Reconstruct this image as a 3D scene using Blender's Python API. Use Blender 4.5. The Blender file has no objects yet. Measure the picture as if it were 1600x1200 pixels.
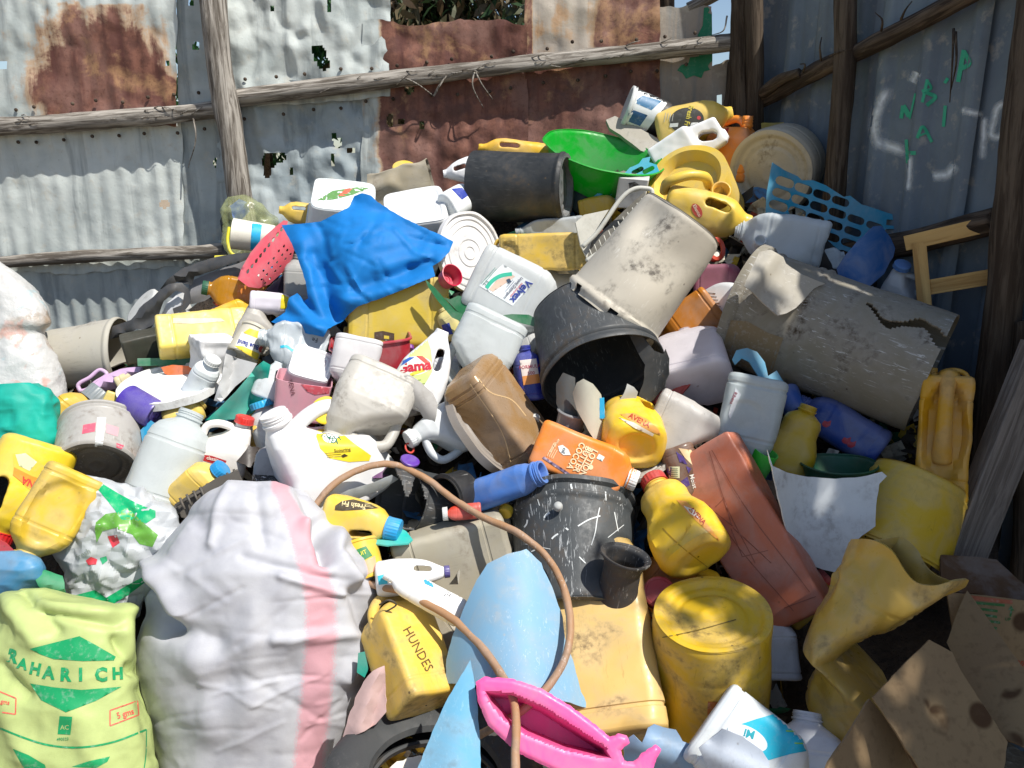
import bpy, bmesh, math, random
import numpy as np
from mathutils import Vector, Matrix, geometry
from mathutils.bvhtree import BVHTree

rng = np.random.default_rng(7); random.seed(7)
SC = bpy.context.scene
COL = SC.collection
rad = math.radians

# ------------------------------------------------------------------ camera, sky, sun, exposure
PITCH = rad(15); FPX = 1230.0
CAM = np.array([0, 0, 1.7])
RT = np.array([1.0, 0, 0]); UP = np.array([0, math.sin(PITCH), math.cos(PITCH)]); FW = np.array([0, math.cos(PITCH), -math.sin(PITCH)])
cd = bpy.data.cameras.new('camera'); cam = bpy.data.objects.new('camera', cd); COL.objects.link(cam)
cam.location = CAM; cam.rotation_euler = (rad(90) - PITCH, 0, 0)
cd.sensor_width = 36; cd.lens = 36 * FPX / 1600; cd.clip_start = .05; cd.clip_end = 500
SC.camera = cam

SUN = np.array([1.28, -.95, 2.4]); SUN = SUN / np.linalg.norm(SUN)      # direction towards the sun
w = bpy.data.worlds.new('World'); SC.world = w; w.use_nodes = True
nt = w.node_tree; bg = nt.nodes['Background']
sky = nt.nodes.new('ShaderNodeTexSky'); sky.sky_type = 'NISHITA'; sky.sun_disc = False
sky.sun_elevation = math.asin(SUN[2]); sky.sun_rotation = math.atan2(SUN[0], SUN[1])
nt.links.new(sky.outputs[0], bg.inputs[0]); bg.inputs[1].default_value = .11
ld = bpy.data.lights.new('sun', 'SUN'); ld.energy = 5.0; ld.angle = rad(.55); ld.color = (1, .955, .88)
sun = bpy.data.objects.new('sun', ld); COL.objects.link(sun); sun.location = (3, -2, 8)
sun.rotation_euler = Vector(-SUN).to_track_quat('-Z', 'Y').to_euler()
vs = SC.view_settings; vs.view_transform = 'Standard'; vs.look = 'None'; vs.gamma = 1; vs.exposure = 0.27
try: vs.use_curve_mapping = False
except Exception: pass
SC.cycles.max_bounces = 6; SC.cycles.diffuse_bounces = 3; SC.cycles.glossy_bounces = 2; SC.cycles.transmission_bounces = 3; SC.cycles.transparent_max_bounces = 8
SC.cycles.use_denoising = True

# ------------------------------------------------------------------ picking points in the place
def P(px, py, d):
    """world point seen at photo pixel (px, py), d metres in front of the camera"""
    px = np.asarray(px, float)[..., None]; py = np.asarray(py, float)[..., None]; d = np.asarray(d, float)[..., None]
    return CAM + FW * d + RT * (px - 800) / FPX * d - UP * (py - 600) / FPX * d
def D(px, py):
    """depth of the slope of the heap"""
    b = 1 / (.2985 + (np.asarray(py, float) - 150) * .0002595)
    sl = np.clip((520 - np.asarray(px, float)) / 420, 0, 1.2); st = np.clip((850 - np.asarray(py, float)) / 350, 0, 1)
    return b * (1 + .20 * sl * st)

# ------------------------------------------------------------------ noise
def vnoise(p, seed=0):
    p = np.asarray(p, float) + seed * 17.31
    i = np.floor(p).astype(np.int64); f = p - i; f = f * f * (3 - 2 * f)
    def h(a):
        n = (a[:, 0] * 374761393 + a[:, 1] * 668265263 + a[:, 2] * 2147483647 + seed * 1274126177) & 0xffffffff
        n = ((n ^ (n >> 13)) * 1274126177) & 0xffffffff
        return ((n ^ (n >> 16)) & 0xffff) / 65535.0
    r = 0
    for x in (0, 1):
        for y in (0, 1):
            for z in (0, 1):
                wt = (f[:, 0] if x else 1 - f[:, 0]) * (f[:, 1] if y else 1 - f[:, 1]) * (f[:, 2] if z else 1 - f[:, 2])
                r = r + wt * h(i + np.array([x, y, z]))
    return r * 2 - 1
def fbm(p, seed=0, o=3):
    r = 0; a = 1
    for k in range(o):
        r = r + a * vnoise(np.asarray(p) * 2 ** k, seed + k); a *= .5
    return r
def ridge(p, seed=0, o=3):
    r = 0; a = 1
    for k in range(o):
        r = r + a * (1 - 2 * np.abs(vnoise(np.asarray(p) * 2.1 ** k, seed + k))); a *= .5
    return r
def facet(p, seed=0):
    """flat creased facets, as in dented sheet and crumpled film"""
    p = np.asarray(p, float); q3 = np.stack([p[:, 0] * .8, p[:, 1] * .8, np.full(len(p), 1.7)], 1)
    x = p[:, 0] + .45 * vnoise(q3, seed + 40); y = p[:, 1] + .45 * vnoise(q3, seed + 41); s = (x + y) * .366; u = x + s; v = y + s
    i = np.floor(u).astype(np.int64); j = np.floor(v).astype(np.int64); fu = u - i; fv = v - j
    def h(a, b):
        n = (a * 374761393 + b * 668265263 + seed * 1274126177) & 0xffffffff; n = ((n ^ (n >> 13)) * 1274126177) & 0xffffffff
        return ((n ^ (n >> 16)) & 0xffff) / 32767.5 - 1
    h00, h10, h01, h11 = h(i, j), h(i + 1, j), h(i, j + 1), h(i + 1, j + 1)
    return np.where(fu > fv, h00 * (1 - fu) + h10 * (fu - fv) + h11 * fv, h00 * (1 - fv) + h01 * (fv - fu) + h11 * fu)
def sstep(a, b, x):
    t = np.clip((x - a) / (b - a), 0, 1); return t * t * (3 - 2 * t)

# ------------------------------------------------------------------ materials
def lin(c):
    if isinstance(c, str):
        c = c.lstrip('#'); v = [int(c[i:i + 2], 16) / 255 for i in (0, 2, 4)]
        return tuple((x / 12.92 if x <= .04045 else ((x + .055) / 1.055) ** 2.4) for x in v)
    return tuple(c[:3])
MATS = {}
class NB:
    def __init__(s, name):
        s.m = bpy.data.materials.new(name); s.m.use_nodes = True; s.t = s.m.node_tree
        s.b = s.t.nodes['Principled BSDF']; s.out = s.t.nodes['Material Output']
    def n(s, typ, **kw):
        nd = s.t.nodes.new(typ)
        for k, v in kw.items():
            if k in ('data_type', 'blend_type', 'operation', 'wave_type', 'feature', 'attribute_name', 'bands_direction', 'distance', 'wave_profile'): setattr(nd, k, v)
            else: nd.inputs[k].default_value = v
        return nd
    def l(s, a, b): s.t.links.new(a, b)
    def coord(s, scale=(1, 1, 1), rnd=True):
        tc = s.n('ShaderNodeTexCoord'); mp = s.n('ShaderNodeMapping'); mp.inputs['Scale'].default_value = scale
        s.l(tc.outputs['Object'], mp.inputs['Vector'])
        if rnd:
            oi = s.n('ShaderNodeObjectInfo'); mu = s.n('ShaderNodeMath', operation='MULTIPLY'); mu.inputs[1].default_value = 53.0
            s.l(oi.outputs['Random'], mu.inputs[0]); s.l(mu.outputs[0], mp.inputs['Location'])
        return mp.outputs[0]
    def noise(s, co, scale, detail=4, rough=.55, dist=0):
        nd = s.n('ShaderNodeTexNoise'); nd.inputs['Scale'].default_value = scale; nd.inputs['Detail'].default_value = detail
        nd.inputs['Roughness'].default_value = rough; nd.inputs['Distortion'].default_value = dist
        s.l(co, nd.inputs['Vector']); return nd.outputs['Fac']
    def ramp(s, f, a, b, lo=0., hi=1.):
        mr = s.n('ShaderNodeMapRange'); mr.interpolation_type = 'SMOOTHSTEP'
        for k, v in (('From Min', a), ('From Max', b), ('To Min', lo), ('To Max', hi)): mr.inputs[k].default_value = v
        s.l(f, mr.inputs['Value']); return mr.outputs[0]
    def mix(s, f, a, b, mode='MIX'):
        m = s.n('ShaderNodeMix', data_type='RGBA', blend_type=mode)
        for sock, v in ((m.inputs[0], f), (m.inputs[6], a), (m.inputs[7], b)):
            if hasattr(v, 'is_output'): s.l(v, sock)
            elif isinstance(v, (int, float)): sock.default_value = v
            else: sock.default_value = (*lin(v), 1)
        return m.outputs[2]
    def math(s, op, a, b=0.):
        m = s.n('ShaderNodeMath', operation=op)
        for sock, v in ((m.inputs[0], a), (m.inputs[1], b)):
            if hasattr(v, 'is_output'): s.l(v, sock)
            else: sock.default_value = v
        return m.outputs[0]
    def bump(s, h, strength=.3, dist=.004):
        b = s.n('ShaderNodeBump'); b.inputs['Strength'].default_value = strength; b.inputs['Distance'].default_value = dist
        s.l(h, b.inputs['Height']); s.l(b.outputs[0], s.b.inputs['Normal']); return b.outputs[0]

def plastic(col, rough=.38, dirt=.3, trans=0., scr=0., scrcol='#d8d6d0', dcol='#5b4a34', bump=.16):
    key = ('pl', col, rough, dirt, trans, scr, scrcol, dcol, bump)
    if key in MATS: return MATS[key]
    k = NB('plastic'); co = k.coord(); c = tuple(min(x, .82) for x in lin(col))
    n1 = k.noise(co, 9, 5, .6, .6); n2 = k.noise(co, 55, 5, .65)
    fade = tuple(x * .94 if min(c) > .4 else (min(1, x * .80 + .085) if max(c) > .1 else x * .9 + .02) for x in c)
    colr = k.mix(k.ramp(n1, .38, .62), c, fade)
    m1 = k.math('MULTIPLY', k.ramp(n1, .48, .72), k.ramp(n2, .38, .66))
    colr = k.mix(k.math('MULTIPLY', m1, min(1, dirt)), colr, dcol)
    if dirt > .15:
        vz = k.n('ShaderNodeTexVoronoi'); vz.inputs['Scale'].default_value = 34; k.l(co, vz.inputs['Vector'])
        n3 = k.noise(co, 17, 3, .5)
        sp = k.math('MULTIPLY', k.ramp(vz.outputs['Distance'], .16, .05), k.ramp(n3, .56, .66))
        colr = k.mix(k.math('MULTIPLY', sp, min(.9, dirt * 1.6)), colr, dcol)
    co2 = k.coord((1.3, 1.0, .16)); s1 = k.noise(co2, 95, 4, .7, 1.2)
    s2 = k.noise(co, 6.5, 2)
    sm = k.math('MULTIPLY', k.ramp(s1, .585, .635), k.ramp(s2, .4, .62))
    colr = k.mix(k.math('MULTIPLY', sm, max(scr, min(.35, dirt * .5))), colr, scrcol if scr > 0 else tuple(x * .45 for x in c))
    k.l(colr, k.b.inputs['Base Color'])
    k.l(k.ramp(n2, .3, .7, rough - .06, rough + .16), k.b.inputs['Roughness'])
    k.b.inputs['Specular IOR Level'].default_value = .42
    k.bump(k.math('ADD', n1, k.math('MULTIPLY', n2, .12)), bump, .004)
    if trans > 0:
        tr = k.n('ShaderNodeBsdfTranslucent'); k.l(colr, tr.inputs['Color']); ms = k.n('ShaderNodeMixShader'); ms.inputs[0].default_value = trans
        k.l(k.b.outputs[0], ms.inputs[1]); k.l(tr.outputs[0], ms.inputs[2]); k.l(ms.outputs[0], k.out.inputs[0])
    MATS[key] = k.m; return k.m

def film(col, alpha=.5, rough=.25, name='film'):
    key = ('film', col, alpha, rough)
    if key in MATS: return MATS[key]
    k = NB(name); co = k.coord(); n1 = k.noise(co, 22, 4)
    k.b.inputs['Base Color'].default_value = (*lin(col), 1); k.b.inputs['Roughness'].default_value = rough
    tr = k.n('ShaderNodeBsdfTransparent'); tr.inputs[0].default_value = (.94, .95, .95, 1); ms = k.n('ShaderNodeMixShader')
    k.l(k.ramp(n1, .3, .7, alpha - .12, alpha + .12), ms.inputs[0])
    k.l(tr.outputs[0], ms.inputs[1]); k.l(k.b.outputs[0], ms.inputs[2]); k.l(ms.outputs[0], k.out.inputs[0])
    k.bump(n1, .4, .006); MATS[key] = k.m; return k.m

def ink(col, wear=.25, rough=.5):
    key = ('ink', col, wear, rough)
    if key in MATS: return MATS[key]
    k = NB('print'); co = k.coord(); n2 = k.noise(co, 70, 5, .7)
    c = lin(col); k.l(k.mix(k.math('MULTIPLY', k.ramp(n2, .5, .68), wear), c, tuple(x * .5 + .25 for x in c)), k.b.inputs['Base Color'])
    k.b.inputs['Roughness'].default_value = rough; MATS[key] = k.m; return k.m

def cloth(col, weave=700, rough=.8, trans=.12, name='cloth'):
    key = ('cl', col, weave, rough, trans)
    if key in MATS: return MATS[key]
    k = NB(name); co = k.coord(); n1 = k.noise(co, 14, 4); c = lin(col)
    n2 = k.noise(co, weave, 2)
    colr = k.mix(k.ramp(n1, .35, .7), c, tuple(x * .84 for x in c)); k.l(colr, k.b.inputs['Base Color'])
    k.b.inputs['Roughness'].default_value = rough; k.b.inputs['Specular IOR Level'].default_value = .25
    k.bump(k.math('ADD', n1, k.math('MULTIPLY', n2, .12)), .35, .006)
    tr = k.n('ShaderNodeBsdfTranslucent'); k.l(colr, tr.inputs['Color']); ms = k.n('ShaderNodeMixShader'); ms.inputs[0].default_value = trans
    k.l(k.b.outputs[0], ms.inputs[1]); k.l(tr.outputs[0], ms.inputs[2]); k.l(ms.outputs[0], k.out.inputs[0])
    MATS[key] = k.m; return k.m

def wood(col, dark, name='weathered_wood', contrast=.6, sc=1.0):
    key = ('wd', col, dark, contrast, sc)
    if key in MATS: return MATS[key]
    k = NB(name); co = k.coord((1, 1, .07)); n1 = k.noise(co, 60 * sc, 6, .65, .8); n2 = k.noise(k.coord((1, 1, .3)), 9, 4)
    c = k.mix(k.ramp(n1, .38, .62), dark, col); c = k.mix(k.math('MULTIPLY', k.ramp(n2, .45, .7), contrast), c, dark)
    k.l(c, k.b.inputs['Base Color']); k.b.inputs['Roughness'].default_value = .85; k.b.inputs['Specular IOR Level'].default_value = .2
    k.bump(n1, .7, .008); MATS[key] = k.m; return k.m

# ------------------------------------------------------------------ mesh helpers
def mesh(V, F, smooth=True, mats=None, midx=None):
    me = bpy.data.meshes.new('m'); me.from_pydata(np.asarray(V, float).tolist(), [], F if isinstance(F, list) else [tuple(int(i) for i in f) for f in F])
    if smooth: me.polygons.foreach_set('use_smooth', [True] * len(me.polygons))
    if mats:
        for m in (mats if isinstance(mats, (list, tuple)) else [mats]): me.materials.append(m)
    if midx is not None: me.polygons.foreach_set('material_index', [int(i) for i in midx])
    me.update(); return me
def link(name, me, parent=None, M=None):
    o = bpy.data.objects.new(name, me); COL.objects.link(o)
    if M is not None: o.matrix_world = M
    if parent is not None: o.parent = parent; o.matrix_parent_inverse = Matrix(); o.matrix_basis = Matrix()
    return o
def tag(o, label, cat, group=None, kind=None):
    o['label'] = label; o['category'] = cat
    if group: o['group'] = group
    if kind: o['kind'] = kind
    return o
def root(name, label, cat, M, group=None):
    o = bpy.data.objects.new(name, None); o.empty_display_size = .05; COL.objects.link(o); o.matrix_world = M
    return tag(o, label, cat, group)
def cat_mesh(parts):
    V = []; F = []; k = 0
    for v, f in parts:
        V.append(np.asarray(v, float)); F += [tuple(i + k for i in q) for q in f]; k += len(v)
    return np.concatenate(V), F
def tf(M, V):
    A = np.array(M); return np.asarray(V, float) @ A[:3, :3].T + A[:3, 3]
def sharp(me, ang=35):
    try: me.set_sharp_from_angle(angle=rad(ang))
    except Exception: pass
    return me

class Fr:
    """frame of a thing: local z runs from photo point p0 to p1, tilt (deg) leans its end to the camera, local -y faces the camera"""
    def __init__(s, p0, p1, tilt=0, roll=0, off=0.03, L=None, d=None):
        p0 = np.array(p0, float); p1 = np.array(p1, float); m = (p0 + p1) / 2
        s.d = (D(m[0], m[1]) + off) if d is None else d
        s.s = s.d / FPX; v = p1 - p0; lp = np.hypot(*v); t = rad(tilt)
        d2 = (RT * v[0] - UP * v[1]) / lp
        s.L = L * s.s if L else lp * s.s / max(.2, math.cos(t))
        c = P(m[0], m[1], s.d); view = CAM - c; view /= np.linalg.norm(view)
        d2 = d2 - view * d2.dot(view); d2 /= np.linalg.norm(d2); ax = d2 * math.cos(t) + view * math.sin(t)
        y = -(view - ax * view.dot(ax)); y /= np.linalg.norm(y); x = np.cross(y, ax)
        r = rad(roll); x, y = x * math.cos(r) + y * math.sin(r), y * math.cos(r) - x * math.sin(r)
        b = c - ax * s.L / 2
        s.M = Matrix(((x[0], y[0], ax[0], b[0]), (x[1], y[1], ax[1], b[1]), (x[2], y[2], ax[2], b[2]), (0, 0, 0, 1)))

def loft(rings, seg=40):
    th = np.linspace(0, 2 * np.pi, seg, endpoint=False); c, s = np.cos(th), np.sin(th); V = []
    for r in rings:
        z, a, b, n = r[:4]; xo = r[4] if len(r) > 4 else 0; yo = r[5] if len(r) > 5 else 0
        if n > 4.2:                                  # box with rounded edges
            q = min(a, b) * 1.7 / n; hx, hy = a - q, b - q; sg = seg // 4; X = []; Y = []
            for e, (ux, uy) in enumerate(((1, 1), (-1, 1), (-1, -1), (1, -1))):
                an = np.linspace(0, np.pi / 2, sg) + e * np.pi / 2
                X.append(ux * hx + q * np.cos(an)); Y.append(uy * hy + q * np.sin(an))
            X = np.concatenate(X); Y = np.concatenate(Y); V.append(np.stack([xo + X, yo + Y, np.full(seg, z)], 1)); continue
        V.append(np.stack([xo + a * np.sign(c) * np.abs(c) ** (2 / n), yo + b * np.sign(s) * np.abs(s) ** (2 / n), np.full(seg, z)], 1))
    V = np.concatenate(V); F = []; R = len(rings)
    for i in range(R - 1):
        for j in range(seg):
            k = (j + 1) % seg; F.append((i * seg + j, i * seg + k, (i + 1) * seg + k, (i + 1) * seg + j))
    r0, r1 = rings[0], rings[-1]
    V = np.concatenate([V, [[r0[4] if len(r0) > 4 else 0, 0, r0[0]], [r1[4] if len(r1) > 4 else 0, 0, r1[0]]]])
    a, b = len(V) - 2, len(V) - 1
    for j in range(seg):
        k = (j + 1) % seg; F.append((a, k, j)); F.append((b, (R - 1) * seg + j, (R - 1) * seg + k))
    return V, F
def lathe(prof, seg=40, knurl=0, kn=24):
    th = np.linspace(0, 2 * np.pi, seg, endpoint=False); V = []; F = []
    for r, z in prof: V.append(np.stack([r * np.cos(th), r * np.sin(th), np.full(seg, z)], 1))
    for i in range(len(prof) - 1):
        for j in range(seg):
            k = (j + 1) % seg; F.append((i * seg + j, i * seg + k, (i + 1) * seg + k, (i + 1) * seg + j))
    return np.concatenate(V), F
def tube(path, r, seg=12, caps=True):
    path = np.asarray(path, float); n = len(path); r = np.broadcast_to(np.asarray(r, float), (n,)); T = np.gradient(path, axis=0); T /= np.linalg.norm(T, axis=1)[:, None]
    u = np.array([0, 0, 1.0]) if abs(T[0][2]) < .9 else np.array([1.0, 0, 0]); V = []; F = []
    th = np.linspace(0, 2 * np.pi, seg, endpoint=False)
    for i in range(n):
        u = u - T[i] * u.dot(T[i]); u /= np.linalg.norm(u); v = np.cross(T[i], u)
        V.append(path[i] + r[i] * (np.cos(th)[:, None] * u + np.sin(th)[:, None] * v))
    for i in range(n - 1):
        for j in range(seg):
            k = (j + 1) % seg; F.append((i * seg + j, i * seg + k, (i + 1) * seg + k, (i + 1) * seg + j))
    V = np.concatenate(V)
    if caps:
        V = np.concatenate([V, path[:1], path[-1:]]); a, b = len(V) - 2, len(V) - 1
        for j in range(seg):
            k = (j + 1) % seg; F.append((a, k, j)); F.append((b, (n - 1) * seg + j, (n - 1) * seg + k))
    return V, F
def smoothpath(pts, n=60):
    pts = np.asarray(pts, float); t = np.r_[0, np.cumsum(np.linalg.norm(np.diff(pts, axis=0), axis=1))]; q = np.linspace(0, t[-1], n)
    k = np.array([np.searchsorted(t, x, side='right') - 1 for x in q]).clip(0, len(pts) - 2); out = []
    m = np.gradient(pts, t, axis=0)
    for x, i in zip(q, k):
        h = t[i + 1] - t[i]; s = (x - t[i]) / h
        out.append((2 * s ** 3 - 3 * s ** 2 + 1) * pts[i] + (s ** 3 - 2 * s ** 2 + s) * h * m[i] + (-2 * s ** 3 + 3 * s ** 2) * pts[i + 1] + (s ** 3 - s ** 2) * h * m[i + 1])
    return np.array(out)
def prism(poly, y0, y1):
    """outline in x,z pushed along y"""
    n = len(poly); V = [(x, y0, z) for x, z in poly] + [(x, y1, z) for x, z in poly]
    F = [tuple(range(n)), tuple(range(2 * n - 1, n - 1, -1))] + [(i, i + n, (i + 1) % n + n, (i + 1) % n) for i in range(n)]
    return np.array(V), F
def stadium(a, b, r, n=10):
    a = np.array(a, float); b = np.array(b, float); t = b - a; an = math.atan2(t[1], t[0]); o = []
    for c, s0 in ((b, an - np.pi / 2), (a, an + np.pi / 2)):
        for k in range(n + 1): o.append((c[0] + r * math.cos(s0 + np.pi * k / n), c[1] + r * math.sin(s0 + np.pi * k / n)))
    return o
def box(x0, x1, y0, y1, z0, z1):
    V = [(x, y, z) for z in (z0, z1) for y in (y0, y1) for x in (x0, x1)]
    return np.array(V, float), [(0, 2, 3, 1), (4, 5, 7, 6), (0, 1, 5, 4), (2, 6, 7, 3), (0, 4, 6, 2), (1, 3, 7, 5)]
def solid(adds, holes=(), vox=.004, it=4, pre=True):
    """moulds closed shapes into one skin (voxel union, holes cut right through)"""
    V, F = cat_mesh(adds); tmp = []
    o = bpy.data.objects.new('t', mesh(V, F)); COL.objects.link(o); tmp.append(o)
    if holes:
        m = o.modifiers.new('r0', 'REMESH'); m.mode = 'VOXEL'; m.voxel_size = vox
        for hv, hf in holes:
            h = bpy.data.objects.new('h', mesh(hv, hf)); COL.objects.link(h); tmp.append(h)
            b = o.modifiers.new('b', 'BOOLEAN'); b.operation = 'DIFFERENCE'; b.object = h; b.solver = 'EXACT'
    m = o.modifiers.new('r', 'REMESH'); m.mode = 'VOXEL'; m.voxel_size = vox
    m = o.modifiers.new('s', 'SMOOTH'); m.factor = .5; m.iterations = it
    dg = bpy.context.evaluated_depsgraph_get(); me = bpy.data.meshes.new_from_object(o.evaluated_get(dg))
    n = len(me.vertices); V = np.empty(n * 3); me.vertices.foreach_get('co', V); V = V.reshape(-1, 3)
    F = [tuple(p.vertices) for p in me.polygons]
    for t in tmp:
        d = t.data; bpy.data.objects.remove(t); bpy.data.meshes.remove(d)
    bpy.data.meshes.remove(me); return V, F
def thick(V, F, th, mats=None, midx=None, smooth=True):
    """gives an open skin its wall thickness"""
    V = np.asarray(V, float); n = len(V); Q = np.array([f if len(f) == 4 else (*f, f[2]) for f in F]); A, B, C, E = (V[Q[:, k]] for k in range(4))
    nn = np.cross(C - A, E - B); t3 = np.array([len(f) == 3 for f in F]); nn[t3] = np.cross(B - A, C - A)[t3]; N = np.zeros((n, 3))
    for k in range(4): np.add.at(N, Q[:, k], nn)
    N /= np.linalg.norm(N, axis=1)[:, None] + 1e-12; cnt = {}
    for f in F:
        for k in range(len(f)):
            e = (f[k], f[(k + 1) % len(f)]); q = (min(e), max(e)); cnt[q] = None if q in cnt else e
    side = [(e[1], e[0], e[0] + n, e[1] + n) for e in cnt.values() if e]
    F2 = list(F) + [tuple(i + n for i in f[::-1]) for f in F] + side
    return sharp(mesh(np.concatenate([V, V - N * th]), F2, smooth, mats, None if midx is None else list(midx) * 2 + [0] * len(side)), 50)

# ------------------------------------------------------------------ outlines: sheets, shards, prints
def inpoly(pts, poly):
    x, y = pts[:, 0], pts[:, 1]; p = np.asarray(poly); r = np.zeros(len(pts), bool); j = len(p) - 1
    for i in range(len(p)):
        c = ((p[i, 1] > y) != (p[j, 1] > y)) & (x < (p[j, 0] - p[i, 0]) * (y - p[i, 1]) / (p[j, 1] - p[i, 1] + 1e-12) + p[i, 0]); r ^= c; j = i
    return r
def resample(poly, step, jag=0., seed=0):
    r = np.random.default_rng(seed); o = []
    for i in range(len(poly)):
        a = np.array(poly[i], float); b = np.array(poly[(i + 1) % len(poly)], float); n = max(1, int(np.hypot(*(b - a)) / step))
        for k in range(n):
            q = a + (b - a) * k / n
            if jag and k: q = q + r.normal(0, jag, 2)
            o.append(q)
    return np.array(o)
def fill(poly, step, holes=(), jag=0., seed=0):
    """triangulates an outline with inner points; returns 2-D points and faces"""
    b = resample(poly, step, jag, seed); pts = [b]; edges = [(i, (i + 1) % len(b)) for i in range(len(b))]; k = len(b)
    hs = [resample(h, step * .7) for h in holes]
    for h in hs:
        pts.append(h); edges += [(k + i, k + (i + 1) % len(h)) for i in range(len(h))]; k += len(h)
    lo, hi = b.min(0), b.max(0)
    gx = np.arange(lo[0], hi[0], step); gy = np.arange(lo[1], hi[1], step * .866); g = []
    for i, y in enumerate(gy): g.append(np.stack([gx + (step / 2 if i % 2 else 0), np.full(len(gx), y)], 1))
    g = np.concatenate(g) if g else np.zeros((0, 2)); keep = inpoly(g, b)
    bb = np.concatenate(pts)
    if len(g):
        dmin = np.full(len(g), 1e9)
        for c in range(0, len(bb), 64): dmin = np.minimum(dmin, np.sqrt(((g[:, None] - bb[None, c:c + 64]) ** 2).sum(2)).min(1))
        keep &= dmin > step * .45
        for h in hs: keep &= ~inpoly(g, h)
        g = g[keep]
    allp = np.concatenate([bb, g]) if len(g) else bb
    res = geometry.delaunay_2d_cdt([Vector(p) for p in allp], edges, [], 0, 1e-5)
    V = np.array([tuple(v) for v in res[0]]); F = [tuple(f) for f in res[2]]
    ce = np.array([V[list(f)].mean(0) for f in F]); ok = inpoly(ce, b)
    for h in hs: ok &= ~inpoly(ce, h)
    return V, [f for f, o in zip(F, ok) if o]
def seg_dist(p, a, b):
    a = np.array(a, float); b = np.array(b, float); t = np.clip(((p - a) @ (b - a)) / ((b - a) @ (b - a)), 0, 1); return np.hypot(*(p - (a + t[:, None] * (b - a))).T)
def folds(lst):
    def f(p):
        z = 0
        for x0, y0, x1, y1, a, wd in lst: z = z + a * np.exp(-(seg_dist(p, (x0, y0), (x1, y1)) / wd) ** 2)
        return z
    return f
def bvh_of(*objs):
    V = []; F = []; k = 0
    for o in objs:
        M = np.array(o.matrix_world); n = len(o.data.vertices); v = np.empty(n * 3); o.data.vertices.foreach_get('co', v)
        if o.parent is not None: M = np.array(o.parent.matrix_world)
        V.append(v.reshape(-1, 3) @ M[:3, :3].T + M[:3, 3]); F += [tuple(i + k for i in p.vertices) for p in o.data.polygons]; k += n
    return BVHTree.FromPolygons([tuple(v) for v in np.concatenate(V)], F)
def cast(bvh, pts):
    d = FW + RT * ((pts[:, :1] - 800) / FPX) - UP * ((pts[:, 1:2] - 600) / FPX); d /= np.linalg.norm(d, axis=1)[:, None]
    out = np.zeros((len(pts), 3)); ok = np.zeros(len(pts), bool); c = Vector(CAM)
    for i in range(len(pts)):
        h = bvh.ray_cast(c, Vector(d[i]))
        if h[0] is not None: out[i] = np.array(h[0]); ok[i] = True
    return out, ok, d
def put(name, V, F, mat, parent, smooth=True):
    Mi = np.array(parent.matrix_world.inverted()); used = sorted({i for f in F for i in f}); mp = {u: i for i, u in enumerate(used)}; F = [tuple(mp[i] for i in f) for f in F]
    V = np.asarray(V)[used] @ Mi[:3, :3].T + Mi[:3, 3]; return link(name, mesh(V, F, smooth, mat), parent)
def decal(parent, bvh, polys, mat, name='label', step=5, eps=.0013, holes=()):
    """flat print lying on the surface of a thing"""
    if not isinstance(polys[0][0], (list, tuple, np.ndarray)): polys = [polys]
    parts = []
    for p in polys:
        V2, F = fill(p, step, holes); W, ok, d = cast(bvh, V2); F = [f for f in F if all(ok[i] for i in f)]
        if len(F):
            dep = ((W - CAM) @ FW); F = [f for f in F if max(dep[list(f)]) - min(dep[list(f)]) < .06]
        if F:                                        # keep one piece
            lab = {}
            def find(x):
                while lab.setdefault(x, x) != x: x = lab[x]
                return x
            for f in F:
                r0 = find(f[0])
                for q in f[1:]: lab[find(q)] = find(r0)
            cnt = {}
            for f in F: cnt[find(f[0])] = cnt.get(find(f[0]), 0) + 1
            best = max(cnt, key=cnt.get); F = [f for f in F if find(f[0]) == best]; parts.append((W - d * eps, F))
    if not parts: return None
    V, F = cat_mesh(parts); return put(name, V, F, mat, parent)
_txt = {}
def glyphs(s, bold=0.):
    if (s, bold) not in _txt:
        cu = bpy.data.curves.new('t', 'FONT'); cu.body = s; cu.align_x = 'CENTER'; cu.align_y = 'CENTER'; cu.size = 1; cu.resolution_u = 2; cu.offset = bold
        o = bpy.data.objects.new('t', cu); COL.objects.link(o); dg = bpy.context.evaluated_depsgraph_get(); me = bpy.data.meshes.new_from_object(o.evaluated_get(dg))
        V = np.array([tuple(v.co)[:2] for v in me.vertices]); F = [tuple(p.vertices) for p in me.polygons]
        bpy.data.objects.remove(o); bpy.data.curves.remove(cu); bpy.data.meshes.remove(me); _txt[(s, bold)] = (V, F)
    return _txt[(s, bold)]
def text(parent, bvh, s, x, y, h, mat, rot=0, sx=1., bold=.012, name='lettering', eps=.0022, arc=0., shear=0.):
    """lettering printed on a thing; rot in degrees clockwise as seen"""
    V, F = glyphs(s, bold); V = V.copy(); V[:, 0] = V[:, 0] * sx + V[:, 1] * shear
    if arc: V[:, 1] += arc * V[:, 0] ** 2
    V = V * h * 1.25; r = rad(rot); X = V[:, 0]; Y = -V[:, 1]
    pts = np.stack([x + X * math.cos(r) - Y * math.sin(r), y + X * math.sin(r) + Y * math.cos(r)], 1)
    W, ok, d = cast(bvh, pts); F = [f for f in F if all(ok[i] for i in f)]
    if not F: return None
    o = put(name, W - d * eps, F, mat, parent); lab = [c for c in parent.children if c.name.startswith('label')]
    if lab: o.parent = lab[-1]
    return o
def ell(cx, cy, rx, ry, rot=0, n=32):
    r = rad(rot); return [(cx + rx * math.cos(t) * math.cos(r) - ry * math.sin(t) * math.sin(r), cy + rx * math.cos(t) * math.sin(r) + ry * math.sin(t) * math.cos(r)) for t in np.linspace(0, 2 * np.pi, n, endpoint=False)]
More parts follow.
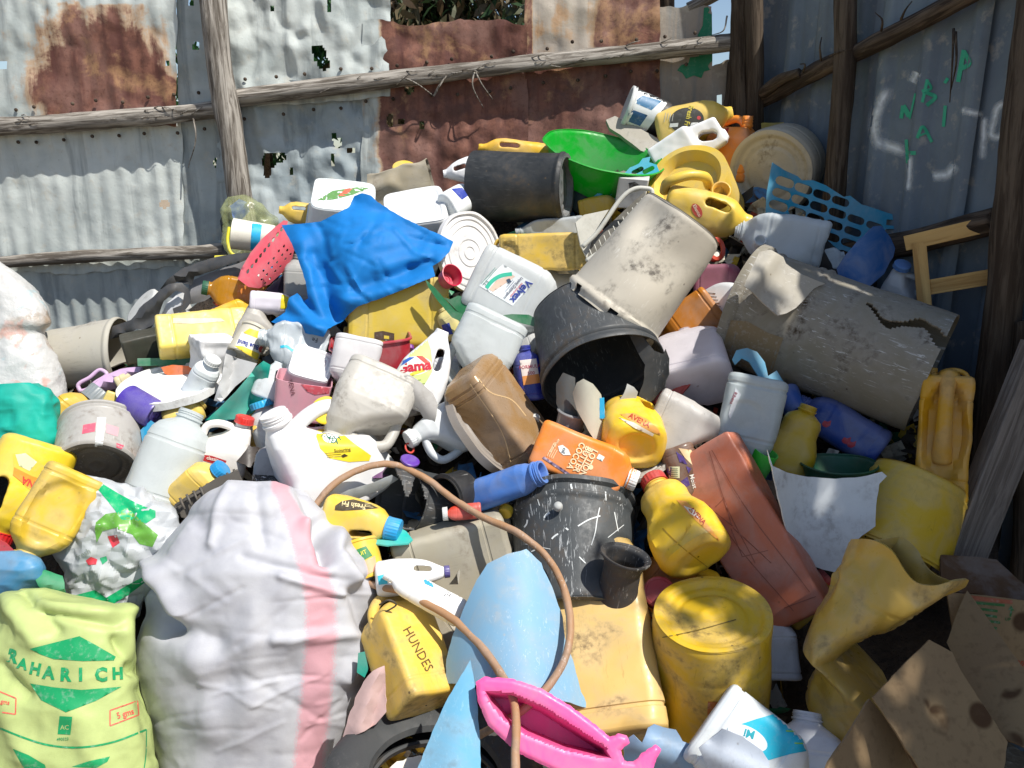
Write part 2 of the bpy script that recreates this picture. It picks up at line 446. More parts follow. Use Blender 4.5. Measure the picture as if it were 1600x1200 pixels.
def stroke(pts, wd):
    pts = smoothpath(np.array(pts, float), max(6, len(pts) * 4)) if len(pts) > 2 else np.array(pts, float)
    t = np.gradient(pts, axis=0); t /= np.linalg.norm(t, axis=1)[:, None]; nn = np.stack([-t[:, 1], t[:, 0]], 1) * wd / 2
    return [tuple(p) for p in pts + nn] + [tuple(p) for p in (pts - nn)[::-1]]

def fineprint(parent, bvh, x, y, rot, n, l, gap=3., col='#5a5a5a'):
    """lines of print too small to read"""
    r = rad(rot); ux, uy = math.cos(r), math.sin(r); rr = np.random.default_rng(int(x * 7 + y))
    for i in range(n):
        li = l * rr.uniform(.5, 1); cx, cy = x - uy * gap * i, y + ux * gap * i
        decal(parent, bvh, [stroke([(cx, cy), (cx + ux * li, cy + uy * li)], .8)], ink(col, .5), 'print', 4, .0026)
def sheet(name, label, cat, poly, mat, d=None, off=0., gx=0., gy=0., bend=None, th=.003, step=9, holes=(), jag=0., group=None, seed=0, part_of=None, smooth=True):
    """a curved piece of sheet with real thickness; d depth of its middle, gx/gy metres of depth per photo pixel"""
    V2, F = fill(poly, step, holes, jag, seed); c = np.mean(np.array(poly, float), 0)
    d0 = D(c[0], c[1]) + off if d is None else d
    dep = d0 + gx * (V2[:, 0] - c[0]) + gy * (V2[:, 1] - c[1])
    if bend: dep = dep - bend(V2)
    W = P(V2[:, 0], V2[:, 1], dep); o0 = W.mean(0)
    if part_of is not None:
        Mi = np.array(part_of.matrix_world.inverted()); W = W @ Mi[:3, :3].T + Mi[:3, 3]
        return link(name, thick(W, F, th, mat, None, smooth), part_of)
    o = link(name, thick(W - o0, F, th, mat, None, smooth), None, Matrix.Translation(Vector(o0)))
    return tag(o, label, cat, group)
# ------------------------------------------------------------------ builders of the kinds of things in the heap
def rg(L, W, Dd, rows):
    ts = np.array([r[0] for r in rows]); out = []
    tt = np.unique(np.r_[ts, np.linspace(ts[0], ts[-1], 26)])
    cols = [np.interp(tt, ts, [(r[k] if len(r) > k else 0) for r in rows]) for k in (1, 2, 3, 4, 5)]
    for t, a, b, n, xo, yo in zip(tt, *cols): out.append((t * L, max(a * W, 1e-4), max(b * Dd, 1e-4), n, xo * W, yo * Dd))
    return out
def neckring(L, W, t0, t1, r, xo=0, lip=True):
    R = [(t0 * L, r * 1.0, r * 1.0, 2, xo * W), ((t0 + (t1 - t0) * .25) * L, r, r, 2, xo * W)]
    if lip: R += [((t0 + (t1 - t0) * .32) * L, r * 1.14, r * 1.14, 2, xo * W), ((t0 + (t1 - t0) * .45) * L, r * 1.14, r * 1.14, 2, xo * W), ((t0 + (t1 - t0) * .52) * L, r, r, 2, xo * W)]
    R += [(t1 * L, r, r, 2, xo * W)]
    return loft(R, 28)
def st_oil(L, W, Dd):          # cooking-oil bottle: broad shoulders, grip hole in the upper side
    rn = .17 * W
    b = loft(rg(L, W, Dd, [(0, .36, .34, 2.6), (.012, .43, .42, 2.7), (.05, .49, .49, 2.8), (.2, .5, .5, 2.8), (.5, .5, .5, 2.7), (.66, .48, .47, 2.5), (.78, .41, .41, 2.3), (.86, .28, .32, 2.1), (.9, .19, .25, 2)]))
    return [b, neckring(L, W, .84, 1, rn)], [prism(stadium((.25 * W, .48 * L), (.2 * W, .69 * L), .085 * W), -Dd, Dd)], (0, L, rn)
def st_jug(L, W, Dd):          # milk jug: square body, sloping shoulder, tubular handle
    rn = .14 * W
    b = loft(rg(L, W, Dd, [(0, .40, .38, 4.1), (.015, .46, .45, 4.1), (.05, .5, .5, 4.1), (.42, .5, .5, 4.1), (.5, .45, .49, 4, -.02), (.62, .31, .45, 3.5, -.15), (.74, .22, .36, 2.8, -.23), (.84, .17, .24, 2.2, -.25), (.88, .14, .16, 2, -.25)]))
    h = tube(smoothpath([(-.2 * W, 0, .78 * L), (.05 * W, 0, .835 * L), (.28 * W, 0, .82 * L), (.405 * W, 0, .74 * L), (.425 * W, 0, .58 * L), (.41 * W, 0, .42 * L)], 28), .08 * W, 14); h = (h[0] * np.array([1, 1.25, 1]), h[1])
    return [b, h, neckring(L, W, .84, 1, rn, -.25)], [], (-.25 * W, L, rn)
def st_jerry(L, W, Dd):        # box-shaped jerrycan: spout at one end, bridge handle at the other
    rn = .12 * W
    b = loft(rg(L, W, Dd, [(0, .44, .42, 7), (.012, .48, .47, 7), (.04, .5, .5, 7), (.66, .5, .5, 7), (.72, .47, .46, 6), (.79, .38, .36, 5, -.05), (.82, .30, .30, 4, -.08)]))
    h = tube(smoothpath([(-.22 * W, 0, .76 * L), (-.2 * W, 0, .9 * L), (-.08 * W, 0, .95 * L), (.12 * W, 0, .92 * L), (.36 * W, 0, .8 * L), (.42 * W, 0, .66 * L)], 26), .085 * W, 14)
    return [b, h, neckring(L, W, .78, 1, rn, -.3)], [], (-.3 * W, L, rn)
def st_block(L, W, Dd):        # big flat-sided jerrycan lying about, grip recess along the top
    rn = .11 * W
    b = loft(rg(L, W, Dd, [(0, .45, .44, 8), (.01, .485, .48, 8), (.03, .5, .5, 8), (.90, .5, .5, 8), (.95, .47, .47, 7), (.965, .42, .42, 6)]))
    h = tube(smoothpath([(-.12 * W, 0, .92 * L), (-.08 * W, 0, 1.0 * L), (.1 * W, 0, 1.015 * L), (.3 * W, 0, 1.0 * L), (.36 * W, 0, .92 * L)], 24), .06 * W, 12)
    return [b, h, neckring(L, W, .94, 1.03, rn, -.32)], [], (-.32 * W, 1.03 * L, rn)
def st_det(L, W, Dd):          # detergent bottle: teardrop body, grip hole below the neck
    rn = .14 * W
    b = loft(rg(L, W, Dd, [(0, .38, .36, 2.8), (.015, .44, .44, 3), (.05, .49, .5, 3), (.3, .5, .5, 3), (.5, .46, .48, 2.8, .0), (.68, .36, .44, 2.5, .02), (.80, .27, .38, 2.3, .02), (.9, .18, .26, 2)]))
    return [b, neckring(L, W, .86, 1, rn)], [prism(stadium((.17 * W, .56 * L), (.12 * W, .74 * L), .075 * W), -Dd, Dd)], (0, L, rn)
def st_plain(L, W, Dd):        # rounded-square bottle without a handle
    rn = .19 * W
    b = loft(rg(L, W, Dd, [(0, .42, .40, 4.3), (.012, .47, .46, 4.4), (.04, .5, .5, 4.4), (.09, .5, .5, 4.4), (.10, .49, .488, 4.4), (.12, .49, .488, 4.4), (.13, .5, .5, 4.4), (.64, .5, .5, 4.4), (.70, .48, .48, 4.3), (.80, .38, .40, 4.2), (.86, .26, .28, 3), (.9, .2, .22, 2)]))
    return [b, neckring(L, W, .86, 1, rn)], [], (0, L, rn)
def st_flask(L, W, Dd):        # flat-fronted lotion bottle
    rn = .2 * W
    b = loft(rg(L, W, Dd, [(0, .42, .40, 5), (.012, .47, .46, 5), (.04, .5, .5, 5), (.70, .49, .5, 5), (.80, .45, .46, 4), (.88, .34, .36, 3), (.91, .24, .26, 2.2)]))
    return [b, neckring(L, W, .88, .97, rn)], [], (0, .97 * L, rn)
def st_round(L, W, Dd):        # round bottle
    rn = .2 * W
    b = loft(rg(L, W, Dd, [(0, .40, .40, 2), (.015, .46, .46, 2), (.05, .5, .5, 2), (.68, .5, .5, 2), (.8, .44, .44, 2), (.87, .3, .3, 2), (.9, .22, .22, 2)]))
    return [b, neckring(L, W, .86, 1, rn)], [], (0, L, rn)
def st_pear(L, W, Dd):         # waisted bottle
    rn = .16 * W
    b = loft(rg(L, W, Dd, [(0, .36, .36, 2.4), (.02, .44, .44, 2.5), (.07, .49, .5, 2.5), (.3, .5, .5, 2.5), (.46, .45, .46, 2.4), (.6, .36, .4, 2.2), (.72, .36, .38, 2.2), (.82, .33, .34, 2.1), (.9, .2, .22, 2)]))
    return [b, neckring(L, W, .86, 1, rn)], [], (0, L, rn)
def st_slab(L, W, Dd):         # rectangular can with a square grip cut through the top
    rn = .13 * W
    b = loft(rg(L, W, Dd, [(0, .46, .44, 8), (.012, .49, .48, 8), (.03, .5, .5, 8), (.56, .5, .5, 8), (.60, .47, .44, 7), (.64, .42, .36, 6, .02), (.95, .36, .33, 6, .05), (.985, .32, .28, 5, .05)]))
    return [b, neckring(L, W, .92, 1.02, rn, .22)], [prism(stadium((-.02 * W, .72 * L), (.1 * W, .84 * L), .12 * W, 3), -Dd, Dd)], (.22 * W, 1.02 * L, rn)
STY = dict(oil=st_oil, jug=st_jug, jerry=st_jerry, block=st_block, det=st_det, plain=st_plain, flask=st_flask, round=st_round, pear=st_pear, slab=st_slab)

def rring(z, a, b, n, xo=0, yo=0):
    """one ring of 64 points: rounded rectangle whose corner radius follows n (2 = round)"""
    k = float(np.interp(n, [2, 2.5, 3, 4, 4.4, 5, 8, 14], [1, .86, .68, .47, .40, .34, .20, .12])); q = min(a, b) * k; hx, hy = a - q, b - q; P_ = []
    for e, (ux, uy) in enumerate(((1, 1), (-1, 1), (-1, -1), (1, -1))):
        an = np.linspace(0, np.pi / 2, 8) + e * np.pi / 2; arc = np.stack([ux * hx + q * np.cos(an), uy * hy + q * np.sin(an)], 1); P_.append(arc)
        nx = ((-1, 1), (-1, -1), (1, -1), (1, 1))[e]; an2 = (e + 1) * np.pi / 2; nxt = np.array([nx[0] * hx + q * math.cos(an2), nx[1] * hy + q * math.sin(an2)])
        P_.append(arc[-1] + (nxt - arc[-1]) * (np.arange(1, 9) / 9)[:, None])
    p = np.concatenate(P_); return np.column_stack([xo + p[:, 0], yo + p[:, 1], np.full(64, z)])
def skin(rings, inner=None):
    """closed skin through rings; inner = depth of an open mouth"""
    r0 = rings[0]; bot = [(r0[0], r0[1] * s, r0[2] * s, r0[3], *r0[4:]) for s in (.04, .3, .5, .68, .85)]; top = rings[-1]
    end = [(top[0] + (0 if inner is None else e), top[1] * s, top[2] * s, top[3], *top[4:]) for s, e in (((.96, 0), (.6, 0), (.04, 0)) if inner is None else ((.97, .0), (.82, .0), (.78, -.002), (.78, -inner), (.04, -inner)))]
    R = bot + list(rings) + end; V = np.concatenate([rring(*r) for r in R]); F = []
    for i in range(len(R) - 1):
        for j in range(64): k = (j + 1) % 64; F.append((i * 64 + j, i * 64 + k, (i + 1) * 64 + k, (i + 1) * 64 + j))
    return V, F
def fine(L, W, Dd, rows, n=46):
    ts = np.array([r[0] for r in rows]); tt = np.unique(np.r_[ts, np.linspace(ts[0], ts[-1], n)]); cols = [np.interp(tt, ts, [(r[k] if len(r) > k else 0) for r in rows]) for k in (1, 2, 3, 4, 5)]
    return [(t * L, max(a * W, 1e-4), max(b_ * Dd, 1e-4), n_, xo * W, yo * Dd) for t, a, b_, n_, xo, yo in zip(tt, *cols)]
def neckr(L, W, t0, t1, r, xo=0):
    q = []
    for f, m in ((.0, 1), (.22, 1), (.26, 1.13), (.40, 1.13), (.44, 1), (.54, 1), (.57, 1.06), (.62, 1.06), (.65, 1), (.72, 1), (.75, 1.06), (.80, 1.06), (.83, 1), (1, 1)): q.append(((t0 + (t1 - t0) * f) * L, r * m, r * m, 2, xo * W, 0))
    return q
PLAIN = [(0, .42, .40, 4.3), (.006, .455, .445, 4.4), (.018, .485, .48, 4.4), (.04, .5, .5, 4.4), (.085, .5, .5, 4.4), (.095, .488, .486, 4.4), (.115, .488, .486, 4.4), (.125, .5, .5, 4.4), (.60, .5, .5, 4.4), (.612, .49, .488, 4.4), (.63, .49, .488, 4.4), (.642, .498, .498, 4.4), (.69, .48, .48, 4.2), (.77, .41, .42, 3.6), (.84, .29, .31, 2.8), (.885, .21, .22, 2)]
ROUND = [(0, .41, .41, 2), (.008, .45, .45, 2), (.025, .485, .485, 2), (.05, .5, .5, 2), (.1, .5, .5, 2), (.11, .487, .487, 2), (.125, .487, .487, 2), (.135, .5, .5, 2), (.62, .5, .5, 2), (.63, .487, .487, 2), (.65, .487, .487, 2), (.66, .498, .498, 2), (.74, .47, .47, 2), (.81, .4, .4, 2), (.86, .29, .29, 2), (.885, .215, .215, 2)]
def direct(style, L, W, Dd):
    """crisp-edged containers: rings of the body and neck, plus handles as parts of their own"""
    ex = []
    if style in ('plain', 'round', 'pear', 'flask', 'wide'):
        rows, rk, t0, t1 = dict(plain=(PLAIN, .19, .885, 1), round=(ROUND, .2, .885, 1),
            pear=([(0, .37, .37, 2.4), (.01, .42, .42, 2.5), (.035, .475, .48, 2.5), (.08, .497, .5, 2.5), (.3, .5, .5, 2.5), (.4, .475, .485, 2.4), (.5, .42, .44, 2.3), (.58, .37, .40, 2.2), (.66, .355, .385, 2.2), (.74, .36, .38, 2.2), (.82, .32, .33, 2.1), (.87, .22, .24, 2), (.89, .165, .17, 2)], .16, .89, 1),
            flask=([(0, .43, .41, 5), (.008, .465, .45, 5), (.025, .492, .485, 5), (.045, .5, .5, 5), (.70, .495, .5, 5), (.715, .485, .47, 5), (.80, .455, .45, 4.2), (.86, .37, .37, 3.2), (.895, .25, .26, 2.2)], .2, .895, .97),
            wide=([(0, .41, .41, 2.2), (.02, .47, .47, 2.2), (.05, .5, .5, 2.2), (.7, .5, .5, 2.2), (.8, .45, .45, 2), (.86, .38, .38, 2)], .36, .86, 1))[style]
        rn = rk * W; return fine(L, W, Dd, rows) + neckr(L, W, t0, t1, rn)[1:], ex, (0, t1 * L, rn)
    if style == 'tray':
        return fine(L, W, Dd, [(0, .44, .38, 9), (.004, .47, .44, 9), (.012, .495, .485, 9), (.025, .5, .5, 9), (.975, .5, .5, 9), (.988, .495, .485, 9), (.996, .47, .44, 9), (1, .44, .38, 9)]), ex, (0, L, .1 * W)
    if style == 'can':
        return fine(L, W, Dd, [(0, .45, .44, 6), (.006, .475, .47, 6), (.02, .495, .493, 6), (.04, .5, .5, 6), (.10, .5, .5, 6), (.105, .488, .485, 6), (.12, .488, .485, 6), (.125, .5, .5, 6), (.80, .5, .5, 6), (.807, .485, .48, 6), (.825, .485, .48, 6), (.832, .497, .497, 6), (.87, .49, .49, 6), (.878, .475, .47, 6), (.895, .475, .47, 6), (.90, .48, .48, 6), (.96, .45, .44, 6), (1, .36, .34, 6)]), ex, (0, L, .1 * W)
    if style == 'block':
        rn = .11 * W; R = fine(L, W, Dd, [(0, .46, .45, 8), (.006, .48, .475, 8), (.02, .497, .495, 8), (.035, .5, .5, 8), (.15, .5, .5, 8), (.158, .49, .49, 8), (.17, .49, .49, 8), (.178, .5, .5, 8), (.76, .5, .5, 8), (.768, .49, .49, 8), (.78, .49, .49, 8), (.788, .5, .5, 8), (.91, .5, .5, 8), (.945, .48, .475, 8), (.96, .45, .44, 8), (.965, .42, .41, 8)])
        ex.append(('handle', *tube(smoothpath([(-.12 * W, 0, .93 * L), (-.10 * W, 0, .985 * L), (-.02 * W, 0, 1.01 * L), (.24 * W, 0, 1.01 * L), (.34 * W, 0, .985 * L), (.36 * W, 0, .93 * L)], 24), .055 * W, 12)))
        ex.append(('spout', *skin(neckr(L, W, .95, 1.03, rn, -.32)))); return R, ex, (-.32 * W, 1.03 * L, rn)
    if style == 'jerry':
        rn = .12 * W; R = fine(L, W, Dd, [(0, .45, .43, 7), (.006, .475, .465, 7), (.02, .495, .49, 7), (.04, .5, .5, 7), (.12, .5, .5, 7), (.13, .49, .488, 7), (.145, .49, .488, 7), (.155, .5, .5, 7), (.66, .5, .5, 7), (.70, .485, .48, 7), (.76, .42, .41, 6, -.02), (.81, .32, .33, 5, -.07), (.83, .27, .28, 4.4, -.09)])
        ex.append(('handle', *tube(smoothpath([(-.24 * W, 0, .76 * L), (-.21 * W, 0, .9 * L), (-.08 * W, 0, .95 * L), (.12 * W, 0, .92 * L), (.36 * W, 0, .8 * L), (.42 * W, 0, .66 * L)], 26), .085 * W, 14)))
        ex.append(('spout', *skin(neckr(L, W, .78, 1, rn, -.3)))); return R, ex, (-.3 * W, L, rn)
    if style == 'jug':
        rn = .14 * W; R = fine(L, W, Dd, [(0, .41, .39, 4.3), (.008, .455, .445, 4.4), (.025, .49, .485, 4.4), (.05, .5, .5, 4.4), (.10, .5, .5, 4.4), (.11, .49, .488, 4.4), (.13, .49, .488, 4.4), (.14, .5, .5, 4.4), (.42, .5, .5, 4.4), (.47, .48, .495, 4.2, -.005), (.56, .385, .47, 4, -.085), (.66, .27, .42, 3.4, -.18), (.76, .205, .33, 2.8, -.235), (.84, .165, .22, 2.2, -.25), (.875, .145, .15, 2, -.25)]) + neckr(L, W, .875, 1, rn, -.25)[1:]
        h = tube(smoothpath([(-.22 * W, 0, .76 * L), (.0, 0, .825 * L), (.24 * W, 0, .825 * L), (.385 * W, 0, .76 * L), (.425 * W, 0, .6 * L), (.41 * W, 0, .42 * L)], 30), .075 * W, 14); ex.append(('handle', h[0] * np.array([1, 1.3, 1]), h[1])); return R, ex, (-.25 * W, L, rn)
    return None
def capmesh(r, h, kn=22):
    seg = kn * 4; V, F = lathe([(0, h), (r * .8, h), (r * .93, h * .985), (r, h * .9), (r, h * .12), (r * 1.03, h * .1), (r * 1.03, 0), (0, 0)], seg)
    V = V.reshape(-1, seg, 3).copy(); k = (np.arange(seg) % 4 < 2)
    for i in (3, 4): V[i, k, :2] *= .965
    return V.reshape(-1, 3), F
BODY = {}
def bottle(name, label, cat, p0, p1, W, style='oil', col='#e2bd3a', Dp=None, tilt=0, roll=0, off=.03, L=None, flip=False, cap=None, mouth=False,
           dents=(), dirt=.3, trans=0., crum=.0011, vox=None, group=None, rough=.38, d=None, scr=0., mat=None, capk=1.22, caph=None):
    fr = Fr(p0, p1, tilt, roll, off, L, d); s = fr.s; Lm = fr.L; Wm = W * s; Dm = Dp * s if Dp else Wm * .72
    dr_ = direct(style, Lm, Wm, Dm); extra = []
    if dr_:
        R, extra, nk = dr_; V, F = skin(R, .09 * Lm if mouth and style in ('plain', 'round', 'wide', 'flask', 'pear') else None)
    else:
        adds, holes, nk = STY[style](Lm, Wm, Dm)
        if mouth: holes = list(holes) + [(lambda vf: (vf[0] + np.array([nk[0], 0, 0]), vf[1]))(loft([(nk[1] - .11 * Lm, nk[2] * .76, nk[2] * .76, 2), (nk[1] + .05 * Lm, nk[2] * .76, nk[2] * .76, 2)], 24))]
        V, F = solid(adds, holes, vox or float(np.clip(Lm / 66, .0024, .006)), 3)
    for (cx, cz, rx, rz, dp, side) in dents:
        if side == 'f': q = np.hypot((V[:, 0] / Wm - cx) / rx, (V[:, 2] / Lm - cz) / rz); m = sstep(1.12, .84, q) * sstep(.15 * Dm, -.2 * Dm, V[:, 1]); V[:, 1] += m * dp * Dm
        if side == 'b': q = np.hypot((V[:, 0] / Wm - cx) / rx, (V[:, 1] / Dm - cz) / rz); m = sstep(1.12, .84, q) * sstep(.12 * Lm, .02 * Lm, V[:, 2]); V[:, 2] += m * dp * Lm
    if flip:
        V[:, 0] *= -1; F = [f[::-1] for f in F]; extra = [(n_, v_ * np.array([-1, 1, 1]), [f[::-1] for f in f_]) for n_, v_, f_ in extra]
    sd = int(abs(p0[0] * 7 + p0[1] * 3)) % 991
    if crum: V = V + crum * 3 * np.stack([vnoise(V / .07, sd + i) for i in range(3)], 1) * np.array([1, 1, .5]) + crum * .8 * np.stack([vnoise(V / .022, sd + 9 + i) for i in range(3)], 1)
    m = mat or plastic(col, rough, dirt, trans, scr)
    r = root(name, label, cat, fr.M, group); b = link('body', sharp(mesh(V, F, True, m), 38) if dr_ else mesh(V, F, True, m), r)
    for n_, v_, f_ in extra: link(n_, mesh(v_, f_, True, m), r)
    if cap:
        h = caph * Lm if caph else max(.014, nk[2] * .95); cv, cf = capmesh(nk[2] * capk, h); cv = cv + np.array([nk[0] * (-1 if flip else 1), 0, nk[1] - h * .7])
        link('cap', sharp(mesh(cv, cf, True, plastic(cap, .35, .15)), 40), r)
    r['_b'] = 0; BODY[r.name] = b; del r['_b']
    return r, b
def bv(rb): return bvh_of(rb[1])

def bucket(name, label, cat, pb, pt, Wb, Wt, mat, tilt=0, roll=0, off=.05, L=None, d=None, ribs=(), th=.003, tear=None, deform=None, openk=True, recess=.03,
           basemat=None, toprec=0., group=None, seg=72, nz=56, handle=None, base=True, sq=2.0, prof=None):
    """pail, tub or drum: lathed wall with rim and ribs, recessed base, open at the end p_t"""
    fr = Fr(pb, pt, tilt, roll, off, L, d); s = fr.s; L = fr.L; rb, rt = Wb * s / 2, Wt * s / 2
    rows = []                                        # (r, z, t)
    if base:
        for k in np.linspace(0, 1, 26):
            z = recess * L * (1 - sstep(.80, .88, k)) + (.006 * math.exp(-((k - .62) / .035) ** 2) - .003 * math.exp(-((k - .2) / .06) ** 2)) * (recess > 0)
            rows.append((max(1e-4, k * rb * .985), z, -1))
    for t in np.linspace(0 if base else 0, 1, nz):
        r = rb + (rt - rb) * t if prof is None else np.interp(t, [p[0] for p in prof], [p[1] for p in prof]) * rt
        if base: r *= 1 - .035 * (1 - sstep(0, .04, t))
        for (c, a, wd) in ribs: r += a * s * sstep(wd * .5 + .012, wd * .5, abs(t - c))
        rows.append((r, t * L, t))
    if not openk:
        for k in np.linspace(1, 0, 14)[1:]: rows.append((max(1e-4, k * rt), L - toprec * L * (1 - sstep(.70, .82, k)), 2))
    tha = np.linspace(0, 2 * np.pi, seg, endpoint=False); c, sn = np.cos(tha), np.sin(tha)
    if sq != 2.0: c, sn = np.sign(c) * np.abs(c) ** (2 / sq), np.sign(sn) * np.abs(sn) ** (2 / sq)
    V = np.concatenate([np.stack([r * c, r * sn, np.full(seg, z)], 1) for r, z, t in rows]); F = []; MI = []
    for i in range(len(rows) - 1):
        tm = (rows[i][2] + rows[i + 1][2]) / 2
        for j in range(seg):
            k = (j + 1) % seg
            if tear and rows[i][2] >= 0 and tear((tha[j] + np.pi / seg), tm): continue
            F.append((i * seg + j, i * seg + k, (i + 1) * seg + k, (i + 1) * seg + j)); MI.append(1 if rows[i][2] < 0 else 0)
    sd = int(abs(pb[0] * 5 + pb[1])) % 977
    V = V + .004 * np.stack([vnoise(V / .11, sd + i) for i in range(3)], 1)
    if deform: V = deform(V, L, rb, rt)
    used = sorted({i for f in F for i in f}); mp = {u: i for i, u in enumerate(used)}; V = V[used]; F = [tuple(mp[i] for i in f) for f in F]
    r = root(name, label, cat, fr.M, group); b = link('shell', thick(V, F, th, [mat, basemat] if basemat else mat, MI if basemat else None), r)
    if handle:                                       # wire bail hanging at the rim
        col, ang, drop = handle; a = np.linspace(0, np.pi, 30); R = rt + .006
        pth = np.stack([R * np.cos(a), drop * L * np.sin(a) * math.cos(ang), (.94 * L) + drop * L * np.sin(a) * math.sin(ang)], 1)
        hv, hf = tube(pth, .0025, 8); link('handle', mesh(hv, hf, True, plastic(col, .4, .3)), r)
    BODY[r.name] = b; return r, b, fr
def disc(name, label, cat, c, W, H, ang, prof, mat, off=.0, d=None, group=None, seg=64, deform=None, th=None, sgn=1):
    """round lid: outline W wide, H high (foreshortened), face leaning along ang (deg, 0 = up in the photo)"""
    t = math.degrees(math.asin(min(.999, H / W))) * sgn; a = rad(ang); v = (math.sin(a), -math.cos(a))
    fr = Fr((c[0] - v[0], c[1] - v[1]), (c[0] + v[0], c[1] + v[1]), t, 0, off, .001, d); R = W * fr.s / 2
    V, F = lathe([(max(1e-4, r) * R, z * R) for r, z in prof], seg)
    sd = int(abs(c[0] * 3 + c[1])) % 900; V = V + .002 * np.stack([vnoise(V / .05, sd + i) for i in range(3)], 1)
    if deform: V = deform(V, R)
    me = thick(V, F, th, mat) if th else sharp(mesh(V, F, True, mat), 40)
    r = link(name, me, None, fr.M); return tag(r, label, cat, group)
LID = [(0, .03), (.12, .03), (.14, .05), (.18, .05), (.2, .03), (.3, .03), (.32, .05), (.36, .05), (.38, .03), (.62, .03), (.64, .055), (.68, .055), (.7, .03), (.78, .03), (.8, .06), (.85, .06), (.87, .03), (.93, .03), (.94, .09), (1, .09), (1, -.06), (.97, -.06), (.97, .0), (0, .0)]
FLAT = [(0, .06), (.85, .06), (.93, .055), (1, .0), (1, -.2), (.96, -.2), (.95, 0), (0, 0)]

def sack(name, label, cat, rows, mat, off=0., th=.8, d=None, wr=None, nz=150, seg=190, stripe=None, sq=2.3, gy=0., group=None):
    """stuffed sack or bag: skin lofted through rows (py, left px, right px), creased by wr(world points, u, v)"""
    rows = np.array(rows, float); py = np.linspace(rows[0, 0], rows[-1, 0], nz); xl = np.interp(py, rows[:, 0], rows[:, 1]); xr = np.interp(py, rows[:, 0], rows[:, 2])
    k = np.hanning(9); k /= k.sum()
    def sm(a): return np.convolve(np.pad(a, 4, mode='edge'), k, 'valid')
    xl, xr = sm(xl), sm(xr); cx = (xl + xr) / 2; hw = (xr - xl) / 2
    dm = (D(cx.mean(), py.mean()) + off) if d is None else d; dd = dm + gy * (py - py.mean())
    tha = np.linspace(0, 2 * np.pi, seg, endpoint=False); c, s = np.cos(tha), np.sin(tha); c = np.sign(c) * np.abs(c) ** (2 / sq); s = np.sign(s) * np.abs(s) ** (2 / sq)
    PX = cx[:, None] + hw[:, None] * c; PY = np.repeat(py[:, None], seg, 1)
    DEP = dd[:, None] - (hw * dm / FPX * th)[:, None] * s
    W = P(PX, PY, DEP); o0 = W.reshape(-1, 3).mean(0)
    du = np.roll(W, -1, 1) - np.roll(W, 1, 1); dv = np.gradient(W, axis=0); N = np.cross(du, dv); N /= np.linalg.norm(N, axis=2)[..., None] + 1e-9
    ctr = W.mean(1, keepdims=True)
    if ((W - ctr) * N).sum() < 0: N = -N
    U = np.repeat(tha[None], nz, 0); VV = np.repeat(np.linspace(0, 1, nz)[:, None], seg, 1)
    if wr: W = W + N * wr(W.reshape(-1, 3), U.ravel(), VV.ravel(), PX.ravel(), PY.ravel()).reshape(nz, seg)[..., None]
    V = W.reshape(-1, 3) - o0; F = []
    for i in range(nz - 1):
        for j in range(seg):
            q = (j + 1) % seg; F.append((i * seg + j, (i + 1) * seg + j, (i + 1) * seg + q, i * seg + q))
    V = np.concatenate([V, [V[:seg].mean(0)], [V[-seg:].mean(0)]]); a, b = len(V) - 2, len(V) - 1
    for j in range(seg):
        q = (j + 1) % seg; F.append((a, j, q)); F.append((b, (nz - 1) * seg + q, (nz - 1) * seg + j))
    me = mesh(V, F, True, mat)
    if stripe is not None:
        at = me.attributes.new('u', 'FLOAT', 'POINT'); uu = np.r_[stripe(PX.ravel(), PY.ravel()), 0, 0]; at.data.foreach_set('value', uu.astype(np.float32))
    o = link(name, me, None, Matrix.Translation(Vector(o0))); return tag(o, label, cat, group)

def single(name, label, cat, V, F, mat, M, group=None, smooth=True, sh=40):
    return tag(link(name, sharp(mesh(V, F, smooth, mat), sh), None, M), label, cat, group)
# ------------------------------------------------------------------ the setting: ground, fences, tree behind
def dirt_mat():
    k = NB('dirt'); co = k.coord(rnd=False); n = k.noise(co, 3, 6); n2 = k.noise(co, 40, 5)
    c = k.mix(n, '#6f5f4c', '#a39178'); c = k.mix(k.math('MULTIPLY', k.ramp(n2, .5, .7), .4), c, '#d0c4b0'); k.l(c, k.b.inputs['Base Color']); k.b.inputs['Roughness'].default_value = .95
    k.bump(n2, .6, .02); return k.m
V, F = [], []
gx = np.linspace(-60, 60, 41); gy = np.linspace(-30, 150, 61)
for y in gy:
    for x in gx: V.append((x, y, 0))
for i in range(60):
    for j in range(40): F.append((i * 41 + j, i * 41 + j + 1, (i + 1) * 41 + j + 1, (i + 1) * 41 + j))
g = link('ground', mesh(V, F, False, dirt_mat())); g['kind'] = 'structure'

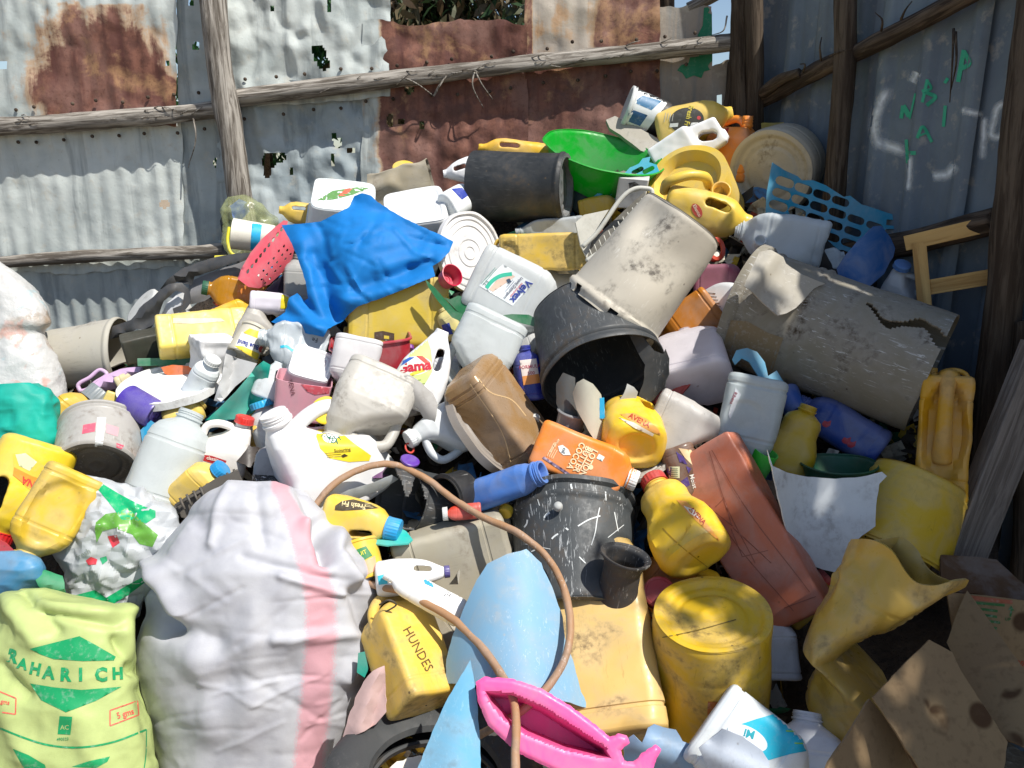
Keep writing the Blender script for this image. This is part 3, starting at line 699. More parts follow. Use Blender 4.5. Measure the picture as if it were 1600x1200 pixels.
FA = P(0, 600, 3.85); FB = P(1150, 600, 3.75); FA[2] = FB[2] = 0
FC = P(1600, 600, 2.32); FC[2] = 0
def plane_hit(px, py, A, B):
    t = (B - A); t = t / np.linalg.norm(t); n = np.array([t[1], -t[0], 0])          # towards the camera side
    if n @ (CAM - A) < 0: n = -n
    px = np.asarray(px, float); py = np.asarray(py, float); d = FW + RT * ((px[..., None] - 800) / FPX) - UP * ((py[..., None] - 600) / FPX)
    k = ((A - CAM) @ n) / (d @ n); W = CAM + d * k[..., None]
    return W, t, n
def iron(base='#a0a9a7', light='#c6ccc8', rust=0., rc=None, tan=0., dark=0.):
    """zinc sheet: spangle, stains, streaks; rust spreads in patches over the sheet's own surface"""
    k = NB('corrugated_iron'); co = k.coord(); n1 = k.noise(co, 2.6, 6, .6, .5); n2 = k.noise(co, 18, 6, .65); st = k.noise(k.coord((1, 1, .1)), 16, 5, .6, .3); n5 = k.noise(co, 70, 4, .7)
    c = k.mix(k.ramp(n1, .3, .7), base, light); c = k.mix(k.math('MULTIPLY', k.ramp(st, .5, .68), .55), c, '#6f777a'); c = k.mix(k.math('MULTIPLY', k.ramp(n2, .55, .7), .4), c, '#b9b2a2')
    c = k.mix(k.math('MULTIPLY', k.ramp(n5, .6, .75), .35), c, '#5d5a55')
    if rust > 0:
        at = k.n('ShaderNodeAttribute', attribute_name='rust'); n3 = k.noise(co, 5.5, 6, .65, .4)
        f = k.math('ADD', at.outputs['Fac'], k.math('MULTIPLY', k.math('SUBTRACT', n3, .5), 1.5))
        f = k.math('ADD', f, k.math('MULTIPLY', k.math('SUBTRACT', st, .5), .7))
        rc1 = k.mix(k.ramp(n2, .35, .65), '#5f3e34', '#84594a'); rc1 = k.mix(k.ramp(st, .44, .62), rc1, '#5e3a33'); rc1 = k.mix(k.math('MULTIPLY', k.ramp(n1, .46, .62), .8), rc1, '#8a675c'); rc1 = k.mix(k.math('MULTIPLY', k.ramp(n3, .55, .68), .6), rc1, '#b08a62')
        rc1 = k.mix(k.math('MULTIPLY', k.ramp(n5, .52, .7), .5), rc1, '#4b2a22')
        fr_ = k.math('MULTIPLY', k.ramp(f, .18, .42), .7)
        c = k.mix(fr_, c, '#b98f62'); c = k.mix(k.ramp(f, .38, .56), c, rc1)
        k.l(k.ramp(f, .3, .6, .05, 0.), k.b.inputs['Metallic'])
    k.l(c, k.b.inputs['Base Color']); k.l(k.ramp(n2, .3, .7, .5, .75), k.b.inputs['Roughness'])
    k.b.inputs['Specular IOR Level'].default_value = .35
    k.bump(k.math('ADD', n2, k.math('MULTIPLY', n1, 1.2)), .3, .01); return k.m
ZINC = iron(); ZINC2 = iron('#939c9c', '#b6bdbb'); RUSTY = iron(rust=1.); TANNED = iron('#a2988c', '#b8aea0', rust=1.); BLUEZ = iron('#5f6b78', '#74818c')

def fence_sheet(parent, A, B, poly, layer, amp, crum, mat, pitch=.076, holes=(), rustf=None, step=.008, prof='sin', seed=0, ragged=2.5):
    """one sheet: outline in photo pixels put on the vertical plane of the fence, with its corrugation, dents and torn holes"""
    c4 = np.array(poly, float); W4, t, n = plane_hit(c4[:, 0], c4[:, 1], A, B); s4 = (W4 - A) @ t; z4 = W4[:, 2]
    nu = int(max(abs(s4[1] - s4[0]), abs(s4[2] - s4[3])) / step) + 2; nv = int(max(abs(z4[3] - z4[0]), abs(z4[2] - z4[1])) / .011) + 2
    u, v = np.meshgrid(np.linspace(0, 1, nu), np.linspace(0, 1, nv))
    S = (s4[0] * (1 - u) + s4[1] * u) * (1 - v) + (s4[3] * (1 - u) + s4[2] * u) * v
    Z = (z4[0] * (1 - u) + z4[1] * u) * (1 - v) + (z4[3] * (1 - u) + z4[2] * u) * v
    e = ragged * .003 * fbm(np.stack([S.ravel() * 9, Z.ravel() * 9, np.full(S.size, seed)], 1), seed, 4).reshape(S.shape)
    edge = np.maximum(sstep(.03, 0, v), sstep(.97, 1, v)); Z = Z + e * edge * 2; S = S + e * np.maximum(sstep(.03, 0, u), sstep(.97, 1, u))
    p3 = np.stack([S.ravel(), Z.ravel(), np.full(S.size, seed * 3.3)], 1)
    if prof == 'sin': wv = amp * np.sin(2 * np.pi * S / pitch + seed)
    else:
        q = (S / pitch + .1 * seed) % 1; wv = amp * (sstep(.0, .16, q) * (1 - sstep(.36, .52, q)) * 2 - 1)
    flat = (.45 + .55 * sstep(-.3, .35, vnoise(p3 * np.array([3, 2.2, 1]), seed))).reshape(S.shape)
    p2 = p3[:, :2]; H = wv * flat + crum * (.85 * facet(p2 * 7, seed) + .45 * facet(p2 * 15, seed + 3) + .5 * fbm(p3 * 3, seed + 5, 2)).reshape(S.shape)
    W = A + t * S[..., None] + np.array([0, 0, 1.0]) * Z[..., None] + n * (layer * .008 + .02 + H)[..., None]
    V = W.reshape(-1, 3); F = []; C = np.stack([(V - CAM) @ RT, (V - CAM) @ UP, (V - CAM) @ FW], 1); pxs = 800 + FPX * C[:, 0] / C[:, 2]; pys = 600 - FPX * C[:, 1] / C[:, 2]
    dead = np.zeros(len(V), bool); jn = fbm(p3 * 30, seed + 11, 2)
    for (hx, hy, rx, ry) in holes: dead |= np.hypot((pxs - hx) / rx, (pys - hy) / ry) < 1 + .35 * jn
    for i in range(nv - 1):
        for j in range(nu - 1):
            f = (i * nu + j, i * nu + j + 1, (i + 1) * nu + j + 1, (i + 1) * nu + j)
            if not (dead[f[0]] or dead[f[1]] or dead[f[2]] or dead[f[3]]): F.append(f)
    o0 = np.array(parent.matrix_world.translation); me = mesh(V - o0, F, True, mat)
    if rustf is not None:
        at = me.attributes.new('rust', 'FLOAT', 'POINT'); at.data.foreach_set('value', np.clip(rustf(pxs, pys), 0, 1.2).astype(np.float32))
    return link('sheet', me, parent)
def pole(parent, name, pts, r, mat, seed=0, knots=.12, flat=1., lash=True):
    """weathered pole through world points; its grain runs along its own length"""
    pts = smoothpath(pts, 70); L = np.linalg.norm(pts[-1] - pts[0]); ax = Vector(pts[-1] - pts[0]).normalized(); M = ax.to_track_quat('Z', 'Y').to_matrix().to_4x4(); M.translation = Vector(pts[0])
    loc = tf(M.inverted(), pts); loc[1:-1, :2] += .006 * np.stack([vnoise(np.stack([loc[1:-1, 2] * 4, np.zeros(68), np.full(68, k)], 1), seed) for k in (1, 2)], 1)
    rr = np.broadcast_to(r, (70,)) if np.ndim(r) == 0 else np.linspace(r[0], r[1], 70)
    V, F = tube(loc, rr, 22); q = np.stack([V[:, 0] * 22, V[:, 1] * 22, V[:, 2] * 3.0], 1)
    ctr = np.stack([np.interp(V[:, 2], loc[:, 2], loc[:, k]) for k in (0, 1)], 1); dv = V[:, :2] - ctr
    V[:, :2] = ctr + dv * (1 + knots * ridge(q, seed, 3) + knots * .6 * vnoise(V * 9, seed + 3))[:, None] * np.array([1, flat])
    o = bpy.data.objects.new(name, mesh(V, F, True, mat)); COL.objects.link(o); o.parent = parent; o.matrix_parent_inverse = Matrix(); o.matrix_basis = parent.matrix_world.inverted() @ M; return o
GREYW = wood('#a9a39a', '#5a534b'); BROWNW = wood('#63564a', '#352c25'); DARKW = wood('#5d5246', '#3a3027')

fb = root('corrugated_iron_fence', 'rusty patched corrugated iron fence running behind the heap', 'fence', Matrix.Translation(Vector((FA + FB) / 2)))
def FP(px, py, o=.0):
    W, t, n = plane_hit(np.array(px, float), np.array(py, float), FA, FB)
    return plane_hit(np.array(px, float), np.array(py, float), FA + n * o, FB + n * o)[0]
sh = lambda poly, layer, amp, crum, mat, **k: fence_sheet(fb, FA, FB, poly, layer, amp, crum, mat, **k)
blob = lambda cx, cy, rx, ry, k=1.2: (lambda x, y: k * (1 - np.hypot((x - cx) / rx, (y - cy) / ry)) + .25)
sh([(-120, -260), (283, -260), (282, 196), (-120, 205)], 2, .004, .010, RUSTY, seed=1, holes=[(4, 100, 6, 4), (262, 100, 3, 3)], rustf=lambda x, y: np.maximum(blob(160, 125, 128, 130, 1.25)(x, y), blob(260, 170, 60, 60, 1.3)(x, y)) * (y > 5))
sh([(-120, 175), (288, 180), (292, 420), (-120, 430)], 1, .005, .005, ZINC, seed=2, holes=[(257, 319, 7, 4)])
sh([(-120, 395), (356, 385), (360, 760), (-120, 760)], 0, .007, .004, ZINC2, seed=3)
sh([(276, -260), (345, -260), (362, 400), (286, 400)], 0, .004, .009, ZINC2, seed=4, holes=[(307, 72, 4, 3), (345, 255, 9, 10), (350, 248, 8, 6), (298, 5, 3, 3)])
sh([(338, -260), (612, -260), (612, 152), (350, 175)], 1, .002, .024, ZINC, seed=5, holes=[(499, 84, 8, 12), (505, 98, 8, 7), (496, 78, 7, 6), (425, 12, 3, 2), (515, 6, 2, 8)])
sh([(340, 130), (580, 120), (580, 620), (350, 620)], 0, .002, .024, iron('#8c989d', '#b3bcbd'), seed=6, holes=[(420, 252, 11, 10), (435, 246, 14, 5), (418, 268, 6, 12), (528, 223, 4, 6), (523, 215, 3, 5), (520, 250, 2, 9), (455, 268, 3, 3), (548, 235, 5, 3)])
sh([(567, 40), (824, 37), (826, 640), (570, 640)], 2, .0035, .011, RUSTY, seed=7, holes=[(628, 190, 4, 3), (660, 196, 3, 3), (610, 190, 4, 8), (640, 140, 5, 4)], rustf=lambda x, y: .1 + sstep(578, 612, x) * .95 + 0 * y)
sh([(820, -120), (1030, -120), (1028, 640), (822, 640)], 1, .003, .010, TANNED, seed=8, rustf=lambda x, y: np.where(y < 85, np.maximum(.12, blob(1010, 60, 95, 95, 1.4)(x, y)), .95) + .35 * (x < 832))
sh([(1026, 14), (1112, 8), (1116, 640), (1028, 640)], 0, .006, .003, iron('#8d8274', '#a0968a'), seed=9, pitch=.15)
sh([(1108, 105), (1165, 96), (1168, 640), (1112, 640)], -1, .004, .004, iron('#8d8478', '#9d958a'), seed=10, pitch=.15, holes=[(1124, 160, 4, 12)])
rails = [([(-140, 204), (120, 192), (350, 170)], (.036, .030), 1), ([(345, 158), (620, 122), (900, 92), (1148, 66)], (.033, .030), 2), ([(-140, 420), (130, 402), (360, 390)], (.025, .026), 3)]
for pts, r, sd in rails: pole(fb, 'rail', np.array([FP(x, y, .075) for x, y in pts]), r, GREYW, sd, .16)
for pts, r, o, m, sd in [([(322, -260), (332, 0), (352, 160), (378, 330), (395, 480)], (.046, .050), .13, GREYW, 5), ([(1152, -200), (1157, 100), (1160, 420)], (.036, .04), .10, DARKW, 6), ([(1182, -200), (1180, 100), (1183, 420)], (.03, .034), .15, DARKW, 7)]:
    pole(fb, 'post', np.array([FP(x, y, o) for x, y in pts]), r, m, sd, .12)
pole(fb, 'post', np.array([FP(1040, -60, -.05), FP(1042, 60, -.05)]), .03, DARKW, 9)
pole(fb, 'brace', np.array([FP(1075, 14, .0), FP(1125, -12, .0), FP(1180, -40, .0)]), .022, GREYW, 8)
pole(fb, 'brace', np.array([FP(1128, 210, .05), FP(1143, 150, .05), FP(1148, 100, .06)]), .026, BROWNW, 12)
# splinters and bark strips hanging from the rails
for k, (a, b, c) in enumerate([((622, 118), (650, 130), (678, 150)), ((678, 150), (690, 130), (698, 118)), ((742, 110), (738, 130), (755, 168)), ((742, 110), (752, 130), (770, 155)), ((302, 185), (306, 210), (294, 262)), ((1136, 25), (1130, 48), (1112, 55)), ((700, 116), (685, 135), (676, 152))]):
    V, F = tube(smoothpath([FP(*a, .10), FP(*b, .12), FP(*c, .08)], 14), np.linspace(.004, .0015, 14), 6); put('bark_strip', V, F, GREYW, fb)
for k in range(46):
    x0 = rng.uniform(0, 1120); y0 = np.interp(x0, [0, 345, 360, 1148], [196, 172, 156, 66]) + rng.uniform(-14, 6); l = rng.uniform(8, 26); a = rng.normal(-.12, .35)
    V, F = tube(smoothpath([FP(x0, y0, .1), FP(x0 + l * .5, y0 + l * .5 * a - 2, .115), FP(x0 + l, y0 + l * a - rng.uniform(-2, 5), .112)], 6), np.linspace(.003, .001, 6), 5); put('bark_strip', V, F, GREYW, fb)
for x0 in np.r_[np.arange(20, 330, 42), np.arange(390, 1100, 46)]:
    y0 = np.interp(x0, [0, 345, 360, 1148], [196, 172, 156, 66]); V, F = lathe([(.0001, .003), (.004, .0028), (.0075, 0), (.008, -.004)], 10)
    for dy in (-26, 30):
        q = FP(x0 + rng.uniform(-10, 10), y0 + dy + rng.uniform(-4, 4), .05); M = Vector((.0, -1, .0)).to_track_quat('Z', 'Y').to_matrix().to_4x4(); M.translation = Vector(q); put('nail', tf(M, V), F, BROWNW, fb)
BVF = bvh_of(*[o for o in fb.children if o.name.startswith('sheet')])
GREEN = ink('#157a55', .2, .6)
decal(fb, BVF, [[(1100, 12), (1112, 10), (1113, 108), (1100, 112), (1096, 122), (1084, 118), (1072, 123), (1066, 114), (1058, 110), (1064, 102), (1076, 98), (1078, 90), (1092, 88), (1094, 62), (1090, 55), (1098, 40)]], GREEN, 'paint', 6, .003)

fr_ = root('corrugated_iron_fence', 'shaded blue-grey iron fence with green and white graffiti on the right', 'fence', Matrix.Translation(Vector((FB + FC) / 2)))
TR = (FC - FB) / np.linalg.norm(FC - FB)
def RP(px, py, o=0.):
    W, t, n = plane_hit(np.array(px, float), np.array(py, float), FB, FC)
    return plane_hit(np.array(px, float), np.array(py, float), FB + n * o, FC + n * o)[0]
def RS(s, z, o=0.):
    n = np.array([TR[1], -TR[0], 0]); n = -n if n @ (CAM - FB) < 0 else n
    return FB + TR * s + np.array([0, 0, z]) + n * o
def rsheet(s0, s1, z0, z1, layer, seed, holes=(), amp=.013, crum=.004, mat=BLUEZ, ragged=3):
    q = np.array([RS(s0, z1), RS(s1, z1 + rng.uniform(-.05, .05)), RS(s1, z0), RS(s0, z0)]); C = q - CAM
    u, v = np.meshgrid(np.linspace(0, 1, int((s1 - s0) / .012)), np.linspace(0, 1, int((z1 - z0) / .03)))
    S = s0 + (s1 - s0) * u; Z = z1 + (z0 - z1) * v; p3 = np.stack([S.ravel(), Z.ravel(), np.full(S.size, seed * 2.1)], 1)
    Z = Z + (sstep(.05, 0, v) * ragged * .012) * fbm(p3 * 8, seed).reshape(S.shape)
    qq = (S / .19 + .13 * seed) % 1; H = amp * (sstep(0, .1, qq) * (1 - sstep(.30, .40, qq)) * 2 - 1) + crum * (ridge(p3 * 5, seed) * .5 + fbm(p3 * 2.5, seed + 2)).reshape(S.shape)
    n = RS(0, 0, 1) - RS(0, 0); W = FB + TR * S[..., None] + np.array([0, 0, 1.0]) * Z[..., None] + n * (layer * .01 + H)[..., None]
    V = W.reshape(-1, 3); nu = S.shape[1]; nv = S.shape[0]; F = []; jn = fbm(p3 * 25, seed + 7, 2)
    dead = np.zeros(len(V), bool)
    for hs, hz, rs, rz in holes: dead |= np.maximum(np.abs((S.ravel() - hs) / rs), np.abs((Z.ravel() - hz) / rz)) < 1 + .12 * jn
    for i in range(nv - 1):
        for j in range(nu - 1):
            f = (i * nu + j, i * nu + j + 1, (i + 1) * nu + j + 1, (i + 1) * nu + j)
            if not any(dead[k] for k in f): F.append(f)
    return put('sheet', V, F, mat, fr_)
def s_at(px, py=600): W, t, n = plane_hit(np.array([px], float), np.array([py], float), FB, FC); return float(((W[0] - FB) @ TR)), float(W[0][2])
sA, sB_, sC = s_at(1310)[0], s_at(1470)[0], s_at(1600)[0]
g0 = s_at(1566, 800)[0]; g1 = s_at(1588, 800)[0]; gz = s_at(1577, 745)[1]
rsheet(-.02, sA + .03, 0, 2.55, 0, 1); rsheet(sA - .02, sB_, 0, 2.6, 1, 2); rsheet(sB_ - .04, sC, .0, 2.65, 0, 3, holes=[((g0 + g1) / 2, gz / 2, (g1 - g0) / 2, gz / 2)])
rsheet(sC - .03, sC + .72, .0, 2.95, 1, 4, holes=[(sC + .42, 2.62, .02, .12)]); rsheet(sC + .735, sC + 1.46, 0, 3.35, 0, 5, holes=[(sC + 1.15, 2.78, .045, .12), (sC + .98, 2.2, .02, .08)])  # sheets from here on unseen; heights and holes shaped for the shade they cast
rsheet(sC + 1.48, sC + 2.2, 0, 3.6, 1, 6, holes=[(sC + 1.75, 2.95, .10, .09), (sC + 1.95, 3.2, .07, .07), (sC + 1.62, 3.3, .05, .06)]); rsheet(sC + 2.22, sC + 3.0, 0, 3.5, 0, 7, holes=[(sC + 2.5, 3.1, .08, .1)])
for pts, r, sd, m in [([(1327, -200), (1318, 100), (1300, 380), (1296, 560)], (.033, .035), 1, DARKW), ([(1640, -200), (1600, 200), (1568, 500), (1538, 760), (1520, 960)], (.046, .048), 2, DARKW)]:
    pole(fr_, 'post', np.array([RP(x, y, .085) for x, y in pts]), r, m, sd, .14)
pole(fr_, 'post', np.array([RP(1612, 500, .06), RP(1612, 800, .06), RP(1606, 1100, .06)]), .045, DARKW, 5)
for pts, r, sd in [([(1170, 168), (1330, 85), (1510, -8), (1700, -120)], (.028, .03), 4), ([(1185, 420), (1300, 400), (1430, 376), (1560, 345)], .035, 5), ([(1420, 660), (1540, 610), (1640, 575)], .035, 6)]:
    pole(fr_, 'rail', np.array([RP(x, y, .055) for x, y in pts]), r, BROWNW, sd, .13)
pole(fr_, 'rail', np.array([RP(1195, 145, .09), RP(1225, 122, .1), RP(1250, 114, .09)]), (.022, .018), DARKW, 7)
for a, b, c in [((1283, 95), (1281, 75), (1284, 58)), ((1377, 48), (1379, 35), (1368, 20)), ((1408, 30), (1415, 15), (1425, 2)), ((1255, 112), (1258, 102), (1250, 100)), ((1490, 45), (1488, 100), (1484, 160)), ((1493, 50), (1494, 100), (1486, 140)), ((1296, 88), (1310, 82), (1332, 76))]:
    V, F = tube(smoothpath([RP(*a, .10), RP(*b, .12), RP(*c, .09)], 10), np.linspace(.0045, .0015, 10), 6); put('bark_strip', V, F, DARKW, fr_)
BVR = bvh_of(*[o for o in fr_.children if o.name.startswith('sheet')])
GREEN2 = ink('#2fa883', .15, .6)
for pts, wd in [([(1408, 185), (1411, 165)], 6), ([(1411, 165), (1421, 182)], 8), ([(1421, 186), (1427, 160), (1430, 146)], 3), ([(1441, 160), (1449, 124)], 5), ([(1449, 126), (1455, 138), (1440, 142)], 4), ([(1442, 142), (1456, 148), (1461, 150), (1448, 165)], 6), ([(1497, 128), (1506, 78)], 7), ([(1506, 80), (1514, 100), (1500, 108)], 7),
                ([(1416, 218), (1418, 255)], 5), ([(1417, 239), (1431, 239)], 6), ([(1433, 216), (1441, 198), (1456, 222)], 5), ([(1437, 212), (1447, 208)], 3), ([(1474, 198), (1477, 165)], 5), ([(1476, 130), (1481, 122)], 5)]:
    decal(fr_, BVR, [stroke(pts, wd)], GREEN2, 'paint', 4, .003)
def spray_mat():
    k = NB('white_spray'); co = k.coord(rnd=False); n = k.noise(co, 30, 4); k.b.inputs['Base Color'].default_value = (.85, .9, .92, 1); k.b.inputs['Roughness'].default_value = .7
    at = k.n('ShaderNodeAttribute', attribute_name='a'); tr = k.n('ShaderNodeBsdfTransparent'); ms = k.n('ShaderNodeMixShader')
    k.l(k.math('MULTIPLY', at.outputs['Fac'], k.ramp(n, .3, .6, .55, .95)), ms.inputs[0]); k.l(tr.outputs[0], ms.inputs[1]); k.l(k.b.outputs[0], ms.inputs[2]); k.l(ms.outputs[0], k.out.inputs[0]); return k.m
SPR = spray_mat()
for pts, wd in [([(1392, 135), (1374, 165), (1366, 200), (1372, 222), (1395, 230), (1420, 240)], 16), ([(1421, 240), (1421, 270), (1418, 300)], 9), ([(1455, 275), (1480, 272), (1495, 256)], 14), ([(1538, 180), (1537, 210), (1534, 250)], 11), ([(1580, 160), (1562, 165), (1553, 190), (1550, 212), (1560, 215), (1572, 198), (1584, 165), (1575, 154)], 11), ([(1500, 172), (1520, 176), (1538, 180)], 10), ([(1425, 130), (1434, 112)], 12)]:
    sp = smoothpath(np.array(pts, float), 40); t = np.gradient(sp, axis=0); t /= np.linalg.norm(t, axis=1)[:, None]; nn = np.stack([-t[:, 1], t[:, 0]], 1)
    offs = np.linspace(-1, 1, 9); pp = (sp[:, None] + nn[:, None] * (offs * wd * .8)[None, :, None]).reshape(-1, 2); W, ok, dr = cast(BVR, pp)
    al = np.tile(np.clip(1 - np.abs(offs), 0, 1) ** 1.2, 40) * np.repeat(np.minimum(1, np.minimum(np.arange(40), 39 - np.arange(40)) / 5), 9)
    Fq = [(i * 9 + j, i * 9 + j + 1, (i + 1) * 9 + j + 1, (i + 1) * 9 + j) for i in range(39) for j in range(8)]; Fq = [f for f in Fq if all(ok[q] for q in f)]
    if Fq:
        o = put('spray_paint', W - dr * .0028, Fq, SPR, fr_); at = o.data.attributes.new('a', 'FLOAT', 'POINT'); at.data.foreach_set('value', al.astype(np.float32))

# tree behind the fence: trunk, limbs, drooping leaves
def leafmat(c1, c2):
    k = NB('leaf'); oi = k.n('ShaderNodeAttribute', attribute_name='v'); c = k.mix(oi.outputs['Fac'], c1, c2); k.l(c, k.b.inputs['Base Color']); k.b.inputs['Roughness'].default_value = .6
    tr = k.n('ShaderNodeBsdfTranslucent'); k.l(c, tr.inputs['Color']); ms = k.n('ShaderNodeMixShader'); ms.inputs[0].default_value = .25; k.l(k.b.outputs[0], ms.inputs[1]); k.l(tr.outputs[0], ms.inputs[2]); k.l(ms.outputs[0], k.out.inputs[0]); return k.m
def tree(label, x, y, h, rx, n, c1, c2, seed, rz=None, ls=1.):
    r = np.random.default_rng(seed); T = root('tree', label, 'tree', Matrix.Translation((x, y, 0)))
    parts = [tube(smoothpath([(0, 0, 0), (.05, 0, h * .4), (-.05, .1, h * .75), (0, 0, h * 1.05)], 20), np.linspace(.12, .04, 20), 10)]
    for k in range(9):
        a = r.uniform(0, 6.28); z = h * r.uniform(.45, .9); e = np.array([math.cos(a) * rx * .8, math.sin(a) * rx * .8, z + r.uniform(-.1, .5)]); parts.append(tube(smoothpath([(0, 0, z), e * .5 + np.array([0, 0, z * .5 + .12]), e], 10), np.linspace(.04, .01, 10), 7))
    V, F = cat_mesh(parts); link('trunk', mesh(V, F, True, DARKW), T)
    cl = r.normal(0, 1, (60, 3)); cl = cl / np.linalg.norm(cl, axis=1)[:, None] * r.uniform(.35, 1, (60, 1)) * np.array([rx, rx, rz or h * .34]) + np.array([0, 0, h * .88])
    c = cl[r.integers(0, 60, n)] + r.normal(0, .13, (n, 3)); V = np.zeros((n, 6, 3)); vv = np.zeros((n, 6))
    for i in range(n):
        l = r.uniform(.07, .17) * ls; wd = l * r.uniform(.10, .2) * ls; ax = np.array([r.normal(0, .6), r.normal(0, .6), -r.uniform(.2, 1.3)]); ax /= np.linalg.norm(ax); sd = np.cross(ax, r.normal(0, 1, 3)); sd /= np.linalg.norm(sd); nr = np.cross(ax, sd) * l * .12
        V[i] = [c[i], c[i] + ax * l * .35 + sd * wd + nr, c[i] + ax * l * .7 + sd * wd * .8 + nr, c[i] + ax * l, c[i] + ax * l * .7 - sd * wd * .8 + nr, c[i] + ax * l * .35 - sd * wd + nr]; vv[i] = r.random() ** 1.5
    F = []
    for i in range(n): F += [(i * 6, i * 6 + 1, i * 6 + 5), (i * 6 + 1, i * 6 + 2, i * 6 + 4, i * 6 + 5), (i * 6 + 2, i * 6 + 3, i * 6 + 4)]
    me = mesh(V.reshape(-1, 3), F, False, leafmat(c1, c2)); at = me.attributes.new('v', 'FLOAT', 'POINT'); at.data.foreach_set('value', vv.ravel().astype(np.float32)); link('crown', me, T)
tree('dark leafy tree showing above the low rusty sheet', -.42, 6.0, 3.05, 1.0, 9000, '#24401f', '#77624a', 3)
tree('green leafy tree seen through holes in the pale sheets', -1.9, 6.3, 2.7, .9, 4500, '#2c5a2a', '#3f6b38', 4)

tree('leafy tree outside the right fence that throws dappled shade', 3.12, .36, 5.0, .72, 900, '#2c5a2a', '#3f6b38', 5, .6, 1.35)

# dark core of the heap with loose scraps of plastic in its gaps
pxs = np.linspace(-420, 1560, 100); pys = np.linspace(140, 1500, 80); PX, PY = np.meshgrid(pxs, pys)
dd = D(PX, PY) + .24 + .03 * fbm(np.stack([PX.ravel() / 90, PY.ravel() / 90, PX.ravel() * 0], 1), 3).reshape(PX.shape)
crest = np.interp(pxs, [-420, 0, 100, 250, 350, 430, 520, 640, 730, 860, 960, 1150, 1300, 1400, 1480, 1560], [600, 590, 560, 520, 440, 380, 340, 320, 300, 270, 235, 230, 320, 420, 560, 640])
low = PY < crest[None]; PYc = np.where(low, crest[None], PY); dd = np.where(low, D(PX, PYc) + .24 + (PYc - PY) * .002, dd)
W = P(PX, PYc, dd)
Wb = W.reshape(-1, 3).copy(); Wb[:, 2] = np.maximum(Wb[:, 2], -.1); n0, n1 = PX.shape
F = [(i * n1 + j, i * n1 + j + 1, (i + 1) * n1 + j + 1, (i + 1) * n1 + j) for i in range(n0 - 1) for j in range(n1 - 1)]
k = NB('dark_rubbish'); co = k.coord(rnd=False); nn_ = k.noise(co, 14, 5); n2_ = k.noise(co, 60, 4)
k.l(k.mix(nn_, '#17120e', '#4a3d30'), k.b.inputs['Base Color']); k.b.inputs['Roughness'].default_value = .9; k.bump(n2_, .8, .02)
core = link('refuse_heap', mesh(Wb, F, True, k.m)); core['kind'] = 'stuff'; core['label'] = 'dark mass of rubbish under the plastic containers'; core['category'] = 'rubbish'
r = np.random.default_rng(11); n = 4200; sx = r.uniform(-100, 1480, n); sy = r.uniform(200, 1230, n); ok = (sy > np.interp(sx, pxs, crest) + 30) & ~((sx < 610) & (sy > 740)) & ~((sx > 820) & (sx < 1060) & (sy > 440) & (sy < 670)) & ~((sx > 1220) & (sy > 830)); sx, sy = sx[ok], sy[ok]; n = len(sx)
V = []; F = []; cv = []; pal = [lin(c) for c in ('#d8d8d2', '#c9c6bd', '#e0bd45', '#8a8578', '#2c2a29', '#3f78a8', '#2f7d5c', '#b8472f', '#c7bba0', '#1d1b1a', '#57514a', '#d9d2c0')]
for i in range(n):
    c = P(sx[i], sy[i], D(sx[i], sy[i]) + r.uniform(.12, .24)); a = r.normal(0, 1, 3); a /= np.linalg.norm(a); b = np.cross(a, r.normal(0, 1, 3)); b /= np.linalg.norm(b); nn = np.cross(a, b); l, wd = r.uniform(.015, .055), r.uniform(.008, .032); cu = r.normal(0, .012); k0 = len(V)
    for e in (0, .0022):
        for u in (-1, 0, 1):
            for v in (-1, 1): V.append(c + a * l * u * (1 + .3 * r.normal()) + b * wd * v * (1 + .3 * r.normal()) + nn * (cu * u * u + e))
    for q in ((0, 2, 3, 1), (2, 4, 5, 3), (6, 7, 9, 8), (8, 9, 11, 10), (0, 1, 7, 6), (4, 10, 11, 5), (0, 6, 8, 2), (2, 8, 10, 4), (1, 3, 9, 7), (3, 5, 11, 9)): F.append(tuple(k0 + x for x in q))
    p = pal[r.integers(0, len(pal))]; cv += [(*p, 1)] * 12
k = NB('plastic_scraps'); at = k.n('ShaderNodeAttribute', attribute_name='c'); nz_ = k.noise(k.coord(rnd=False), 45, 4); k.l(k.mix(k.math('MULTIPLY', k.ramp(nz_, .45, .7), .6), at.outputs['Color'], '#4a3c2c'), k.b.inputs['Base Color']); k.b.inputs['Roughness'].default_value = .5
me = mesh(V, F, False, k.m); at = me.attributes.new('c', 'FLOAT_COLOR', 'POINT'); at.data.foreach_set('color', np.array(cv, np.float32).ravel())
sc = link('plastic_scraps', me); sc['kind'] = 'stuff'; sc['label'] = 'loose small scraps of plastic in the gaps of the heap'; sc['category'] = 'scraps'
# ------------------------------------------------------------------ things: foreground
YEL = '#e0b93c'; WHT = '#dfe1e2'; MILK = '#d3d6d3'; BLK = '#2f3133'
def st_wide(L, W, Dd):
    rn = .36 * W
    b = loft(rg(L, W, Dd, [(0, .40, .40, 2.2), (.015, .46, .46, 2.2), (.05, .5, .5, 2.2), (.7, .5, .5, 2.2), (.82, .44, .44, 2), (.87, .38, .38, 2)]))
    return [b, neckring(L, W, .84, 1, rn)], [], (0, L, rn)
def st_tray(L, W, Dd):
    b = loft(rg(L, W, Dd, [(0, .44, .38, 9), (.012, .49, .46, 9), (.03, .5, .5, 9), (.97, .5, .5, 9), (.988, .49, .46, 9), (1, .44, .38, 9)]))
    return [b], [], (0, L, .1 * W)
STY.update(wide=st_wide, tray=st_tray)

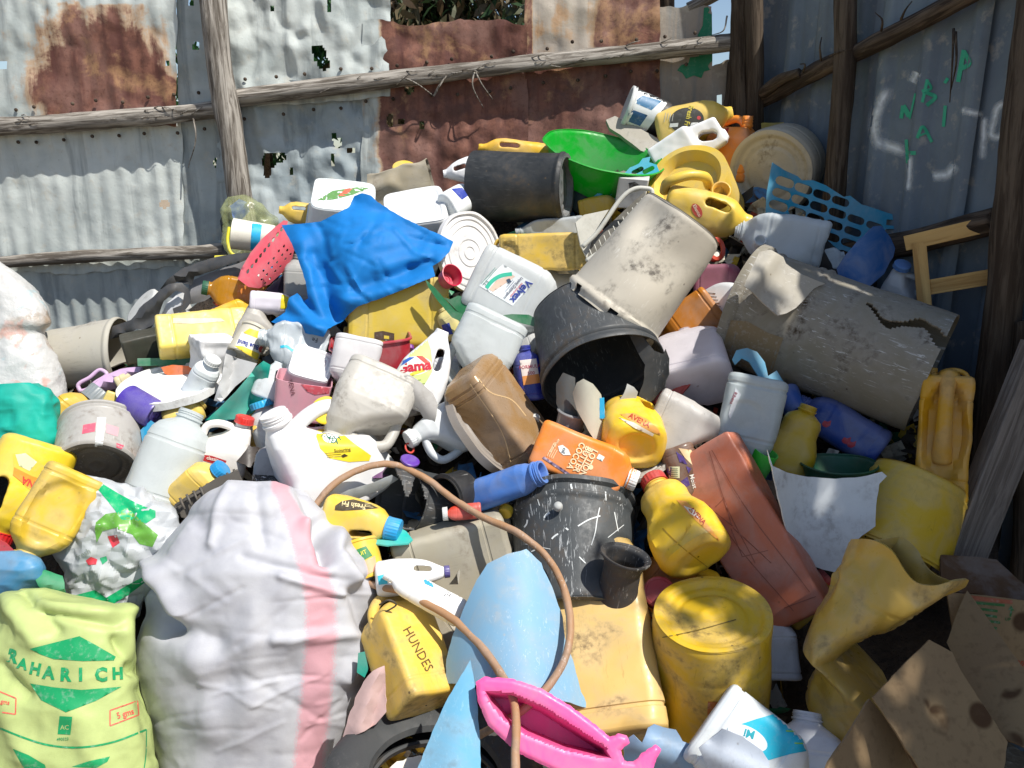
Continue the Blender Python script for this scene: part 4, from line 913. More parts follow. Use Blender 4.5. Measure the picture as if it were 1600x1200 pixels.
# white woven sack with a pink stripe
def weave_mat():
    k = NB('woven_sack'); co = k.coord(rnd=False); at = k.n('ShaderNodeAttribute', attribute_name='u'); n1 = k.noise(co, 16, 4); n2 = k.noise(k.coord((1, 1, .25), False), 420, 2); n3 = k.noise(k.coord((.25, 1, 1), False), 420, 2)
    wv = k.math('ADD', n2, n3); m = k.math('ADD', at.outputs['Fac'], k.math('MULTIPLY', k.math('SUBTRACT', wv, 1), .5))
    c = k.mix(k.ramp(n1, .35, .7), '#c6c7cc', '#b9bac1'); c = k.mix(k.math('MULTIPLY', k.ramp(m, .3, .7), .8), c, '#e0a0aa'); c = k.mix(k.math('MULTIPLY', k.ramp(wv, 1.1, 1.35), .12), c, '#a9a7ac')
    k.l(c, k.b.inputs['Base Color']); k.b.inputs['Roughness'].default_value = .62; k.bump(k.math('ADD', k.math('MULTIPLY', wv, .25), n1), .2, .004)
    tr = k.n('ShaderNodeBsdfTranslucent'); k.l(c, tr.inputs['Color']); ms = k.n('ShaderNodeMixShader'); ms.inputs[0].default_value = .15; k.l(k.b.outputs[0], ms.inputs[1]); k.l(tr.outputs[0], ms.inputs[2]); k.l(ms.outputs[0], k.out.inputs[0]); return k.m
WEAVE = weave_mat()
ff = folds([(225, 905, 262, 980, -.03, 13), (235, 890, 285, 960, .022, 16), (262, 985, 330, 1000, -.018, 22), (500, 815, 510, 870, -.035, 12), (480, 820, 520, 800, .02, 12), (525, 840, 560, 900, .02, 14), (540, 860, 575, 905, -.015, 9), (430, 1000, 560, 990, .008, 10), (340, 800, 430, 790, .012, 25), (300, 830, 250, 900, .012, 14), (470, 770, 500, 830, -.012, 9), (560, 930, 590, 1040, -.02, 14), (540, 1060, 575, 1000, .016, 12), (310, 1080, 450, 1050, -.012, 26), (300, 1010, 330, 1140, .01, 26), (400, 960, 380, 1160, .008, 22), (380, 870, 520, 905, -.007, 8), (440, 900, 540, 930, .007, 7), (360, 760, 330, 850, .008, 8), (400, 760, 410, 850, -.006, 9)])
_r = np.random.default_rng(3); fc = folds([(x, y, x + l * math.cos(t), y + l * math.sin(t), s * _r.uniform(.001, .0028), _r.uniform(3, 6)) for x, y, l, t, s in zip(_r.uniform(240, 570, 46), _r.uniform(780, 1190, 46), _r.uniform(60, 170, 46), _r.normal(-.25, .35, 46), _r.choice([-1, 1], 46))])
def wr_sack(W, U, V, PX, PY):
    p = np.stack([PX, PY], 1); front = np.sin(U) > -.2
    fine = np.abs(vnoise(np.stack([W[:, 0] * 9, W[:, 1] * 9, W[:, 2] * 26], 1), 3)); mid = ridge(W * 6.5, 8, 3)
    X_ = lambda q: q; return np.where(front, 1.35 * ff(p), 0) + .0006 * mid + .004 * fbm(W * 3, 6) + .005 * facet(np.stack([X_(PX), PY * .8], 1) / 60, 7) + .0016 * facet(np.stack([PX, PY], 1) / 20, 9) + fc(p)
S = sack('woven_sack', 'stuffed white woven sack with a pink stripe in the foreground', 'sack',
     [(752, 375, 425), (760, 345, 460), (772, 322, 483), (790, 300, 497), (812, 286, 512), (835, 266, 538), (858, 250, 562), (878, 236, 578), (897, 224, 586), (930, 222, 589), (960, 228, 588), (1000, 212, 584), (1045, 210, 574), (1085, 216, 564), (1130, 226, 548), (1180, 240, 530), (1240, 250, 520), (1300, 262, 505)],
     WEAVE, off=.16, th=.75, wr=wr_sack, nz=210, seg=290, stripe=lambda x, y: np.clip(1.25 - np.abs(x - np.interp(y, [770, 800, 830, 860, 900, 940, 1000, 1100, 1200], [438, 455, 468, 480, 494, 502, 502, 494, 482])) / np.interp(y, [770, 850, 900], [18, 25, 31]), 0, 1))

# pale green sack with printed lettering
GSK = cloth('#c3d28a', 500, .42, .2, 'pale_green_film')
gf = folds([(10, 935, 60, 1000, .02, 15), (40, 930, 90, 985, -.012, 9), (190, 960, 195, 1030, .018, 10), (178, 1000, 205, 1050, -.02, 8), (0, 1040, 40, 1085, -.015, 12), (0, 1090, 40, 1180, .015, 18), (120, 1120, 150, 1190, .008, 20), (60, 945, 190, 965, .014, 8), (70, 957, 180, 980, -.01, 6), (215, 1080, 235, 1180, -.012, 10)])
G = sack('printed_sack', 'pale green printed sack in the lower left corner', 'sack', [(922, 36, 66), (930, 22, 100), (940, 10, 150), (952, 0, 184), (985, -12, 203), (1012, -24, 207), (1040, -40, 211), (1080, -45, 219), (1120, -50, 232), (1160, -50, 241), (1200, -50, 246), (1290, -50, 240)], GSK, off=.12, th=.7,
      wr=lambda W, U, V, X, Y: np.where(np.sin(U) > -.2, gf(np.stack([X, Y], 1)), 0) + .005 * ridge(W * 8, 21) + .006 * fbm(W * 5, 22), nz=140, seg=180)
bG = bvh_of(G); PG = ink('#0f9258', .45); PR = ink('#d4604e', .3)
decal(G, bG, [(46, 1014), (85, 1004), (124, 994), (150, 1008), (181, 1026), (178, 1032), (130, 1033), (84, 1030), (62, 1022)], PG, 'print'); decal(G, bG, [(47, 1068), (85, 1074), (127, 1078), (190, 1073), (150, 1095), (103, 1113), (64, 1094)], PG, 'print')
for ch, x, y, rot, h in [('R', 19, 1026, 14, 22), ('A', 35, 1038, 14, 18), ('H', 55, 1046, 12, 20), ('A', 76, 1052, 6, 21), ('R', 102, 1055, 3, 22), ('I', 126, 1055, 0, 22), ('C', 158, 1055, 0, 23), ('H', 184, 1053, -2, 20)]: text(G, bG, ch, x, y, h, PG, rot, .95, .05)
decal(G, bG, [stroke([(0, 1138), (30, 1150), (70, 1163), (120, 1168), (175, 1160), (229, 1140)], 3)], PG, 'print', 4); decal(G, bG, [stroke([(229, 1140), (228, 1180), (224, 1210)], 1.6)], PG, 'print', 4); decal(G, bG, [(20, 1170), (45, 1180), (70, 1195), (76, 1215), (50, 1215), (34, 1195)], PG, 'print'); decal(G, bG, [(112, 1198), (140, 1189), (172, 1182), (168, 1190), (150, 1200)], PG, 'print')
decal(G, bG, [(93, 1119), (113, 1120), (110, 1148), (90, 1147)], PG, 'print'); text(G, bG, 'AC', 101, 1137, 8, GSK, 0); text(G, bG, '490523', 98, 1155, 5, PG, -3)
for a, b in [((172, 1110), (215, 1095)), ((215, 1095), (217, 1117)), ((217, 1117), (172, 1134)), ((172, 1134), (172, 1110)), ((-2, 1080), (25, 1091)), ((25, 1091), (24, 1116)), ((24, 1116), (3, 1113))]: decal(G, bG, [stroke([a, b], 2)], PR, 'print', 4)
text(G, bG, '5 gms', 196, 1115, 11, PR, -17, .85, .02); text(G, bG, 'gms', 8, 1097, 8, PR, 10, .9, .02)

# crumpled white and green plastic bag
CR = sack('plastic_bag', 'crumpled white plastic bag with green print above the pale green sack', 'bag', [(746, 138, 160), (755, 124, 205), (770, 114, 240), (795, 106, 272), (825, 94, 284), (860, 86, 284), (890, 88, 268), (920, 96, 246), (945, 102, 228), (972, 130, 205)], cloth('#cfd3d6', 300, .35, .2, 'crumpled_film'), off=.08, th=.6,
     wr=lambda W, U, V, X, Y: .016 * facet(np.stack([X, Y], 1) / 34, 31) + .006 * facet(np.stack([X, Y], 1) / 13, 33), nz=150, seg=190); sharp(CR.data, 14)
bC = bvh_of(CR); GB = ink('#12a368', .3, .35); OG = ink('#5f9a3a', .35, .35)
decal(CR, bC, [(141, 750), (162, 757), (185, 771), (215, 787), (243, 798), (243, 808), (228, 818), (212, 812), (190, 812), (178, 795), (160, 773)], GB, 'print', 4); decal(CR, bC, [(150, 816), (165, 803), (185, 800), (200, 794), (222, 815), (247, 836), (238, 855), (218, 850), (206, 835), (180, 825), (160, 830), (151, 848), (148, 826)], OG, 'print', 4)
decal(CR, bC, [(101, 942), (118, 930), (148, 922), (166, 934), (196, 916), (226, 900), (232, 906), (200, 930), (176, 944), (140, 940)], GB, 'print', 4); decal(CR, bC, [(168, 838), (182, 836), (187, 848), (176, 856)], ink('#cf3d4a'), 'print', 4); decal(CR, bC, [(134, 876), (142, 870), (152, 874), (150, 882), (138, 883)], ink('#cf3d4a'), 'print', 4); decal(CR, bC, [(156, 872), (166, 869), (168, 876), (160, 882)], ink('#2a9a6a'), 'print', 4); text(CR, bC, 'fresh', 130, 866, 10, ink('#9aa19a'), -30)

# yellow jerrycan with scratched letters
J = bottle('jerrycan', 'dirty yellow jerrycan scratched with the letters HUNDES', 'jerrycan', (664, 1094), (598, 922), 98, 'jerry', '#dcb64a', Dp=80, tilt=-22, roll=40, off=.0, dirt=.75, flip=True)
text(J[0], bv(J), 'HUNDES', 653, 1014, 16, ink('#5d4a20', 0), 61, .98, 0.)
V, F = tube(smoothpath([P(593, 945, 1.88), P(610, 938, 1.86), P(619, 944, 1.87), P(604, 955, 1.88), P(592, 960, 1.9)], 20), .0022, 6); put('wire', V, F, plastic('#4a4438', .6), J[0])

# black tyre at the bottom edge
prof = [(.58, .06), (.60, .12), (.70, .17), (.86, .19), (.95, .15), (1, .09), (1.0, -.09), (.95, -.15), (.86, -.19), (.70, -.17), (.60, -.12), (.58, -.06), (.61, -.05), (.72, -.13), (.9, -.13), (.95, 0), (.9, .13), (.72, .13), (.61, .05), (.58, .06)]
disc('tyre', 'worn black rubber tyre lying below the scratched yellow jerrycan', 'tyre', (680, 1222), 345, 232, 4, prof, plastic('#3b3d3e', .6, .5, 0, .15, '#8a8880'), off=-.02, seg=96)
sheet('plastic_shard', 'pointed pale blue plastic shard sticking up over the tyre', 'shard', [(735, 1031), (741, 1065), (746, 1105), (749, 1150), (752, 1240), (638, 1240), (655, 1195), (680, 1135), (702, 1088)], plastic('#6aa9c9', .5, .4, 0, .4, '#a8cbdc'), off=-.13, gy=-.0004, bend=folds([(735, 1030, 700, 1240, .02, 40)]), th=.0035, jag=.5)
sheet('paper_scrap', 'torn cream paper scrap inside the black tyre', 'paper', [(590, 1215), (620, 1190), (655, 1180), (680, 1183), (670, 1240), (590, 1240)], plastic('#d9d2c4', .7, .4), off=.02, th=.002, jag=1, bend=folds([(600, 1200, 680, 1230, .02, 20)]))

# hose
hp = [(478, 830, -.02), (488, 800, -.05), (515, 762, -.07), (560, 735, -.08), (610, 725, -.08), (655, 742, -.07), (705, 778, -.06), (760, 812, -.08), (808, 832, -.10), (850, 868, -.10), (880, 915, -.13), (890, 965, -.14), (884, 1020, -.14), (858, 1070, -.13), (815, 1108, -.12), (765, 1140, -.09), (715, 1165, -.02)]
hp2 = [(560, 905, .0), (587, 916, -.03), (625, 923, -.06), (670, 945, -.08), (715, 973, -.10), (750, 1006, -.12), (780, 1047, -.14), (800, 1085, -.17), (807, 1130, -.19), (805, 1180, -.2), (803, 1250, -.2)]
hr = root('hose', 'tan rubber hose looping over the heap and the blue sheet', 'hose', Matrix.Translation(Vector(P(700, 800, 2.1))))
HM = plastic('#a07a58', .55, .8, 0, .3)
for q in (hp, hp2):
    V, F = tube(smoothpath([P(x, y, D(x, y) + o) for x, y, o in q], 130), .0092, 14); V = V + .0035 * np.stack([vnoise(V / .09, 70 + i_) for i_ in range(3)], 1) + .001 * np.stack([vnoise(V / .02, 80 + i_) for i_ in range(3)], 1); put('hose_length', V, F, HM, hr)

# pale blue curved sheet and what lies around it
BLS = sheet('plastic_sheet', 'large curved pale blue plastic sheet under the hose', 'sheet', [(762, 881), (792, 866), (822, 858), (845, 880), (862, 918), (878, 965), (882, 1000), (894, 1032), (904, 1072), (917, 1106), (880, 1096), (800, 1078), (740, 1070), (698, 1068), (699, 1030), (708, 995), (724, 955), (742, 915)], plastic('#86b4d2', .42, .6, .15, .45, '#c6d8e2', '#b3b9bb'), off=-.04, gy=-.00055,
      bend=lambda p: .11 * (1 - ((p[:, 0] - (800 + (p[:, 1] - 960) * .05)) / 115) ** 2), th=.003, jag=.6)
CJ = bottle('jerrycan', 'big cream grimy jerrycan right of the pale blue sheet', 'jerrycan', (950, 1142), (912, 862), 178, 'can', '#d4b26a', Dp=165, tilt=-14, roll=-4, off=.1, dirt=.9, d=2.02, dents=[(.0, .86, .34, .04, .05, 'f'), (0, .93, .3, .02, .05, 'f')])
bucket('drum', 'yellow plastic drum standing upside down with a scuffed base', 'drum', (1113, 966), (1107, 1150), 174, 184, plastic('#d3ad22', .42, .9), tilt=-44, off=.06, recess=.03, ribs=[(.24, -1.5, .012), (.42, -1, .01)], roll=20)
DR = bpy.data.objects['drum']; bD = bvh_of(BODY['drum'])
decal(DR, bD, [(1106, 1096), (1152, 1098), (1151, 1112), (1105, 1118)], ink('#b06a28', .5), 'label', 5); decal(DR, bD, [stroke([(1035, 996), (1080, 987), (1150, 968)], 1.6)], ink('#6e5a18', .2), 'seam', 4)
for pts in [][:0] and [[(1085, 990), (1098, 992), (1104, 995)], [(1112, 996), (1122, 990), (1128, 998), (1136, 985)], [(1136, 985), (1146, 978), (1158, 990), (1152, 996)], [(1078, 1018), (1092, 1026)], [(1150, 940), (1156, 934)]]: decal(DR, bD, [stroke(pts, 4)], ink('#6b5f4a', .4), 'stain', 4)

# black scratched pail, rubber boot
PB = bucket('bucket', 'scratched black bucket with grey scrapes below the orange bottle', 'bucket', (900, 962), (894, 786), 180, 196, plastic('#3d4143', .5, .5, 0, .75, '#c9cccc'), tilt=-24, off=.08, ribs=[(.965, 7, .05), (.84, 5, .03)], th=.004)
bPB = bv(PB); W_ = ink('#cfd3d2', .6, .7)
for pts, wd in [([(903, 822), (920, 812), (938, 806)], 2), ([(937, 793), (933, 812), (930, 832), (924, 852)], 1.6), ([(862, 842), (866, 838), (872, 834)], 2.5), ([(884, 825), (888, 828)], 2.5), ([(820, 850), (860, 858)], 1), ([(950, 840), (975, 820)], 1), ([(905, 870), (915, 880)], 2), ([(850, 809), (855, 803), (859, 801)], 3), ([(819, 824), (823, 818), (824, 812)], 2.5), ([(840, 780), (843, 790)], 1.5), ([(960, 800), (966, 830)], 1.2), ([(830, 862), (845, 855)], 2), ([(892, 756), (894, 766)], 3), ([(946, 768), (947, 782)], 2)]: decal(PB[0], bPB, [stroke(pts, wd)], W_, 'scratch', 3)
V, F = lathe([(.0, .012), (.009, .012), (.012, .006), (.012, -.004)], 18); put('rivet', tf(Fr((872, 796), (872, 786), 60, 0, 0, 4, 2.03).M, V), F, plastic('#a8aaa8', .5), PB[0])
bucket('rubber_boot', 'flared black rubber pipe boot on the cream jerrycan', 'pipe fitting', (960, 936), (978, 868), 56, 66, plastic('#2e2e2f', .6, .5, 0, .3), tilt=40, off=-.1, base=False, th=.006, ribs=[(.97, 4, .05)], prof=[(0, .95), (.4, .82), (.7, .8), (.9, .92), (1, 1)], deform=lambda V, L, a, b: V * np.array([1.1, .85, 1]))
# yellow bottles on the drum
AV2 = bottle('oil_bottle', 'big yellow cooking oil bottle with a red cap and its base showing', 'bottle', (1090, 868), (1020, 750), 112, 'pear', '#e2ba2c', Dp=96, tilt=-32, roll=-12, off=-.05, cap='#b8322c', dirt=.25, dents=[(0, 0, .3, .3, .018, 'b'), (-.05, .30, .3, .2, .07, 'f')])
b2 = bv(AV2); decal(AV2[0], b2, [(1057, 781), (1072, 783), (1096, 808), (1122, 840), (1124, 846), (1105, 830), (1075, 802)], ink('#e8a24a', .3), 'label', 4); decal(AV2[0], b2, [(1068, 790), (1084, 796), (1094, 812), (1078, 802)], ink('#e8dcc8', .5), 'label', 4, .002); text(AV2[0], b2, 'AVENA', 1090, 806, 9, ink('#a83428'), 47, .9, .02)
decal(AV2[0], b2, [stroke([(1035, 825), (1060, 850), (1108, 888)], 1.5)], ink('#b58c18', .1), 'seam', 4)
disc('yellow_cover', 'yellow oval lid wedged between drum and yellow bottle', 'lid', (1092, 903), 64, 30, -8, FLAT, plastic('#e0b422', .4, .3), off=.06)
disc('round_cover', 'round dark red cap in the shade left of the yellow drum', 'lid', (1031, 926), 50, 47, 10, [(0, .05), (.78, .05), (.82, .1), (.9, .12), (1, .06), (1, -.5), (.95, -.5), (.94, 0), (0, 0)], plastic('#9a3138', .45, .3), off=-.02)
bottle('oil_jug', 'orange-brown jug in shade behind the red cap', 'jug', (1060, 930), (1000, 880), 90, 'plain', '#b8761e', off=.12)
# terracotta tray
TT = bottle('planter_tray', 'long terracotta plastic planter lying upside down', 'planter', (1243, 958), (1098, 700), 112, 'tray', '#bb6c50', Dp=62, roll=-16, tilt=-4, off=-.0, dirt=.3, crum=.0012)
bT = bv(TT); LN = ink('#8f5240', .1)
for pts in [[(1108, 705), (1135, 790), (1180, 880)], [(1112, 703), (1150, 770), (1265, 925)], [(1108, 790), (1150, 850), (1240, 955)], [(1118, 792), (1132, 778)], [(1110, 795), (1145, 822)], [(1142, 826), (1160, 870)], [(1145, 824), (1205, 880)], [(1132, 780), (1143, 822)], [(1160, 870), (1200, 860)], [(1225, 950), (1275, 932)]]: decal(TT[0], bT, [stroke(pts, 1.1)], LN, 'moulded_line', 4)
# purple-brown bottle
PBt = bottle('lotion_bottle', 'brown and purple printed bottle with a white cap', 'bottle', (1054, 698), (1090, 792), 56, 'round', '#6b4a33', off=-.02, cap='#dcdcd8', dirt=.2, rough=.28)
b3 = bv(PBt); decal(PBt[0], b3, [(1060, 700), (1080, 703), (1090, 722), (1085, 730), (1070, 715)], ink('#d9b98c'), 'label', 4); VI = ink('#4b3579')
for p in [[(1056, 705), (1068, 714), (1074, 726), (1062, 722)], [(1040, 735), (1050, 728), (1048, 745)], [(1064, 752), (1074, 745), (1078, 758), (1066, 764)], [(1072, 728), (1080, 732), (1076, 740)]]: decal(PBt[0], b3, p, VI, 'print', 4)
decal(PBt[0], b3, [(1045, 729), (1062, 729), (1062, 747), (1045, 747)], ink('#d3d6b0', .1), 'barcode', 4)
for i in range(5): decal(PBt[0], b3, [(1048, 732 + i * 3), (1059, 732 + i * 3), (1059, 733 + i * 3), (1048, 733 + i * 3)], ink('#6f7a55', 0), 'barcode', 3, .002)
text(PBt[0], b3, 'Moist', 1083, 752, 8, ink('#d8d4cc'), 75)
# orange bottle
OB = bottle('lotion_bottle', 'orange flat bottle with a white cap lying across the black bucket', 'bottle', (838, 690), (994, 752), 76, 'flask', '#e8862a', Dp=52, off=-.08, cap='#dedede', caph=.1, capk=1.1, dirt=.12, rough=.3, flip=False)
b4 = bv(OB); CRM = ink('#f4dcb0', .2); decal(OB[0], b4, [(872, 697), (879, 695), (888, 702), (892, 711), (880, 711), (874, 705)], ink('#f0eee8', .1), 'print', 3); text(OB[0], b4, 'oil', 881, 704, 7, ink('#5e6a72'), 115)
for i, s_ in enumerate(('COCOA', 'BUTTER', 'LOTION')): text(OB[0], b4, s_, 900 + i * 9.5, 712 + i * 5.5, 11, CRM, 118, .9, .025)
decal(OB[0], b4, ell(923, 730, 4, 4), CRM, 'print', 3); decal(OB[0], b4, [(936, 709), (945, 714), (941, 721), (932, 716)], ink('#dcefe8'), 'print', 3); decal(OB[0], b4, [(847, 716), (850, 713), (897, 744), (894, 747)], ink('#7e6a80'), 'print', 4)
text(OB[0], b4, 'for body', 864, 699, 4, CRM, 118); text(OB[0], b4, '400 ml', 870, 692, 4, CRM, 118)
fineprint(OB[0], b4, 855, 712, -62, 4, 26, 3.2, '#f4dcb0'); fineprint(OB[0], b4, 925, 700, 118, 3, 18, 3, '#f4dcb0')
# yellow bottle, base to the viewer
AV = bottle('oil_bottle', 'yellow cooking oil bottle with its recessed base turned to the viewer', 'bottle', (994, 700), (974, 628), 96, 'oil', '#e6bd2a', Dp=84, tilt=-57, roll=24, off=-.05, L=130, dirt=.12, dents=[(0, 0, .3, .28, .03, 'b')], crum=.0015)
b5 = bv(AV); decal(AV[0], b5, [(968, 647), (990, 645), (1012, 655), (1030, 672), (1032, 680), (1010, 672), (985, 658)], ink('#d89a4a', .3), 'label', 3); text(AV[0], b5, 'AVENA', 999, 657, 9, ink('#a8321e'), 27, 1, .03); decal(AV[0], b5, [(966, 652), (990, 660), (1022, 678), (1020, 682), (990, 668)], ink('#d9cdb8', .4), 'label', 3, .0018)
# blue bottle
bottle('bottle', 'light blue bottle with an open round mouth beside the orange bottle', 'bottle', (738, 778), (848, 738), 50, 'wide', '#4678c4', off=-.06, tilt=26, mouth=True, dirt=.2)
# black tubes behind the hose
bucket('bucket', 'dark grey broken bucket lying with its mouth to the left', 'bucket', (700, 790), (604, 775), 92, 100, plastic('#3a3c3d', .5, .5, 0, .2), tilt=22, off=.04, ribs=[(.72, 2, .4)], th=.004, tear=lambda a, t: t > .55 and (a % 6.283) > 3.6 and (a % 6.283) < 5.2 + .4 * math.sin(t * 20))
bucket('jar', 'open black jar with a worn grey rim under the hose', 'jar', (728, 765), (694, 778), 62, 70, plastic('#242425', .45, .4, 0, .4), tilt=40, off=-.01, ribs=[(.9, 4, .1)], th=.004)
bottle('pill_bottle', 'small white bottle with a red label in the open black jar', 'bottle', (752, 797), (694, 803), 24, 'round', '#c8402a', off=-.04, cap='#d8d8d4', capk=2.2); 
# yellow cooking oil bottle with blue cap on a teal shard
FF = bottle('oil_bottle', 'yellow cooking oil bottle with a bright blue cap and dark label', 'bottle', (508, 800), (618, 828), 64, 'oil', '#e3bf45', Dp=54, off=-.05, cap='#1f95cf', capk=1.65, caph=.19, tilt=14, roll=14, dirt=.12)
b6 = bv(FF); decal(FF[0], b6, [(524, 790), (534, 783), (552, 780), (575, 786), (592, 794), (570, 796), (535, 798), (523, 797)], ink('#4a3f2c', .2), 'label', 3); text(FF[0], b6, 'Fresh Fri', 553, 789, 9, ink('#e0cf9a'), 190, .95, .02)
fineprint(FF[0], b6, 570, 786, 8, 3, 16, 2.4, '#c9b98a')
sheet('plastic_shard', 'flat turquoise plastic shard under the blue-capped yellow bottle', 'shard', [(545, 843), (575, 836), (608, 836), (624, 826), (635, 832), (645, 845), (638, 851), (605, 854), (575, 851)], plastic('#25b5a8', .5, .3), off=-.03, gy=-.003, th=.004, jag=.7)
bottle('jerrycan', 'large dull beige jerrycan half hidden behind the pale blue sheet', 'jerrycan', (628, 900), (800, 848), 135, 'block', '#a49d8a', Dp=120, off=.14, dirt=.5, roll=20)
bottle('jerrycan', 'brown-grey smooth can below the white detergent bottles', 'jerrycan', (640, 1000), (720, 940), 110, 'plain', '#8a806a', Dp=100, off=.16, dirt=.5)
WB1 = bottle('detergent_bottle', 'white detergent bottle with a purple cap by the white sack', 'bottle', (588, 905), (700, 893), 56, 'det', '#eceef0', off=-.02, cap='#41357f', dirt=.15, flip=True)
WB2 = bottle('detergent_bottle', 'open white bottle with a blue label lying above the hose', 'bottle', (722, 958), (602, 896), 44, 'round', '#e8ebf0', off=-.07, mouth=True, dirt=.15)
b7 = bv(WB2); decal(WB2[0], b7, [(660, 900), (674, 908), (678, 918), (664, 912)], ink('#2a9ad0'), 'label', 3); decal(WB2[0], b7, [(695, 920), (705, 924), (709, 936), (698, 932)], ink('#e8e8e8'), 'label', 3); text(WB2[0], b7, 'Jik', 701, 928, 8, ink('#3a3a3a'), 28)
decal(WB1[0], bv(WB1), [(590, 900), (604, 896), (606, 912), (592, 914)], ink('#3fb8cc'), 'label', 3)
bucket('tub', 'small yellow tub with a green and peach label', 'tub', (578, 905), (560, 848), 50, 56, plastic('#d9b53a', .4, .2), tilt=-10, off=-.02, ribs=[(.95, 2, .06)])
bT2 = bvh_of(BODY[[n for n in BODY if n.startswith('tub')][-1]]); tb = bpy.data.objects[[n for n in BODY if n.startswith('tub')][-1]]
decal(tb, bT2, [(548, 862), (572, 853), (582, 868), (560, 880)], ink('#2f7a45'), 'label', 3); decal(tb, bT2, [(556, 884), (586, 868), (590, 890), (570, 900)], ink('#e6a27a'), 'label', 3); text(tb, bT2, 'FRUIT', 562, 866, 7, ink('#d9d34a'), -22)
sheet('woven_scrap', 'frayed pink and white woven scrap beside the sack', 'scrap', [(536, 1152), (545, 1120), (560, 1082), (583, 1048), (600, 1040), (603, 1075), (604, 1112), (588, 1132), (560, 1146)], cloth('#d9b9b4', 300), off=-.05, bend=folds([(560, 1140, 590, 1050, .02, 14), (580, 1130, 600, 1060, -.015, 8)]), th=.002, jag=1)
sheet('plastic_shard', 'curved green shard half hidden behind the woven scrap', 'shard', [(560, 1020), (570, 1018), (576, 1045), (570, 1058), (558, 1050)], plastic('#1f9a86'), off=.0)

# pink dustpan
dp = root('dustpan', 'bright pink plastic dustpan at the bottom edge', 'dustpan', Matrix.Translation(Vector(P(870, 1130, 1.7)))); PK = plastic('#e65c9c', .35, .15)
dpo = [(745, 1066), (758, 1059), (800, 1062), (845, 1077), (890, 1104), (930, 1134), (952, 1153), (966, 1148), (978, 1151), (982, 1160), (974, 1165), (968, 1172), (974, 1190), (990, 1192), (1004, 1178), (1024, 1165), (1031, 1171), (1021, 1192), (1012, 1230), (960, 1230), (880, 1208), (808, 1174), (764, 1132), (748, 1095)]
dpr = resample(dpo, 3); dpi = [(755, 1078), (800, 1080), (850, 1102), (900, 1134), (948, 1166), (956, 1186), (935, 1186), (880, 1174), (820, 1150), (785, 1126), (762, 1098)]; dpir = resample(dpi, 3)
def trough(p):
    inside = inpoly(p, dpi); dist = np.full(len(p), 1e9)
    for k in range(0, len(dpir), 40): dist = np.minimum(dist, np.sqrt(((p[:, None] - dpir[None, k:k + 40]) ** 2).sum(2)).min(1))
    do = np.full(len(p), 1e9)
    for k in range(0, len(dpr), 40): do = np.minimum(do, np.sqrt(((p[:, None] - dpr[None, k:k + 40]) ** 2).sum(2)).min(1))
    return np.where(inside, -.09 * sstep(0, 10, dist), .005 * sstep(0, 5, do))
sheet('pan', '', '', dpo, PK, off=-.17, gy=-.0004, th=.004, step=2.6, part_of=dp, bend=trough)
sheet('plastic_shard', 'jagged pale blue translucent plastic piece at the bottom edge', 'shard', [(974, 1157), (990, 1148), (1003, 1160), (1012, 1137), (1022, 1131), (1036, 1136), (1056, 1140), (1066, 1158), (1095, 1171), (1098, 1245), (974, 1245)], plastic('#93b3d2', .3, .4, .3), off=-.06, bend=folds([(1000, 1160, 1100, 1200, .02, 20), (980, 1190, 1080, 1230, -.02, 15)]), jag=.6)
MJ = bottle('milk_jug', 'white jug with a cyan label in the lower right', 'jug', (1112, 1128), (1255, 1245), 140, 'plain', '#e2e8f0', Dp=110, off=-.06, dirt=.2, trans=.15, tilt=-5)
b8 = bv(MJ); decal(MJ[0], b8, [(1136, 1139), (1180, 1124), (1225, 1111), (1248, 1142), (1269, 1172), (1236, 1178), (1200, 1188), (1180, 1165)], ink('#19b0cc', .2), 'label', 4); decal(MJ[0], b8, ell(1168, 1153, 34, 17, 28), ink('#dfe4e8', .1), 'label', 4, .002); text(MJ[0], b8, 'Mi', 1171, 1146, 14, ink('#1a9aa8', 0), 195, 1, .03, eps=.003)
for y in (1141, 1160): decal(MJ[0], b8, [(1228 + (y - 1141) * .7, y), (1248 + (y - 1141) * .7, y + 1), (1248 + (y - 1141) * .7, y + 3), (1228 + (y - 1141) * .7, y + 2)], ink('#8cc840', 0), 'print', 3, .002)
sheet('plastic_flap', 'torn white plastic flap bent over the cyan-labelled jug', 'shard', [(1092, 1168), (1128, 1138), (1160, 1150), (1190, 1172), (1201, 1190), (1198, 1240), (1150, 1222), (1105, 1196)], plastic('#b9c2cf', .35, .5, .2), off=-.16, bend=folds([(1100, 1170, 1200, 1220, .02, 18)]), jag=.5)
bottle('jug', 'plain white jug between the cyan-labelled jug and the cardboard', 'jug', (1262, 1270), (1262, 1118), 112, 'plain', '#dfe3ea', Dp=90, off=.0, dirt=.2)

